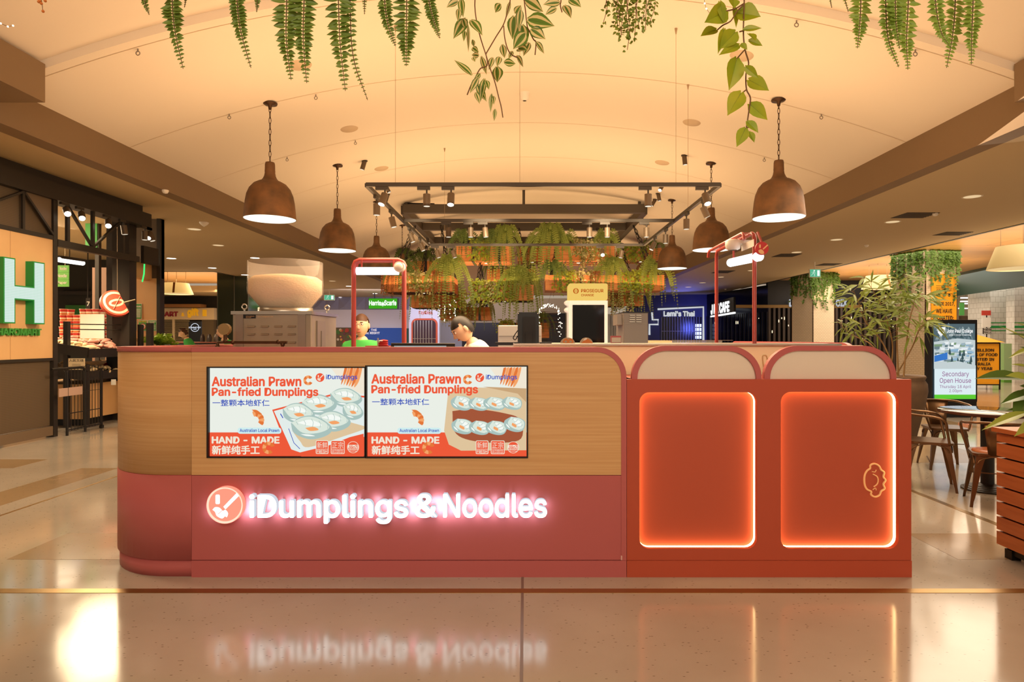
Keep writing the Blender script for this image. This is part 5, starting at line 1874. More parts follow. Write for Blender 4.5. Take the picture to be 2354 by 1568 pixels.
tolix('bronze metal armchair at the far left side of the cafe table', (3.87, 6.05, 0), R(62), False)
tolix('bronze metal armchair with brown leather pad, nearest the slatted planter', (4.03, 5.4, 0), R(180 - 28), True)
tolix('bronze metal armchair farthest back, behind the cafe table', (4.62, 6.95, 0), R(-15), False)
t = thing('cafe_table', 'round dark topped pedestal cafe table between bronze armchairs', 'table', (4.34, 5.92, 0))
b = MB().use(mat('table_edge', '#4A2A1C', 0.4), True)
b.lathe([(0, .715), (.395, .715), (.4, .725), (.4, .742)], (4.34, 5.92, 0), 40)
b.build('table_top', t)
b = MB().use(mat('table_laminate', '#2A2420', 0.1, coat=.5), True)
b.lathe([(.4, .742), (.395, .746), (0, .746)], (4.34, 5.92, 0), 40)
b.build('top_surface', t)
b = MB().use(black_metal, True)
b.lathe([(.055, 0.03), (.055, .715)], (4.34, 5.92, 0), 20)
b.build('pedestal', t)
b = MB().use(mat('cast_iron', '#2C241C', 0.5, .5), True)
b.lathe([(.21, 0), (.212, .012), (.19, .02), (.188, .024), (.16, .03), (.158, .034), (.12, .04), (.118, .044), (.08, .05), (.056, .06)], (4.34, 5.92, 0), 40, smooth=False)
b.build('base', t)

t = thing('terracotta_pot', 'tall brown clay pot just behind the right end of the kiosk', 'pot', (4.04, 6.9, 0))
b = MB().use(mat('brown_clay', '#6E543C', 0.75, noise=((8, 8, 8), .3, '#55402E')), True)
b.lathe([(.14, 0), (.16, .1), (.22, .4), (.29, .7), (.315, .85), (.31, .93), (.285, .97), (.3, 1.0), (.29, 1.02), (.25, 1.0), (.23, .9)], (4.04, 6.9, 0), 36)
b.build('vessel', t)
b = MB().use(mat('potting_soil', '#2E2118', 0.9), True)
b.lathe([(.24, .93), (0, .94)], (4.04, 6.9, 0), 24)
b.build('soil', t)
bam = mat('bamboo_leaf', '#93A04A', 0.45, leaf=0.35, noise=((4, 4, 4), .3, '#748A3C'))
t = thing('bamboo_plant', 'airy bamboo with narrow drooping leaves growing from the clay pot', 'plant', (4.04, 6.9, .94))
random.seed(14)
b = MB().use(mat('bamboo_stem', '#8A6A3C', 0.55), True)
lv = MB().use(bam, True)
for pts in ([(2075, 845), (2052, 800), (2040, 740), (2020, 690), (1994, 648)], [(2072, 845), (2030, 790), (1990, 740), (1975, 700), (1962, 668)], [(2078, 845), (2062, 770), (2070, 710), (2075, 665), (2062, 640)],
            [(2082, 845), (2085, 780), (2095, 720), (2110, 690), (2130, 680)], [(2070, 845), (2010, 800), (1960, 770), (1925, 740)], [(2085, 845), (2096, 800), (2112, 760), (2128, 740)]):
    q = [AT(x, y, 6.9 + random.uniform(-.12, .12)) for x, y in pts]
    q[0] = V((4.04 + random.uniform(-.08, .08), 6.9 + random.uniform(-.08, .08), .93))
    path = spline(q, 6)
    b.tube(path, [.009 * (1 - .75 * i / len(path)) for i in range(len(path))], 6, cap=False)
    for k in range(9, len(path)):
        for r_ in range(1 + k % 2):
            d = V((random.uniform(-1, 1), random.uniform(-1, 1), random.uniform(-.1, .5))).normalized()
            e = path[k] + d * random.uniform(.08, .2)
            b.tube([path[k], e], .0018, 4, cap=False)
            for j in range(3):
                d2 = (d + V((random.uniform(-.9, .9), random.uniform(-.9, .9), random.uniform(-.9, .35))))
                leaf_blade(lv, e.lerp(path[k], random.uniform(0, .5)), d2, V((random.uniform(-.5, .5), -1, .8)), random.uniform(.13, .22), random.uniform(.02, .03), .1, .25, 4)
b.build('stems', t)
lv.build('leaves', t)

# slatted planter box with a broad leaved plant
t = thing('slatted_planter', 'square reddish timber slat planter box at the right edge', 'planter', (3.5, 3.7, 0))
ps = 8
zz = [.075 + (.84 - .075) * i / ps for i in range(ps + 1)]
for i in range(ps):
    b = MB().use(merbau)
    g = .012
    if i == ps - 1:
        for a, c, d, e in ((3.06, 3.16, 3.26, 4.14), (3.84, 3.94, 3.26, 4.14), (3.16, 3.84, 3.26, 3.36), (3.16, 3.84, 4.04, 4.14)): b.box(a, c, d, e, zz[i] + g + .055, zz[i + 1])
    z0, z1 = zz[i] + g / 2, zz[i + 1] - g / 2 - (.03 if i == ps - 1 else 0)
    for a, c, d, e in ((3.08, 3.1, 3.28, 4.12), (3.9, 3.92, 3.28, 4.12), (3.102, 3.898, 3.28, 3.3), (3.102, 3.898, 4.1, 4.12)): b.box(a, c, d, e, z0, z1)
    b.build('slat', t)
b = MB().use(black_metal)
b.box(3.12, 3.88, 3.32, 4.08, .03, .8)
b.build('liner', t)
for x, y in ((3.14, 3.34), (3.86, 3.34), (3.14, 4.06), (3.86, 4.06)):
    b = MB().use(black_metal)
    b.box(x - .03, x + .03, y - .03, y + .03, 0, .06)
    b.build('foot', t)
b = MB().use(MT['potting_soil'])
b.box(3.13, 3.87, 3.33, 4.07, .8, .81)
b.build('soil', t)
t = thing('broad_leaved_plant', 'plant with broad pointed green leaves in the slatted planter', 'plant', (3.45, 3.8, .84))
lg = mat('broad_leaf', '#5E7A30', 0.35, leaf=0.3, noise=((5, 5, 5), .3, '#46642A'))
lt = mat('broad_leaf_light', '#9AA84A', 0.35, leaf=0.35)
b, s2 = MB(), MB().use(mat('green_stalk', '#6E7E3C', 0.5), True)
for (bx, by), (tx, ty), w, m, Y in (((2352, 870), (2249, 858), 42, lg, 3.8), ((2354, 950), (2262, 978), 24, lt, 3.75), ((2380, 900), (2330, 960), 50, lg, 3.85), ((2372, 905), (2305, 920), 30, lg, 3.8), ((2380, 880), (2320, 855), 40, lt, 3.7), ((2390, 945), (2318, 935), 26, lg, 3.9),
                                  ((2400, 960), (2335, 995), 30, lt, 3.7), ((2372, 790), (2306, 740), 12, lt, 3.9), ((2372, 775), (2318, 760), 10, lg, 3.8), ((2374, 800), (2322, 815), 14, lt, 3.85), ((2376, 760), (2340, 735), 10, lt, 3.9), ((2376, 850), (2330, 830), 16, lt, 3.8), ((2390, 820), (2350, 790), 22, lg, 3.7),
                                  ((2395, 915), (2352, 880), 44, lg, 3.75), ((2400, 955), (2440, 900), 44, lg, 3.7), ((2400, 930), (2470, 850), 40, lt, 3.8)):
    p0, p1 = AT(bx, by, Y), AT(tx, ty, Y - .08)
    big_leaf(b, p0, p1, w / F * Y, (random.uniform(-.2, .2), -.6, 1), [m, m], curl=.12)
    s2.tube(spline([(3.45 + random.uniform(-.06, .06), 3.75 + random.uniform(-.06, .06), .79), (3.45 * .5 + p0.x * .5, Y, .5 * (.8 + p0.z) + .05), tuple(p0)], 4), .005, 5, cap=False)
s2.build('stalks', t)
b.build('leaves', t)

# digital totem
Yt = 11.3
t = thing('digital_totem', 'black advertising totem with lit school open day screen beyond the cafe table', 'totem', (X(2194, Yt), Yt + .1, 0))
b = MB().use(black_plastic)
b.box(X(2141, Yt), X(2247, Yt), Yt, Yt + .2, Z(924, Yt), Z(735, Yt))
b.build('head', t, bevel=.008)
b = MB().use(black_plastic)
b.box(X(2162, Yt), X(2247, Yt), Yt + .02, Yt + .18, 0, Z(924, Yt))
b.build('base', t)
fl = Flat(Yt - .0015, .00016)
tw = lambda n_, c: glow('totem_' + n_, c, 1.0)
fl.poly(tw('dark', '#33424A'), [(2145, 744), (2242, 744), (2242, 918), (2145, 918)])
fl.poly(tw('forest', '#56686E'), [(2146, 745), (2241, 745), (2241, 790), (2146, 790)])
random.seed(31)
for i in range(60):
    x, y = random.uniform(2150, 2236), random.uniform(747, 792)
    fl.blob(random.choice([tw('tree', '#3E5458'), tw('tree2', '#6E8288'), tw('tree3', '#8A9A9C')]), [(x - 4, y + 3), (x, y - 5), (x + 4, y + 3)])
fl.poly(tw('haze', '#C4D0D2'), [(2146, 786), (2200, 778), (2241, 782), (2241, 848), (2146, 848)])
for i in range(70):
    x, y = random.uniform(2149, 2236), random.uniform(786, 845)
    w_, h_ = random.uniform(3, 10), random.uniform(1, 3)
    fl.poly(random.choice([tw('roof', '#E8EEF0'), tw('roof', '#E8EEF0'), tw('roof3', '#F6FAFA'), tw('sky', '#8FB2CC'), tw('roof2', '#9AB0BA'), tw('green', '#7C9A78'), tw('tree2', '#6E8288')]), [(max(2146, x - w_), y - h_), (min(2241, x + w_), y - h_ - 1), (min(2241, x + w_ * .8), y + h_), (max(2146, x - w_), y + h_)])
for i in range(14):
    x, y = random.uniform(2180, 2234), random.uniform(806, 844)
    fl.blob(tw('tree', '#3E5458'), [(x - 3, y + 6), (x, y - 8), (x + 3, y + 6)])
fl.poly(tw('blue', '#3A78C8'), [(2146, 818), (2176, 810), (2176, 826), (2146, 832)])
fl.poly(tw('haze', '#C4D0D2'), [(2146, 836), (2200, 830), (2241, 840), (2241, 849), (2146, 849)])
fl.poly(tw('pale', '#DDEDF2'), [(2146, 848), (2241, 848), (2241, 908), (2146, 908)])
fl.poly(tw('lime', '#5FCB34'), [(2146, 907), (2241, 907), (2241, 917), (2146, 917)])
fl.poly(tw('white', '#FFFFFF'), [(2152, 753), (2171, 752), (2170, 764), (2161, 774), (2154, 765)])
for q in ([(2161, 753), (2161, 773)], [(2153, 761), (2170, 761)]): fl.line(tw('tree2', '#6E8288'), q, .8)
fl.text(tw('white', '#FFFFFF'), 'John Paul College', 2175, 2234, 757, 767, .02)
fl.text(tw('white', '#FFFFFF'), 'Unity | Christ | Learning', 2179, 2230, 768, 772, .01)
fl.text(tw('plum', '#8A3A80'), 'Secondary', 2164, 2225, 854, 868)
fl.text(tw('plum', '#8A3A80'), 'Open House', 2158, 2230, 869, 883)
fl.text(tw('plum', '#8A3A80'), 'Thursday 18 April', 2158, 2230, 885, 894)
fl.text(tw('plum', '#8A3A80'), '2.00pm', 2180, 2209, 895, 903)
fl.mb.build('picture', t)
b = MB().use(glow('red_neon', (1.0, .12, .05), 2.2))
text(b, 'Westfield', fr(Yt - .004), X(2203, Yt), Z(946, Yt), X(2234, Yt) - X(2203, Yt), .075, bold=.02, shear=.2)
b.build('red_lettering', t)

# ------------------------------------------------------------------ tiled columns with ivy
ivy_m = mat('ivy_leaf', '#6A8A3A', 0.45, leaf=0.25, noise=((5, 5, 5), .3, '#4A6A2C'))
yellow = mat('banner_yellow', '#E2A018', 0.5)
ink = mat('banner_ink', '#2A1E10', 0.6)
COLS = ((12.0, 18.9, 'column_1'), (11.36, 24.9, 'column_2'))
for cx, cy, nm in COLS:
    h = .54
    b = MB(local=True).use(subway)
    b.box(-h, h, -h, h, .16, 4.0)
    b.use(mat('slate_skirting', '#6E6A6A', 0.5)).box(-h - .02, h + .02, -h - .02, h + .02, 0, .16)
    b.use(bronze)
    for sx, sy in ((-1, -1), (1, -1), (-1, 1)): b.box(sx * h - .012, sx * h + .012, sy * h - .012, sy * h + .012, .16, 3.99)
    o = struct(nm, b)
    rz_ = R(12.6 if cy < 20 else 21)
    o.location, o.rotation_euler = (cx, cy, 0), (0, 0, rz_)
    t = thing('ivy_curtain', 'green ivy trailing down the %s' % ('nearer tiled column with the yellow banner' if cy < 20 else 'farther tiled column beside the exit sign'), 'plant', (cx, cy, 3.98), rz_)
    random.seed(int(cy))
    lv, st = MB(local=True).use(ivy_m, True), MB(local=True).use(stem_m, True)
    for i in range(40):
        f_ = i % 2
        u = random.uniform(-h - .08, h + .08)
        L = random.choice((.5, .8, 1.1, 1.5)) * random.uniform(.6, 1.15) * (1 if f_ else .85)
        p = (u, -h - .04, -.02) if not f_ else (-h - .04, u, -.02)
        path = spline([(p[0], p[1], 0), (p[0] + random.uniform(-.05, .05), p[1] - .05 * (1 - f_), -L * .5), (p[0] + random.uniform(-.08, .08), p[1] - .02, -L)], 8)
        st.tube(path, .004, 4, cap=False)
        for q in path:
            for k in range(2):
                d = V((random.uniform(-1, 1), random.uniform(-1, .5) if not f_ else random.uniform(-1, 1), random.uniform(-1, .2)))
                leaf_blade(lv, q, d, V((-.6, -.8, .3)), random.uniform(.07, .13), random.uniform(.06, .09), .1, .1, 2)
    st.build('stems', t)
    lv.build('leaves', t)
# banner on the right hand face of the nearer column (that face points at local -y)
cx, cy = 12.0, 18.9
t = thing('yellow_banner', 'tall yellow food charity banner on the nearer tiled column', 'sign', (cx, cy, 0), R(12.6))
b = MB(local=True).use(yellow)
b.box(-.36, .52, -.565, -.545, 1.1, 3.3)
b.build('sheet', t)
b = MB(local=True).use(ink)
pl = lambda u, v_, w: (u, -.5665 + w, v_)
for s_, z, w_ in (('SINCE 2017,', 2.36, .74), ('WE HAVE', 2.16, .56), ('DONATED:', 1.96, .66)): text(b, s_, pl, .08 - w_ / 2, z, w_, .115, bold=.03)
text(b, 'OZHARVEST', pl, -.18, 2.79, .52, .055, bold=.03)
for z in (2.72, 2.88, 2.94): b.box(-.2, .36, -.567, -.5662, z, z + .012)
for u in (-.1, .26): b.poly(disc(u, 2.68, .045, 14), pl)
b.poly(disc(.08, 1.72, .07, 14), pl)
b.build('lettering', t)

# yellow donation stand
Yb = 17.5
t = thing('donation_stand', 'yellow donation stand with dark lettering behind the advertising totem', 'stand', (X(2272, Yb), Yb + .3, 0))
b = MB().use(yellow)
b.box(X(2222, Yb), X(2298, Yb), Yb, Yb + .6, .12, Z(789, Yb))
b.build('box', t)
b = MB().use(black_metal)
for px in (2221, 2298): b.box(X(px, Yb) - .015, X(px, Yb) + .015, Yb - .015, Yb + .015, 0, Z(788, Yb))
b.box(X(2221, Yb), X(2298, Yb), Yb - .015, Yb + .015, Z(790, Yb), Z(787, Yb))
b.box(X(2221, Yb), X(2298, Yb), Yb - .015, Yb + .015, .12, .15)
b.build('frame', t)
b = MB().use(mat('stand_roof', '#D9A030', 0.5))
c = (X(2252, Yb), Yb + .3, Z(766, Yb))
q = [(X(2216, Yb), Yb - .1, Z(787, Yb)), (X(2304, Yb), Yb - .1, Z(787, Yb)), (X(2304, Yb), Yb + .7, Z(787, Yb)), (X(2216, Yb), Yb + .7, Z(787, Yb))]
b.add(q + [c], [(0, 1, 4), (1, 2, 4), (2, 3, 4), (3, 0, 4)], False)
b.build('roof', t)
b = MB().use(ink)
for i, (s_, w_) in enumerate((('5 MILLION', 56), ('KILOS OF FOOD', 74), ('WASTED IN', 58), ('AUSTRALIA', 56), ('EVERY YEAR', 60))):
    xr_ = (2284, 2292, 2284, 2276, 2280)[i]
    text(b, s_, fr(Yb - .018), X(xr_ - w_, Yb), Z(808 + i * 10.6, Yb), X(xr_, Yb) - X(xr_ - w_, Yb), .075, bold=.03)
b.build('lettering', t)
# ------------------------------------------------------------------ soffit fittings
def on_soffit(px, py): Y = (HS - EYE) * F / (PY - py); return X(px, Y), Y


dl_on, dl_dim = glow('downlight_on', (1.0, 0.93, 0.80), 5.0), glow('downlight_dim', '#F4D2A0', 0.9)
ring_m = mat('downlight_ring', '#D8C8AC', 0.5)
DL = [('left', [(447, 527, 0), (502, 564, 0), (394, 594, 1), (586, 593, 1), (488, 616, 1), (563, 632, 1), (802, 658, 1), (862, 675, 1), (783, 683, 1), (764, 646, 0)]),
      ('right', [(2235, 452, 0), (2052, 510, 0), (1923, 551, 0), (1831, 580, 0), (1728, 622, 0), (1656, 637, 0), (1615, 650, 0), (1582, 660, 0), (1554, 668, 0)])]
for side_, l in DL:
    for i, (px, py, on) in enumerate(l):
        x, y = on_soffit(px, py)
        t = thing('ceiling_downlight', '%s round recessed downlight, %s from the front in the %s soffit' % ('bright' if on else 'faint', ORD[i], side_), 'downlight', (x, y, HS), group='soffit downlights')
        b = MB().use(ring_m, True)
        b.lathe([(.125, -.002), (.15, -.006), (.155, 0)], (x, y, HS), 24)
        b.build('ring', t)
        b = MB().use(dl_on if on else dl_dim, True)
        b.lathe([(.126, -.003), (0, -.003)], (x, y, HS), 24)
        b.build('lens', t)
for i, (px, py, w, d) in enumerate(((2103, 495, .62, .55), (2190, 537, .6, .5), (1808, 587, .6, .7), (1905, 608, .6, .6), (1662, 625, .6, .9))):
    x, y = on_soffit(px, py)
    t = thing('ceiling_vent', 'dark slotted air vent in the right soffit, %s from the front' % ORD[i], 'vent', (x, y, HS), group='air vents')
    b = MB().use(black_metal)
    b.box(x - w / 2, x + w / 2, y - d / 2, y + d / 2, HS - .004, HS - .001)
    b.build('backing', t)
    b = MB().use(mat('vent_slat', '#5A4C3A', 0.6))
    for k in range(7): b.box(x - w / 2, x + w / 2, y - d / 2 + d * (k + .3) / 7, y - d / 2 + d * (k + .5) / 7, HS - .01, HS - .004)
    b.build('slats', t)
for i, (px, py) in enumerate(((469, 511), (380, 437), (2150, 490), (1992, 563), (1668, 664))):
    x, y = on_soffit(px, py)
    b = MB().use(white_plastic, True)
    r_ = .05 if i else .09
    b.lathe([(0, -.06 * (1.6 if i == 0 else 1)), (r_ * .7, -.05), (r_, -.02), (r_, 0)], (x, y, HS), 16)
    tag(b.build('smoke_detector' if i in (0, 3) else 'sprinkler_head'), 'small white ceiling fitting, %s' % ('domed one in the left soffit among the downlights', 'nearest the beam on the left soffit', 'between downlights at the far right front', 'round one at the timber ceiling edge', 'over the dark shopfront on the right')[i], 'ceiling fitting')
for i, (px, py, Yh) in enumerate(((317, 112, 7.1), (527, 270, 9.2), (726, 221, 9.25), (1682, 209, 9.2), (1888, 252, 9.2), (1831, 29, 7.1), (2104, 88, 7.1), (660, 368, 11.4), (1757, 354, 11.4), (817, 330, 11.4))):
    x = X(px, Yh)
    b = MB().use(steel2, True)
    z = vault(x)
    b.cyl((x, Yh, z + .01), (x, Yh, z - .03), .008, 6)
    b.tube([(x + .022 * cos(a), Yh, z - .05 + .022 * sin(a)) for a in [2 * pi * k / 10 for k in range(10)]], .006, 5, closed=True)
    tag(b.build('ceiling_hook'), 'small steel eye hook in a seam of the vaulted ceiling', 'hook', 'ceiling eye hooks')
for i, (px, py, Yh) in enumerate(((803, 279, 10.8), (877, 369, 13.3), (1590, 265, 10.6), (1522, 359, 13.0), (690, 137, 8.3), (1705, 120, 8.1))):
    x = X(px, Yh)
    b = MB().use(mat('speaker_disc', '#CDB79A', 0.8), True)
    b.M = M4.Translation((x, Yh, vault(x))) @ M4.Rotation(math.atan(.066 * x), 4, 'Y')
    b.lathe([(0, -.012), (.14, -.012), (.15, .0)], (0, 0, 0), 24)
    tag(b.build('ceiling_speaker'), 'pale round flush speaker in the vault, %s' % ('second on the left', 'third on the left', 'second on the right', 'third on the right', 'first on the left', 'first on the right')[i], 'speaker')
b = MB().use(white_plastic, True)
b.lathe([(.03, -.12), (.07, -.09), (.075, -.02), (.09, 0)], (X(1206, 10.0), 10.0, vault(0)), 20)
tag(b.build('dome_camera'), 'white dome camera at the middle of the vaulted ceiling', 'camera')


def drum(label, x, y, zb, zt, r, roof):
    t = thing('drum_pendant_lamp', label, 'pendant lamp', (x, y, zb), group='fabric drum lamps')
    b = MB().use(mat('drum_fabric', '#E0CFA6', 0.8, leaf=.3), True)
    b.lathe([(r, 0), (r * .72, zt - zb)], (x, y, zb), 36)
    b.build('shade', t)
    b = MB().use(glow('drum_diffuser', '#EBC88E', 1.0), True)
    b.lathe([(r * .97, .02), (0, .02)], (x, y, zb), 32)
    b.build('diffuser', t)
    b = MB().use(mat('leather_strap', '#9A6A38', 0.6))
    a = -1.25
    b.bar((x + r * 1.01 * cos(a), y + r * 1.01 * sin(a), zb + .02), (x + r * .735 * cos(a), y + r * .735 * sin(a), zt - .01), .07, .02)
    b.build('strap', t)
    b = MB().use(wire)
    for k in range(3): b.cyl((x + r * .6 * cos(k * 2.1), y + r * .6 * sin(k * 2.1), zt - .02), (x + r * .6 * cos(k * 2.1), y + r * .6 * sin(k * 2.1), roof), .006, 5)
    b.build('wires', t)


drum('fabric drum pendant over the far left timber ceiling bay', X(406, 24), 24, Z(676, 24), Z(651, 24), .58, 4.0)
drum('fabric drum pendant cut by the right edge of the picture', X(2345, 14), 14, Z(618, 14), Z(566, 14), .62, 4.0)
drum('fabric drum pendant behind the bamboo, beside the farther column', X(2018, 22), 22, Z(664, 22), Z(634, 22), .52, 4.0)


def exit_sign(label, px, py, Y, w, h):
    t = thing('exit_sign', label, 'sign', tuple(AT(px, py, Y)), group='exit signs')
    c = AT(px, py, Y)
    b = MB().use(white_plastic)
    b.box(c.x - w / 2, c.x + w / 2, Y, Y + .06, c.z - h / 2, c.z + h / 2)
    b.bar((c.x, Y + .03, c.z + h / 2), (c.x, Y + .03, HS), .03)
    b.build('case', t)
    b = MB().use(glow('exit_green', '#58B48C', 1.0))
    b.box(c.x - w * .47, c.x + w * .47, Y - .004, Y, c.z - h * .44, c.z + h * .44)
    b.use(glow('exit_white', '#F4FFF8', 1.0))
    z0, x0 = c.z, c.x - w * .15
    b.ball((x0 + .02, Y - .006, z0 + h * .28), (h * .09, .003, h * .09), 10, 6)
    for a, d in (((0, .17), (-.12, -.1)), ((-.12, -.1), (-.32, -.28)), ((-.02, -.02), (.14, -.2)), ((.14, -.2), (.06, -.38)), ((0, .14), (-.26, .08)), ((.02, .12), (.22, -.02))):
        b.bar((x0 + a[0] * h, Y - .006, z0 + a[1] * h), (x0 + d[0] * h, Y - .006, z0 + d[1] * h), h * .1, .004)
    b.box(c.x + w * .18, c.x + w * .4, Y - .007, Y - .004, z0 - h * .34, z0 + h * .34)
    b.build('panel', t)


exit_sign('green exit sign hanging in the far distance left of centre', 757, 684, 30, .5, .26)
exit_sign('green and white exit sign above the farther tiled column', 1874, 628, 19.5, .34, .26)

# ------------------------------------------------------------------ grocery shopfront on the left
XW = -6.8
wl = lambda u, v_, w: (XW - w, u, v_)            # plane of the shopfront, u along depth
dark_frame = mat('shopfront_frame', '#2A231C', 0.5)
b = MB().use(ply)
b.box(XW - .08, XW, 5.0, 9.08, 1.14, 2.84)
b.use(mat('board_joint', '#A87E50', 0.6)).box(XW, XW + .001, 8.33, 8.336, 1.14, 2.84)
struct('wall_left', b)
b = MB().use(grid_mesh)
b.box(XW - .06, XW - .02, 5.0, 9.05, .17, 1.1)
b.box(XW - .1, XW - .05, 5.0, 9.08, 2.9, 3.42)
struct('wall_left_panel', b)
b = MB().use(dark_frame)
b.box(XW - .06, XW + .012, 5.0, 9.1, 1.1, 1.14)
b.box(XW - .06, XW + .012, 5.0, 9.1, 2.84, 2.9)
b.box(XW - .1, XW + .015, 9.08, 9.16, 0, 3.45)
for a, c in (((8.55, 2.9), (8.55, 3.42)),): b.box(XW - .02, XW + .01, a[0] - .02, a[0] + .02, a[1], c[1])
b.bar((XW, 8.57, 3.4), (XW, 9.08, 2.92), .03)
b.bar((XW, 8.53, 3.4), (XW, 7.6, 2.92), .03)
struct('trim_11', b)
b = MB().use(mat('panel_brown', '#6A5742', 0.6))
b.add([(XW - .01, 8.6, 3.42), (XW - .01, 9.07, 3.42), (XW - .01, 9.07, 2.95)], [(0, 1, 2)], False)
b.box(XW - .06, XW + .02, 5.0, 9.06, .03, .16)
struct('baseboard_left', b)
b = MB().use(dark_frame)
b.box(XW - .25, XW + .05, 4.0, 11.4, 3.42, 3.66)
b.box(XW - .25, XW - .05, 4.0, 11.3, 3.66, 3.79)
struct('beam_left', b)
b = MB().use(dark_frame)
b.box(XW - .06, XW + .02, 9.16, 11.1, 2.76, 2.86)
for y in (9.4, 9.95, 10.7): b.box(XW - .04, XW, y - .025, y + .025, 2.86, 3.42)
b.bar((XW - .02, 9.4, 3.4), (XW - .02, 9.92, 2.88), .035)
b.bar((XW - .02, 9.98, 2.88), (XW - .02, 10.6, 3.36), .035)
b.box(XW - .4, XW - .1, 11.0, 11.2, 0, 3.42)
b.box(XW - .9, XW - .55, 11.6, 11.9, 0, 3.79)
struct('trim_12', b)

# big lit letter and lettering on the board
t = thing('illuminated_letter', 'large green edged lit letter H on the timber shop wall', 'sign', (XW, 8.43, 2.04))
gr = mat('sign_green', '#1E7A34', 0.45, emit=.12, ecol='#18A040')
Hs = [(8.09, 1.615), (8.28, 1.615), (8.28, 1.93), (8.585, 1.93), (8.585, 1.615), (8.785, 1.615), (8.785, 2.47), (8.585, 2.47), (8.585, 2.12), (8.28, 2.12), (8.28, 2.47), (8.09, 2.47)]
b = MB().use(gr)
b.poly(Hs, lambda u, v_, w: (XW + .11 - w, u, v_), .11)
b.build('letter_case', t)
g2 = node_mat('led_matrix', lambda nt, b_, N, L: None)
nt = g2.node_tree
nt.nodes.remove(nt.nodes['Principled BSDF'])
N_, L_ = nt.nodes.new, nt.links.new
tc, sp = N_('ShaderNodeTexCoord'), N_('ShaderNodeSeparateXYZ')
L_(tc.outputs['Object'], sp.inputs[0])
mins = []
for ax_i in (1, 2):
    m1 = N_('ShaderNodeMath'); m1.operation = 'MULTIPLY'; m1.inputs[1].default_value = 2 * pi / .021; L_(sp.outputs[ax_i], m1.inputs[0])
    m2 = N_('ShaderNodeMath'); m2.operation = 'SINE'; L_(m1.outputs[0], m2.inputs[0]); mins.append(m2)
mn = N_('ShaderNodeMath'); mn.operation = 'MAXIMUM'; L_(mins[0].outputs[0], mn.inputs[0]); L_(mins[1].outputs[0], mn.inputs[1])
rp = N_('ShaderNodeValToRGB'); L_(mn.outputs[0], rp.inputs[0])
rp.color_ramp.elements[0].position, rp.color_ramp.elements[1].position = -.2 + .2, .4
rp.color_ramp.elements[0].color, rp.color_ramp.elements[1].color = (*lin('#A8E4C0'), 1), (*lin('#EAF2F0'), 1)
em = N_('ShaderNodeEmission'); L_(rp.outputs[0], em.inputs[0]); em.inputs[1].default_value = .95
L_(em.outputs[0], nt.nodes['Material Output'].inputs[0])
b = MB().use(g2)
i_ = .016
b.poly([(8.09 + i_, 1.615 + i_), (8.28 - i_, 1.615 + i_), (8.28 - i_, 1.93 + i_), (8.585 + i_, 1.93 + i_), (8.585 + i_, 1.615 + i_), (8.785 - i_, 1.615 + i_), (8.785 - i_, 2.47 - i_), (8.585 + i_, 2.47 - i_), (8.585 + i_, 2.12 - i_), (8.28 - i_, 2.12 - i_),
        (8.28 - i_, 2.47 - i_), (8.09 + i_, 2.47 - i_)], lambda u, v_, w: (XW + .1115, u, v_))
b.build('lit_face', t)
t = thing('wall_lettering', 'row of small green raised letters under the big lit letter', 'sign', (XW, 8.47, 1.46))
b = MB().use(mat('letter_green', '#3E8E3A', 0.5))
text(b, 'HAROMART', lambda u, v_, w: (XW + .03 - w, u, v_), 8.1, 1.462, 8.83 - 8.1, .088, bold=.03, t=.03, flat=False)
b.build('lettering', t)

# spotlights under the fascia
for i, (px, lit, aim) in enumerate(((152, 1, (.5, -.5, -.5)), (187, 1, (.5, -.6, -.6)), (249, 1, (.4, -.6, -.6)), (284, 0, (.1, .1, -1)), (333, 0, (0, 0, -1)), (360, 1, (.2, -.7, -.8)), (371, 0, (.3, .1, -1)))):
    Y = min(6.75 * F / (PX - px), 11.35)
    spot('%s can spotlight under the dark shop fascia, %s from the front' % ('lit' if lit else 'dull', ORD[i]), (-6.75, Y, 3.42), aim, lit, .048, .15, along=(0, 1, 0), group='shop fascia spotlights')
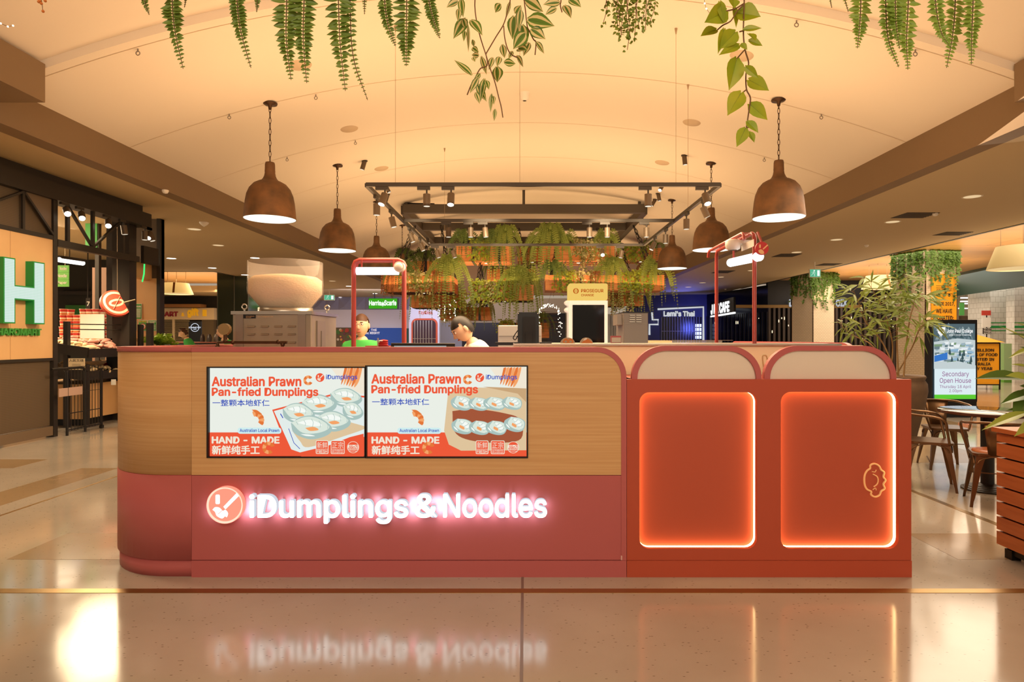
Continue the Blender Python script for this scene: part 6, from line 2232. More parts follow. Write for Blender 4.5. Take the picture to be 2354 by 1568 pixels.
# column with notices
b = MB().use(ply)
b.box(X(295, 12.5), X(362, 12.5), 12.5, 12.6, 0, Z(640, 12.5))
b.use(grid_mesh)
b.box(X(295, 12.5) - .35, X(370, 12.5), 12.52, 12.62, Z(640, 12.5), 3.79)
b.use(dark_frame)
b.box(X(362, 12.5), X(370, 12.5), 12.47, 12.62, 0, 3.79)
b.box(X(289, 12.5), X(295, 12.5), 12.47, 12.62, 0, Z(640, 12.5))
struct('column_3', b)
ng, nw = mat('notice_green', '#4E9A48', 0.6), mat('notice_white', '#F2EBDC', 0.6)
nr, ny = mat('notice_red', '#C8402E', 0.6), mat('notice_yellow', '#E6C23A', 0.6)
Yn = 12.49
for lb, x0, x1, y0, y1, kind in (('large green store hours notice on the timber column', 297, 326, 698, 734, 0), ('small green notice with a red circle, left of the row under the store hours', 296, 315, 737, 760, 1), ('small green no pets notice, middle of the row under the store hours', 318, 338, 736, 761, 2), ('small green text notice, right of the row under the store hours', 340, 360, 736, 761, 3)):
    t = thing('notice', lb, 'sign', tuple(AT((x0 + x1) / 2, y1, Yn)), group='notices on the column')
    b = MB().use(nw)
    b.box(X(x0, Yn), X(x1, Yn), Yn, Yn + .008, Z(y1, Yn), Z(y0, Yn))
    b.build('sheet', t)
    fl = Flat(Yn - .001, .0008)
    fl.poly(ng, [(x0 + .8, y0 + .8), (x1 - .8, y0 + .8), (x1 - .8, y1 - .8), (x0 + .8, y1 - .8)])
    if kind == 0:
        fl.text(nw, 'STORE HOURS', x0 + 2, x1 - 2, y0 + 5, y0 + 8.5, .03)
        for k in range(7):
            fl.poly(nw, [(x0 + 2, y0 + 12 + k * 3), (x0 + 9, y0 + 12 + k * 3), (x0 + 9, y0 + 13.3 + k * 3), (x0 + 2, y0 + 13.3 + k * 3)])
            fl.poly(nw, [(x0 + 13, y0 + 12 + k * 3), (x0 + 27, y0 + 12 + k * 3), (x0 + 27, y0 + 13.3 + k * 3), (x0 + 13, y0 + 13.3 + k * 3)])
    elif kind in (1, 2):
        if kind == 2: fl.text(ny, 'NO PETS', x0 + 2, x1 - 2, y0 + 2, y0 + 5, .03)
        cx_, cy_ = (x0 + x1) / 2, y0 + (9 if kind == 1 else 15)
        fl.poly(nr, disc(cx_, cy_, 7.2))
        fl.poly(nw, disc(cx_, cy_, 5.9))
        fl.blob(ink, [(cx_ - 3.5, cy_ + 1), (cx_ - 2, cy_ - 2), (cx_, cy_), (cx_ - 1, cy_ + 2.5)])
        fl.blob(ink, [(cx_ + 1, cy_ + 1.5), (cx_ + 2.4, cy_ - 2), (cx_ + 4, cy_ + .5), (cx_ + 2.5, cy_ + 2)])
        fl.line(nr, [(cx_ - 4.6, cy_ - 4.6), (cx_ + 4.6, cy_ + 4.6)], 1)
    else:
        fl.text(nw, 'CUSTOMER', x0 + 2, x1 - 2, y0 + 2.5, y0 + 5, .03)
        fl.text(nw, 'NOTICE', x0 + 5, x1 - 5, y0 + 5.6, y0 + 8, .03)
        for k in range(5): fl.poly(nw, [(x0 + 2, y0 + 11 + k * 2.4), (x1 - 2, y0 + 11 + k * 2.4), (x1 - 2, y0 + 11.7 + k * 2.4), (x0 + 2, y0 + 11.7 + k * 2.4)])
    fl.mb.build('print', t)
b = MB().use(glow('green_neon', '#3CF06E', 1.5))
b.tube([AT(332, 607, 11.9), AT(331, 630, 11.9), AT(327, 648, 11.9)], .012, 6)
b.use(ply).box(X(304, 12.2), X(328, 12.2), 12.0, 12.5, Z(640, 12.2), Z(603, 12.2))
b.use(dark_frame).box(X(326, 11.95), X(333, 11.95), 11.92, 12.4, Z(606, 12), Z(566, 12))
tag(b.build('blade_sign'), 'projecting timber shop sign with green neon edge above the notices', 'sign')

# inside the shop
b = MB().use(mat('shop_brown', '#6A4A34', 0.7))
b.box(X(212, 14), X(279, 14), 14, 14.6, 0, Z(615, 14))
struct('column_4', b)
b = MB().use(mat('shop_dark', '#2C2A24', 0.7))
b.box(-20, X(300, 19), 19, 19.2, 0, HS)
b.use(mat('shop_green_band', '#2E6A2C', 0.6)).box(X(150, 18.9), X(198, 18.9), 18.9, 19, Z(735, 19), Z(702, 19))
b.use(dark_frame).box(X(133, 18.8), X(212, 18.8), 18.8, 18.95, Z(678, 18.9), Z(670, 18.9))
struct('wall_shop', b)
t = thing('linear_pendant', 'lit tube light hanging inside the shop entrance', 'lamp', (X(162, 11.5), 11.5, Z(600, 11.5)))
b = MB().use(glow('tube_white', '#FFFDF4', 3.0), True)
b.cyl(AT(136, 597, 11.3), AT(190, 605, 12.2), .045, 12)
b.build('tube', t)
b = MB().use(dark_metal)
b.bar(AT(136, 591, 11.3), AT(190, 599, 12.2), .1, .05)
b.bar(AT(160, 595, 11.7), (X(160, 11.7), 11.7, HS), .012)
b.build('housing', t)
t = thing('aisle_sign', 'three stacked green aisle sign panels hanging in the shop entrance', 'sign', tuple(AT(146, 660, 12.2)))
for k, s_ in enumerate(('Noodles', 'Instant Noodle', 'Toilet Paper')):
    b = MB().use(mat('aisle_green', '#6FB84C', 0.5, emit=.15))
    y0 = 610 + k * 16.5
    b.box(X(122, 12.2), X(158, 12.2), 12.2, 12.22, Z(y0 + 16, 12.2), Z(y0, 12.2))
    p = b.build('panel', t)
    b = MB().use(nw)
    text(b, s_, fr(12.197), X(124 if k else 138, 12.2) - (.12 if k else 0), Z(y0 + 11, 12.2), X(157, 12.2) - X(124 if k else 138, 12.2) + (.12 if k else 0) - .03, .06, bold=.02)
    b.build('lettering', p)
b = MB().use(wire)
b.cyl(AT(150, 610, 12.21), (X(150, 12.21), 12.21, HS), .005, 5)
b.build('hanger', t)
t = thing('aisle_number_sign', 'dark sign with a pale numeral seven deep in the shop', 'sign', tuple(AT(202, 710, 17)))
b = MB().use(dark_frame)
b.box(X(197, 17), X(207, 17), 17, 17.05, Z(712, 17), Z(685, 17))
b.bar(AT(202, 685, 17.02), (X(202, 17.02), 17.02, HS), .02)
b.build('panel', t)
b = MB().use(nw)
text(b, '7', fr(16.995), X(200, 17), Z(703, 17), height=.11, bold=.02)
b.build('numeral', t)
t = thing('round_hanging_sign', 'tilted oval red and white hanging sign above the noodle cups', 'sign', tuple(AT(267, 697, 10.9)))
c = AT(268, 696, 10.9)
b = MB().use(mat('hang_red', '#D2503A', 0.4), True)
b.M = M4.Translation(c) @ M4.Rotation(R(-28), 4, 'Y') @ M4.Rotation(R(58), 4, 'Z')
b.lathe([(0, 0)], n=4) if False else None
pf_ = lambda u, v_, w: (u, w, v_)
b.poly(disc(0, 0, .24, 32), pf_, .07)
b.build('disc', t)
b2 = MB()
b2.M = b.M
pf2 = lambda u, v_, w: (u, w - .003, v_)
b2.use(mat('hang_cream', '#F2D2B0', 0.4)).poly([disc(0, 0, .21, 28), disc(0, 0, .17, 28)], pf2)
b2.poly([disc(0, 0, .13, 28, .07), disc(0, 0, .09, 28, .035)], pf2)
b2.bar((-.1, -.004, -.1), (.1, -.004, .1), .03, .004)
b2.build('emblem', t)
b = MB().use(wire)
b.cyl(c + V((0, .02, .2)), (c.x, c.y + .02, HS), .005, 5)
b.cyl(c + V((.1, .02, .0)), c + V((.26, .1, .06)), .012, 8)
b.build('hanger', t)

b = MB().use(mat('green_panel', '#4CA84A', 0.5, emit=.2))
b.box(X(196, 13), X(223, 13), 13, 13.03, Z(570, 13), Z(498, 13))
b.use(dark_metal).bar((X(222, 13), 13.05, 0), (X(222, 13), 13.05, HS), .08)
tag(b.build('green_sign_panel'), 'green sign panel high behind the diagonal shopfront braces', 'sign')

# produce stand
t = thing('produce_stand', 'dark metal tiered produce stand with timber base inside the shop entrance', 'stand', (-7.9, 10.6, 0))
xa, xb = -9.0, -6.95
ya, yb = 10.0, 12.0
b = MB().use(dark_frame)
b.box(X(145, ya) - .0, X(155, ya), ya, ya + .07, 0, Z(739, ya))
b.box(X(231, ya), X(245, ya), 11.2, 11.27, .2, Z(742, 11))
b.box(X(308, 11.2), X(317, 11.2), 11.3, 11.37, .2, Z(746, 11.3))
for q in (745, 757): b.cyl(AT(150, q, ya + .03), AT(312, q + 2, 11.3), .01, 6)
b.box(-7.05, -6.98, 10.05, 10.12, .05, 1.0)
b.box(-7.05, -6.98, 11.9, 11.97, .05, 1.0)
b.build('frame', t)
for (za, zb, xo) in ((1.37, 1.16, 0), (.98, .80, -.05)):
    b = MB().use(dark_frame)
    A = [(-8.35 + xo, ya, za), (-6.93 + xo, ya, zb), (-6.93 + xo, yb + 1, zb), (-8.35 + xo, yb + 1, za)]
    b.add(A + [(x, y, z - .05) for x, y, z in A], [(0, 1, 2, 3), (4, 7, 6, 5), (0, 4, 5, 1), (1, 5, 6, 2), (2, 6, 7, 3), (3, 7, 4, 0)], False)
    b.bar((-8.35 + xo, ya, za + .03), (-6.93 + xo, ya, zb + .03), .03, .16)
    b.bar((-6.92 + xo, ya, zb + .02), (-6.92 + xo, yb + 1, zb + .02), .02, .14)
    b.build('tray', t)
b = MB().use(ply)
b.box(-8.9, -8.3, 10.1, 13, 1.3, 1.42)
b.box(-8.4, -7.1, 10.15, 12.9, .12, .68)
b.build('timber_base', t)
b = MB().use(black_metal)
b.box(-8.2, -7.2, 10.3, 12.6, 0, .12)
b.build('plinth', t)
for lb, a, c, m in (('cream card panel', 184, 247, 0), ('small cream card', 276, 297, 1)):
    b = MB().use(nw)
    Yc = 11.6
    b.box(X(a, Yc), X(c - 8, Yc), Yc, Yc + .02, 1.42, Z(722 if m == 0 else 757, Yc))
    b.build('backing_card', t)
for px, py, Y in ((237, 815, 10.6), (262, 872, 10.5), (288, 755, 11.2)):
    b = MB().use(ny if py < 870 else nw)
    b.box(X(px - 5, Y), X(px + 6, Y), Y - .02, Y - .015, Z(py + 13, Y), Z(py, Y))
    b.use(nw).box(X(px - 5, Y), X(px + 6, Y), Y - .021, Y - .02, Z(py + 12, Y), Z(py + 5, Y))
    b.build('price_ticket', t)
pot_m = mat('sweet_potato_skin', '#D8A08A', 0.6, noise=((20, 20, 20), .3, '#B97866'))
pale_m = mat('pale_root_skin', '#E8CFA0', 0.6)
red_m = mat('red_onion_skin', '#A83A3A', 0.4)
celery = mat('celery_leaf', '#A8C43A', 0.45, leaf=.3, noise=((9, 9, 9), .3, '#7EA02E'))


def root_veg(name, m, L, r):
    b = MB(local=True).use(m, True)
    b.tube([(-L, 0, 0), (-L * .8, 0, .004), (-L * .3, .004, .01), (L * .3, -.004, .01), (L * .8, .005, .002), (L, .006, -.003)], [r * .12, r * .6, r, r * .95, r * .5, r * .1], 9)
    return b.build(name)


random.seed(17)
def heap(proto, n, x0, x1, y0, y1, zf, lift, label, cat, group, jit=.02):
    for i in range(n):
        x, y = random.uniform(x0, x1), random.uniform(y0, y1)
        c = ((x - x0) / (x1 - x0) - .5, (y - y0) / (y1 - y0) - .5)
        z = zf(x) + lift + max(0, .06 * (1 - 3.2 * (c[0] ** 2 + c[1] ** 2))) * random.random() * 2 + random.uniform(0, jit)
        ti = (random.uniform(-.3, .3), random.uniform(-.3, .3))
        if i == 0:
            o = proto
            o.location, o.rotation_euler = (x, y, z), (ti[0], ti[1], random.uniform(0, 6))
            tag(o, label, cat, group)
        else: dup(proto, (x, y, z), random.uniform(0, 6), tilt=ti, scale=random.uniform(.8, 1.2))


zt1 = lambda x: 1.37 + (x + 8.35) / 1.42 * (1.16 - 1.37)
zt2 = lambda x: .98 + (x + 8.4) / 1.42 * (.80 - .98)
heap(root_veg('sweet_potato', pot_m, .10, .034), 70, -8.1, -7.05, 10.2, 11.6, zt1, .04, 'pinkish sweet potato in the pile on the upper tray of the produce stand', 'sweet potato', 'sweet potatoes on the upper tray')
heap(root_veg('pale_radish', pale_m, .13, .03), 36, -8.0, -6.98, 10.08, 10.35, zt1, .05, 'pale root vegetable at the front of the upper tray of the produce stand', 'root vegetable', 'pale roots on the upper tray')
heap(root_veg('ginger_root', pale_m, .06, .028), 46, -8.0, -6.98, 10.1, 11.0, zt2, .04, 'pale ginger piece in the pile on the lower tray of the produce stand', 'ginger', 'ginger on the lower tray')
b = MB(local=True).use(red_m, True)
b.lathe([(0, .042), (.012, .036), (.03, .024), (.04, 0), (.03, -.026), (0, -.036)], n=12)
heap(b.build('red_onion'), 16, -7.7, -6.98, 11.15, 11.9, zt2, .05, 'red onion in the pile on the lower tray of the produce stand', 'onion', 'red onions on the lower tray')
b = MB(local=True).use(celery, True)
for i in range(46):
    a = random.uniform(0, 6.28)
    d = V((cos(a) * random.uniform(.2, 1), sin(a) * random.uniform(.2, 1), random.uniform(.2, 1)))
    leaf_blade(b, d * random.uniform(.0, .12), d, V((random.uniform(-1, 1), -1, 1)), random.uniform(.05, .11), random.uniform(.04, .06), .2, .3)
heap(b.build('leafy_green_bunch'), 22, X(330, 11.6) + .0, X(372, 11.6), 11.5, 12.0, lambda x: 1.22, .03, 'bunch of bright leafy greens heaped behind the kiosk counter end', 'vegetable', 'leafy green bunches', .1)
b = MB().use(dark_frame)
b.box(X(296, 11.3), X(380, 11.3), 11.3, 12.2, .9, 1.2)
b.box(X(300, 11.4), X(376, 11.4), 11.4, 12.1, 0, .9)
tag(b.build('greens_table'), 'low dark table that carries the leafy greens', 'table')
# cup noodles
cup = MB(local=True)
for zz0, m in ((0, mat('cup_orange', '#D8763A', 0.5)), (.05, mat('cup_red', '#C83A32', 0.5))):
    cup.use(m, True).lathe([(.052 + zz0 * .1, zz0), (.057 + zz0 * .1, zz0 + .05)], n=14)
cup.use(mat('cup_cream', '#F0DCC0', 0.5), True).lathe([(.062, .1), (.066, .102), (.066, .108), (0, .109)], n=14)
cup.lathe([(.056, .03), (.0585, .07)], n=14)
cup0 = cup.build('noodle_cup')
first = True
for col in range(10):
    for dy in range(2):
        x = -8.86 + 0.0 + col * .0
        px = 150 + col * 15 + dy * 3
        if 190 < px < 232: rows = 5
        else: rows = 4 if px > 160 else 5
        Y = 11.75 + dy * .16
        for k in range(rows):
            loc = (X(px, 11.8) + random.uniform(-.008, .008), Y, 1.42 + k * .11)
            lb = 'orange red noodle cup in the stacks on the shelf behind the produce stand'
            if first:
                first = False
                cup0.location = loc
                tag(cup0, lb, 'noodle cup', 'noodle cups')
            else:
                c_ = dup(cup0, loc, random.uniform(0, 6), lb, 'noodle cups')
b = MB().use(ply)
b.box(X(140, 11.8), X(300, 11.8), 11.6, 12.1, 1.36, 1.42)
b.use(dark_frame)
for px in (142, 298): b.box(X(px, 11.8) - .03, X(px, 11.8) + .03, 11.8, 11.86, 0, 1.36)
tag(b.build('cup_shelf'), 'long timber shelf that carries the noodle cups', 'shelf')

# trolley with wire sides
t = thing('wire_trolley', 'black tubular trolley with wire mesh sides by the shop entrance', 'trolley', (-6.72, 9.5, 0))
b = MB().use(black_metal, True)
for y0, y1 in ((9.2, 9.0), (9.58, 9.22)):
    x = -6.68
    b.tube(spline([(x, y0, 0), (x, y0, .86), (x - .0, y0 - .03, .95), (x, y0 - .09, .98), (x, y1 - .1, .98)], 5), .018, 8)
b.bar((-6.68, 9.2, .08), (-6.68, 9.95, .08), .016)
b.bar((-6.68, 9.2, .32), (-6.68, 9.95, .32), .012)
b.bar((-6.7, 9.97, .02), (-6.7, 9.97, .95), .03)
b.build('tube_frame', t)
for nm, A, B_ in (('front_wire_panel', (-6.68, 9.22), (-6.68, 9.56)), ('side_wire_panel', (-6.68, 9.6), (-6.69, 9.95))):
    b = MB().use(dark_metal)
    for i in range(6):
        x, y = A[0] + (B_[0] - A[0]) * i / 5, A[1] + (B_[1] - A[1]) * i / 5
        b.bar((x, y, .06), (x, y, 1.0), .007)
    for z in (.06, .32, .62, 1.0): b.bar((*A, z), (*B_, z), .007)
    b.build(nm, t)
b = MB().use(mat('label_strip', '#B99A88', 0.5))
b.box(-6.672, -6.664, 9.02, 9.5, .58, .70)
b.build('label_strip', t)
b = MB().use(black_metal, True)
b.cyl((-6.7, 9.95, .03), (-6.66, 9.95, .03), .03, 12)
b.build('wheel', t)
t = thing('price_board', 'pale handwritten price board on the wire trolley', 'sign', tuple(AT(175, 850, 9.75)))
b = MB().use(mat('board_cream', '#E6CFA4', 0.6))
b.box(X(157, 9.75), X(194, 9.75), 9.75, 9.765, Z(850, 9.75), Z(824, 9.75))
b.build('board', t)
b = MB().use(ink)
text(b, '人民叉烧', fr(9.747), X(159, 9.75), Z(832, 9.75), X(192, 9.75) - X(159, 9.75), .045, k=None)
for k in range(3): b.box(X(166, 9.75), X(186, 9.75), 9.7465, 9.747, Z(838 + k * 3, 9.75), Z(837.4 + k * 3, 9.75))
b.build('writing', t)
b = MB().use(black_metal)
b.bar(AT(158, 850, 9.76), AT(158, 880, 9.76), .012)
b.bar(AT(193, 850, 9.76), AT(193, 880, 9.76), .012)
b.build('legs', t)

# ------------------------------------------------------------------ shops far behind on the left
Ym = 32.0
shop_cream = mat('shop_fascia_cream', '#DCC8A0', 0.6, emit=.0)
t = thing('shop_front', 'far shuttered shop with red and yellow lettering beyond the grocery', 'shop front', (X(430, Ym), Ym, 0))
b = MB().use(shop_cream)
b.box(X(355, Ym), X(492, Ym), Ym, Ym + .3, Z(735, Ym), Z(708, Ym))
b.build('fascia', t)
b = MB().use(mat('shop_sign_red', '#8E1E24', 0.5, emit=.05))
text(b, 'MART', fr(Ym - .02), X(366, Ym), Z(727, Ym), X(409, Ym) - X(366, Ym), .22, bold=.05)
b.use(mat('shop_sign_yellow', '#E6AE1E', 0.5, emit=.25))
text(b, '&', fr(Ym - .02), X(418, Ym), Z(727, Ym), height=.17, bold=.04)
text(b, 'gift', fr(Ym - .02), X(432, Ym), Z(729, Ym), X(456, Ym) - X(432, Ym), .42, bold=.06)
b.box(X(466, Ym), X(475, Ym), Ym - .03, Ym, Z(727, Ym), Z(712, Ym))
b.build('lettering', t)
b = MB().use(mat('shutter_slat', '#B0A078', 0.5))
for k in range(12): b.box(X(355, Ym), X(434, Ym), Ym + .05, Ym + .08, Z(739 + k * 4.6, Ym), Z(737 + k * 4.6, Ym))
b.use(shop_cream).box(X(396, Ym), X(400, Ym), Ym, Ym + .1, 0, Z(735, Ym))
b.build('shutter', t)
b = MB().use(mat('shop_gloom', '#2A241C', 0.8))
b.box(X(340, Ym), X(500, Ym), Ym + .3, Ym + .5, 0, HS)
b.use(mat('shop_pier', '#5E5038', 0.7)).box(X(464, Ym), X(491, Ym), Ym, Ym + .3, 0, Z(735, Ym))
b.use(mat('timber_band', '#9A6A38', 0.6)).box(X(350, Ym), X(470, Ym), Ym - .4, Ym + .2, Z(707, Ym), Z(700, Ym))
b.build('shop_wall', t)
t = thing('poster_stand', 'dark poster with a white ring logo standing before the shuttered shop', 'sign', (X(450, 28), 28, 0))
b = MB().use(mat('poster_navy', '#12161C', 0.4))
b.box(X(434, 28), X(463, 28), 28, 28.06, Z(800, 28), Z(739, 28))
b.build('panel', t)
b = MB().use(black_metal)
b.box(X(434, 28), X(463, 28), 28, 28.3, 0, Z(800, 28))
b.build('foot', t)
b = MB().use(glow('poster_white', '#D8DEEA', 1.0))
c = AT(448, 753, 27.98)
b.poly([disc(c.x, c.z, .19, 28), disc(c.x, c.z, .165, 28)], fr(27.98))
text(b, 'SYMMETRY', fr(27.975), c.x - .27, c.z - .03, .54, .06, bold=.03)
text(b, 'cafe', fr(27.975), c.x - .07, c.z - .1, .14, .05, bold=.02)
b.build('print', t)
Ymc = 24.0
b = MB().use(mat('mirror_glass', '#6A7462', 0.1, .6))
b.box(X(500, Ymc), X(571, Ymc), Ymc, Ymc + 1.1, 0, 4.0)
b.use(steel)
for px in (500, 538.5, 570.5): b.box(X(px, Ymc) - .012, X(px, Ymc) + .012, Ymc - .015, Ymc, 0, 4.0)
struct('column_5', b)
b = MB().use(mat('counter_dark', '#1E1B18', 0.5))
b.box(X(352, 16.2), X(520, 16.2), 16.4, 16.9, 0, 1.3)
b.use(mat('counter_brown', '#7A3A22', 0.5)).box(X(372, 16.2), X(500, 16.2), 16.35, 16.95, 1.3, 1.33)
tag(b.build('market_counter'), 'dark counter cluttered with jars where the person in the green polo stoops', 'counter')
random.seed(9)
for i in range(9):
    px = (382, 390, 398, 463, 470, 478, 486, 494, 470)[i]
    b = MB(local=True).use(mat('jar_dark_%d' % (i % 3), ('#3A3230', '#8A8078', '#5A4A44')[i % 3], 0.3), True)
    b.lathe([(.05, 0), (.055, .1), (.045, .16), (.03, .18), (.03, .2), (0, .2)], n=12)
    o = b.build('jar')
    o.location = (X(px, 16.6), 16.5 + .16 * (i % 2), 1.33)
    tag(o, 'small jar on the dark market counter far left', 'jar', 'jars on the market counter')

# white hoarding and what hangs on it
Yh = 36.0
b = MB().use(mat('hoarding_white', '#E4E0E4', 0.6))
b.box(X(596, Yh), X(960, Yh), Yh, Yh + .2, 0, Z(712, Yh))
b.use(mat('hoarding_drape', '#9A98A8', 0.8))
for i in range(12):
    x0, x1 = X(596 + i * 30.3, Yh), X(596 + (i + 1) * 30.3, Yh)
    b.add([(x0, Yh - .02, Z(712, Yh)), (x1, Yh - .02, Z(712, Yh)), (x1, Yh + .1, HS), (x0, Yh + .1, HS), ((x0 + x1) / 2, Yh - .1, Z(704, Yh))], [(0, 1, 4), (1, 2, 4), (2, 3, 4), (3, 0, 4)], False)
struct('wall_hoarding', b)
t = thing('hanging_box_sign', 'green lit department store box sign on the white hoarding', 'sign', tuple(AT(880, 697, 33)))
b = MB().use(black_metal)
b.box(X(847, 33), X(914, 33), 33, 33.3, Z(710, 33), Z(685.5, 33))
b.bar((X(860, 33), 33.1, Z(686, 33)), (X(860, 33), 33.1, HS), .05)
b.bar((X(900, 33), 33.1, Z(686, 33)), (X(900, 33), 33.1, HS), .05)
b.build('case', t)
b = MB().use(glow('store_green', '#3FA81E', 1.0))
b.box(X(848, 33), X(913, 33), 32.98, 33, Z(709.5, 33), Z(686.5, 33))
b.use(glow('store_white', '#F4FFF0', 1.2))
text(b, 'Harris', fr(32.97), X(849, 33), Z(702, 33), X(876, 33) - X(849, 33), .24, bold=.03)
text(b, 'Scarfe', fr(32.97), X(884, 33), Z(702, 33), X(911, 33) - X(884, 33), .26, bold=.03)
c = AT(880, 699, 32.97)
for k in range(8): b.bar(c, c + V((.12 * cos(k * pi / 4), 0, .12 * sin(k * pi / 4))), .03)
b.build('lit_face', t)
t = thing('billboard', 'blue billboard band with white words on the hoarding behind the person', 'sign', tuple(AT(875, 790, 35.9)))
b = MB().use(mat('billboard_blue', '#2C56A8', 0.6, emit=.15))
b.box(X(832, 35.9), X(925, 35.9), 35.9, 35.95, Z(800, 35.9), Z(754, 35.9))
b.use(mat('billboard_teal', '#3A6A5E', 0.6)).box(X(932, 35.9), X(944, 35.9), 35.9, 35.95, Z(800, 35.9), Z(755, 35.9))
b.build('panel', t)
b = MB().use(mat('billboard_white', '#EEF0F4', 0.6, emit=.3))
text(b, 'ALL THE', fr(35.89), X(838, 35.9), Z(761, 35.9), X(866, 35.9) - X(838, 35.9), .12, bold=.03)
text(b, 'BE RIGHT', fr(35.89), X(840, 35.9), Z(768, 35.9), X(873, 35.9) - X(840, 35.9), .12, bold=.03)
b.build('lettering', t)
t = thing('vegetable_poster', 'colourful vegetable picture panel on the hoarding left of the blue band', 'poster', tuple(AT(800, 790, 35.9)))
b = MB().use(mat('poster_ground', '#6A5A3E', 0.6))
b.box(X(772, 35.9), X(826, 35.9), 35.9, 35.95, Z(800, 35.9), Z(753, 35.9))
b.build('panel', t)
fl = Flat(35.89, .002)
random.seed(4)
for i in range(34):
    x, y, r_ = random.uniform(775, 823), random.uniform(756, 795), random.uniform(2, 5)
    fl.poly(mat('poster_veg_%d' % (i % 5), ('#B8402E', '#D8C8A8', '#4E7A3A', '#7A3A4E', '#D89A4A')[i % 5], 0.6), disc(x, y, r_, 10))
fl.mb.build('print', t)
# lit vending kiosk behind the planters
Ye = 34.0
t = thing('photo_kiosk', 'white photo kiosk with orange rounded frame under the hanging crates', 'kiosk', (X(975, Ye), Ye, 0))
b = MB().use(mat('kiosk_white', '#DADAE0', 0.5))
b.box(X(940, Ye), X(1010, Ye), Ye, Ye + .5, 0, Z(705, Ye))
b.build('body', t)
b = MB().use(mat('kiosk_orange', '#C8552E', 0.5, emit=.1))
b.poly([rrect(X(946, Ye), X(1006, Ye), Z(800, Ye), Z(732, Ye), .3), rrect(X(949, Ye), X(1002, Ye), Z(800, Ye), Z(736, Ye), .24)], fr(Ye - .03), .05)
text(b, 'EzyKiosk', fr(Ye - .01), X(963, Ye), Z(724, Ye), X(995, Ye) - X(963, Ye), .22, bold=.02)
b.build('orange_frame', t)
b = MB().use(mat('kiosk_dark', '#4A3438', 0.2))
b.box(X(949, Ye), X(1002, Ye), Ye - .01, Ye, Z(800, Ye), Z(736, Ye))
b.build('window', t)
b = MB().use(steel)
for k in range(7): b.box(X(953 + k * 6.5, Ye), X(954.4 + k * 6.5, Ye), Ye - .04, Ye - .015, Z(800, Ye), Z(737, Ye))
b.box(X(949, Ye), X(1002, Ye), Ye - .04, Ye - .015, Z(779, Ye), Z(778, Ye))
b.build('bars', t)
b = MB().use(mat('panel_grey', '#B4B2B8', 0.6))
b.box(X(1012, 37), X(1062, 37), 37, 37.2, 0, Z(742, 37))
b.use(mat('panel_dark', '#241E1E', 0.4)).box(X(1062, 37), X(1150, 37), 37, 37.2, 0, Z(742, 37))
b.use(mat('panel_beige', '#CDB896', 0.7)).box(X(1010, 37.3), X(1330, 37.3), 37.3, 37.5, 0, HS)
b.use(mat('panel_dark', '#241E1E', 0.4)).box(X(1190, 37), X(1300, 37), 37, 37.2, 0, Z(720, 37))
struct('wall_far', b)
b = MB().use(mat('container_white', '#C8C8C4', 0.5))
b.box(X(1398, 30), X(1440, 30), 30, 33, 0, Z(722, 30))
for k in range(7): b.box(X(1399 + k * 6, 30), X(1402 + k * 6, 30), 29.93, 30, 0, Z(724, 30))
tag(b.build('ribbed_cabin'), 'white ribbed cabin standing behind the change machine', 'cabin')

# ------------------------------------------------------------------ shops far behind on the right
Yl = 34.0
blue_wall = mat('blue_lit_wall', '#3A3E6A', 0.5)
neon_w = glow('neon_white', '#C9CCD0', 1.0)
t = thing('shop_front', 'blue lit shop with white neon outline and grille beyond the kiosk on the right', 'shop front', (X(1570, Yl), Yl, 0))
b = MB().use(blue_wall)
b.box(X(1440, Yl), X(1625, Yl), Yl, Yl + .3, Z(800, Yl) - 1, HS)
b.build('wall', t)
b = MB().use(neon_w)
for l in ([(1512, 711), (1617, 706), (1617, 783)], [(1499, 718), (1500, 735), (1513, 735), (1513, 746), (1493, 746), (1493, 770)]): b.tube([AT(x, y, Yl - .1) for x, y in l], .055, 6)
text(b, "Lami's Thai", fr(Yl - .12), X(1525, Yl), Z(727, Yl), X(1595, Yl) - X(1525, Yl), .26, bold=.05)
b.build('neon_sign', t)
b = MB().use(mat('grille_window', '#1A1A26', 0.2))
b.box(X(1520, Yl), X(1613, Yl), Yl - .02, Yl, 0, Z(729, Yl))
b.build('window', t)
b = MB().use(mat('grille_steel', '#9A9AA6', 0.4, .3))
for k in range(15): b.box(X(1520 + k * 6.2, Yl) - .012, X(1520 + k * 6.2, Yl) + .012, Yl - .08, Yl - .05, 0, Z(729, Yl))
b.box(X(1520, Yl), X(1613, Yl), Yl - .08, Yl - .05, Z(762, Yl), Z(761, Yl))
b.build('grille', t)
b = MB().use(glow('fridge_glow', '#DDE6FF', 1.3))
for k in range(4): b.box(X(1598, Yl), X(1612, Yl), Yl - .045, Yl - .03, Z(752 + k * 9, Yl), Z(745 + k * 9, Yl))
b.build('lit_shelves', t)
YR = lambda k: 34.0 + (28.0 - 34.0) * k
t = thing('shop_front', 'dark glazed shop with white lit cantilever sign right of the neon shop', 'shop front', (X(1690, 31), 31, 0))
A, B_ = V((X(1625, 34), 34, 0)), V((X(1765, 28), 28, 0))
b = MB().use(mat('dark_glass', '#0E0D14', 0.12))
q = [A, B_]
b.add([A, B_, B_ + V((0, 0, HS)), A + V((0, 0, HS))], [(0, 1, 2, 3)], False)
b.build('glazing', t)
b = MB().use(dark_metal)
for k in range(16):
    p = A.lerp(B_, k / 15) + V((-.05, -.08, 0))
    b.bar(p, p + V((0, 0, 2.6)), .03)
b.build('shutter_bars', t)
b = MB().use(MT['dark_glass'])
c0, c1 = AT(1635, 725, 30), AT(1689, 716, 27.5)
b.bar(c0 + V((0, 0, .25)), c1 + V((0, 0, .28)), .1, .7)
b.build('sign_case', t)
b = MB().use(glow('cafe_white', '#FFFFFF', 1.6))
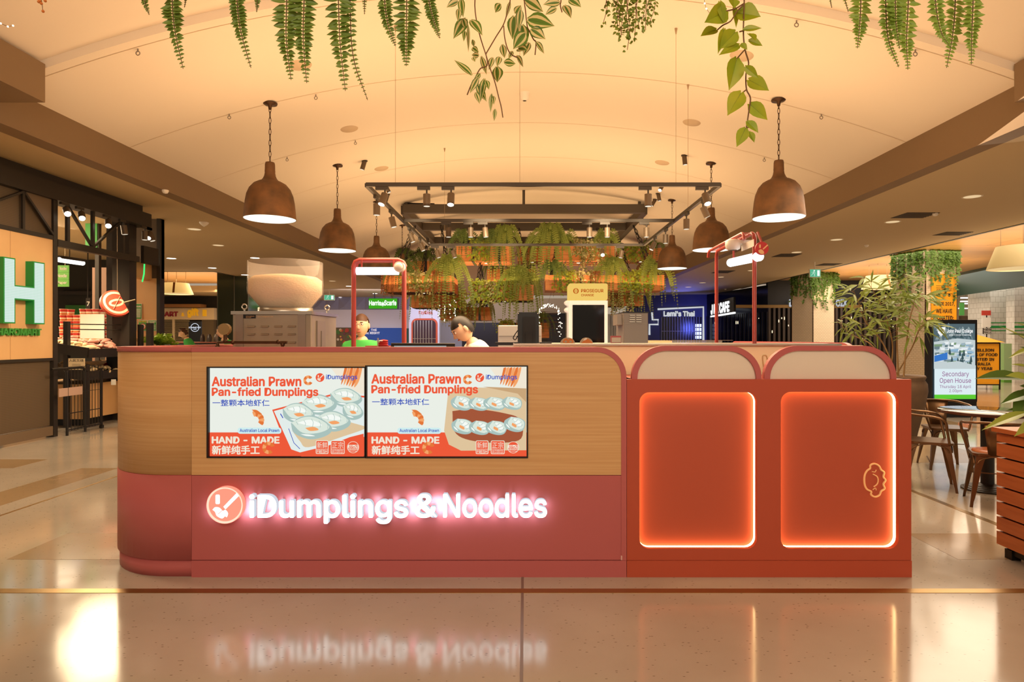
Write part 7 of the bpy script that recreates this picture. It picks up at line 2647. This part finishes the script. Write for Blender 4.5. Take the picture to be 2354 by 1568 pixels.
d_ = (c1 - c0)
pl_ = lambda u, v_, w: tuple(c0 + d_.normalized() * u + V((-.06, -.08, v_)))
text(b, 'J MI CAFE', pl_, .05, .05, d_.length * .78, .42, bold=.05)
b.bar(c0 + V((-.02, -.06, -.06)), c1 + V((-.02, -.06, -.06)), .08, .07)
b.build('lit_sign', t)
t = thing('shop_front', 'long dark shop with slatted shutters and pale lit lettering behind the farther column', 'shop front', (X(1920, 28), 28, 0))
b = MB().use(mat('shop_black', '#15120F', 0.5))
b.box(X(1765, 28), X(2100, 28), 28, 28.2, 0, HS + .2)
b.build('wall', t)
b = MB().use(mat('gold_band', '#8A6A34', 0.4, .3))
b.box(X(1690, 27.9), X(1980, 27.9), 27.85, 27.95, Z(708, 27.9), Z(701, 27.9))
b.build('gold_band', t)
b = MB().use(mat('shutter_brown', '#4A3C30', 0.5))
for k in range(30):
    px = 1766 + k * 11
    b.box(X(px, 27.9), X(px + 5, 27.9), 27.86, 27.95, 0, Z(708 if px < 1980 else 680, 27.9))
b.build('shutter_slats', t)
b = MB().use(glow('boutique_white', '#B9BCC4', 1.0))
for s_, x0, x1 in (('LE B', 1815, 1848), ('OIX', 1922, 1947)):
    b = MB().use(MT['boutique_white'])
    text(b, s_, fr(27.8), X(x0, 27.8), Z(704, 27.8), X(x1, 27.8) - X(x0, 27.8), .28, bold=.05)
    b.build('lit_lettering', t)
random.seed(12)
b = MB().use(glow('shop_glint', '#FFE6BC', 1.6), True)
for i in range(22):
    b.ball(AT(random.choice((random.uniform(1640, 1750), random.uniform(1770, 1840), random.uniform(1930, 2080))), random.uniform(715, 785), 27.7), (.02, .02, random.uniform(.02, .08)), 6, 5)
b.build('lamp_glints', t)
b = MB().use(cream)
b.box(X(2082, 26), X(2100, 26), 26, 26.4, 0, HS)
b.use(gr)
for y0 in (747, 755, 764): b.box(X(2081, 25.98), X(2101, 25.98), 25.98, 26, Z(y0 + 3, 26), Z(y0, 26))
struct('column_6', b)

# supermarket at the far right
Yw = 24.0
b = MB().use(mat('dark_green_fascia', '#24382A', 0.5))
b.add([(X(2200, 25), 25, 3.1), (X(2420, 19), 19, 3.1), (X(2420, 19), 19, 4.0), (X(2200, 25), 25, 4.0)], [(0, 1, 2, 3)], False)
struct('wall_right', b)
b = MB().use(white_tile)
b.box(X(2276, Yw), X(2330, Yw), Yw, Yw + 1.2, 0, 3.4)
b.box(X(2332, 23), X(2440, 23), 23, 23.4, 0, 3.4)
b.use(gr)
for y0, h_ in ((741, 2), (749, 5), (759, 2)): b.box(X(2276, Yw), X(2330, Yw), Yw - .01, Yw, Z(y0 + h_, Yw), Z(y0, Yw)); b.box(X(2332, 23), X(2440, 23), 22.99, 23, Z(y0 + h_, 23), Z(y0, 23))
struct('wall_tiled', b)
b = MB().use(mat('market_wall', '#E2D6BC', 0.6))
b.box(X(2200, 34), X(2420, 34), 34, 34.2, 0, 3.6)
b.box(15.4, X(2420, 30), 25.2, 34, 3.6, 3.7)
b.use(mat('market_brown', '#8A6A50', 0.6)).box(X(2210, 33), X(2235, 33), 33, 33.2, 0, 2.6)
struct('wall_market', b)
for i, (px, py, w_, Y) in enumerate(((2225, 686, 26, 27), (2262, 683, 24, 26.5), (2222, 694, 22, 29), (2258, 693, 28, 28.5), (2235, 699, 50, 31), (2218, 710, 24, 32))):
    b = MB().use(glow('market_tube', '#FFFFFF', 1.8))
    zz_ = Z(py, Y)
    b.box(X(px - w_ / 2, Y), X(px + w_ / 2, Y), Y, Y + .12, zz_, zz_ + .05)
    b.use(wire).bar((X(px, Y), Y + .06, zz_ + .05), (X(px, Y), Y + .06, 3.62), .01)
    tag(b.build('batten_light'), 'white batten light inside the bright supermarket at right', 'lamp', 'supermarket batten lights')
t = thing('price_poster', 'stack of red white and dark supermarket posters by the tiled wall', 'poster', tuple(AT(2265, 770, 23.9)))
for x0, x1, y0, y1, m in ((2257, 2278, 714, 725, nr), (2258, 2278, 730, 752, nw), (2260, 2279, 754, 768, ink), (2206, 2217, 696, 725, ng)):
    b = MB().use(m)
    b.box(X(x0, 23.9), X(x1, 23.9), 23.9, 23.92, Z(y1, 23.9), Z(y0, 23.9))
    b.build('sheet', t)
b = MB().use(dark_metal)
b.bar((X(2268, 23.95), 23.95, 0), (X(2268, 23.95), 23.95, Z(714, 23.9)), .03)
b.build('pole', t)
b = MB().use(nw)
for i, s_ in enumerate(('Get your', 'Woolies', 'worth!')): text(b, s_, fr(23.89), X(2261, 23.9), Z(758 + i * 4.6, 23.9), X(2278, 23.9) - X(2261, 23.9), .06, bold=.02)
b.build('lettering', t)
b = MB().use(glass)
b.box(X(2300, 20), X(2340, 20), 20, 20.03, .1, Z(787, 20))
b.use(mat('green_crate', '#5E9A3A', 0.5)).box(X(2308, 20.3), X(2326, 20.3), 20.3, 20.8, 0, Z(790, 20.3))
tag(b.build('glass_screen'), 'low glass screen with green panel right of the yellow donation stand', 'screen')
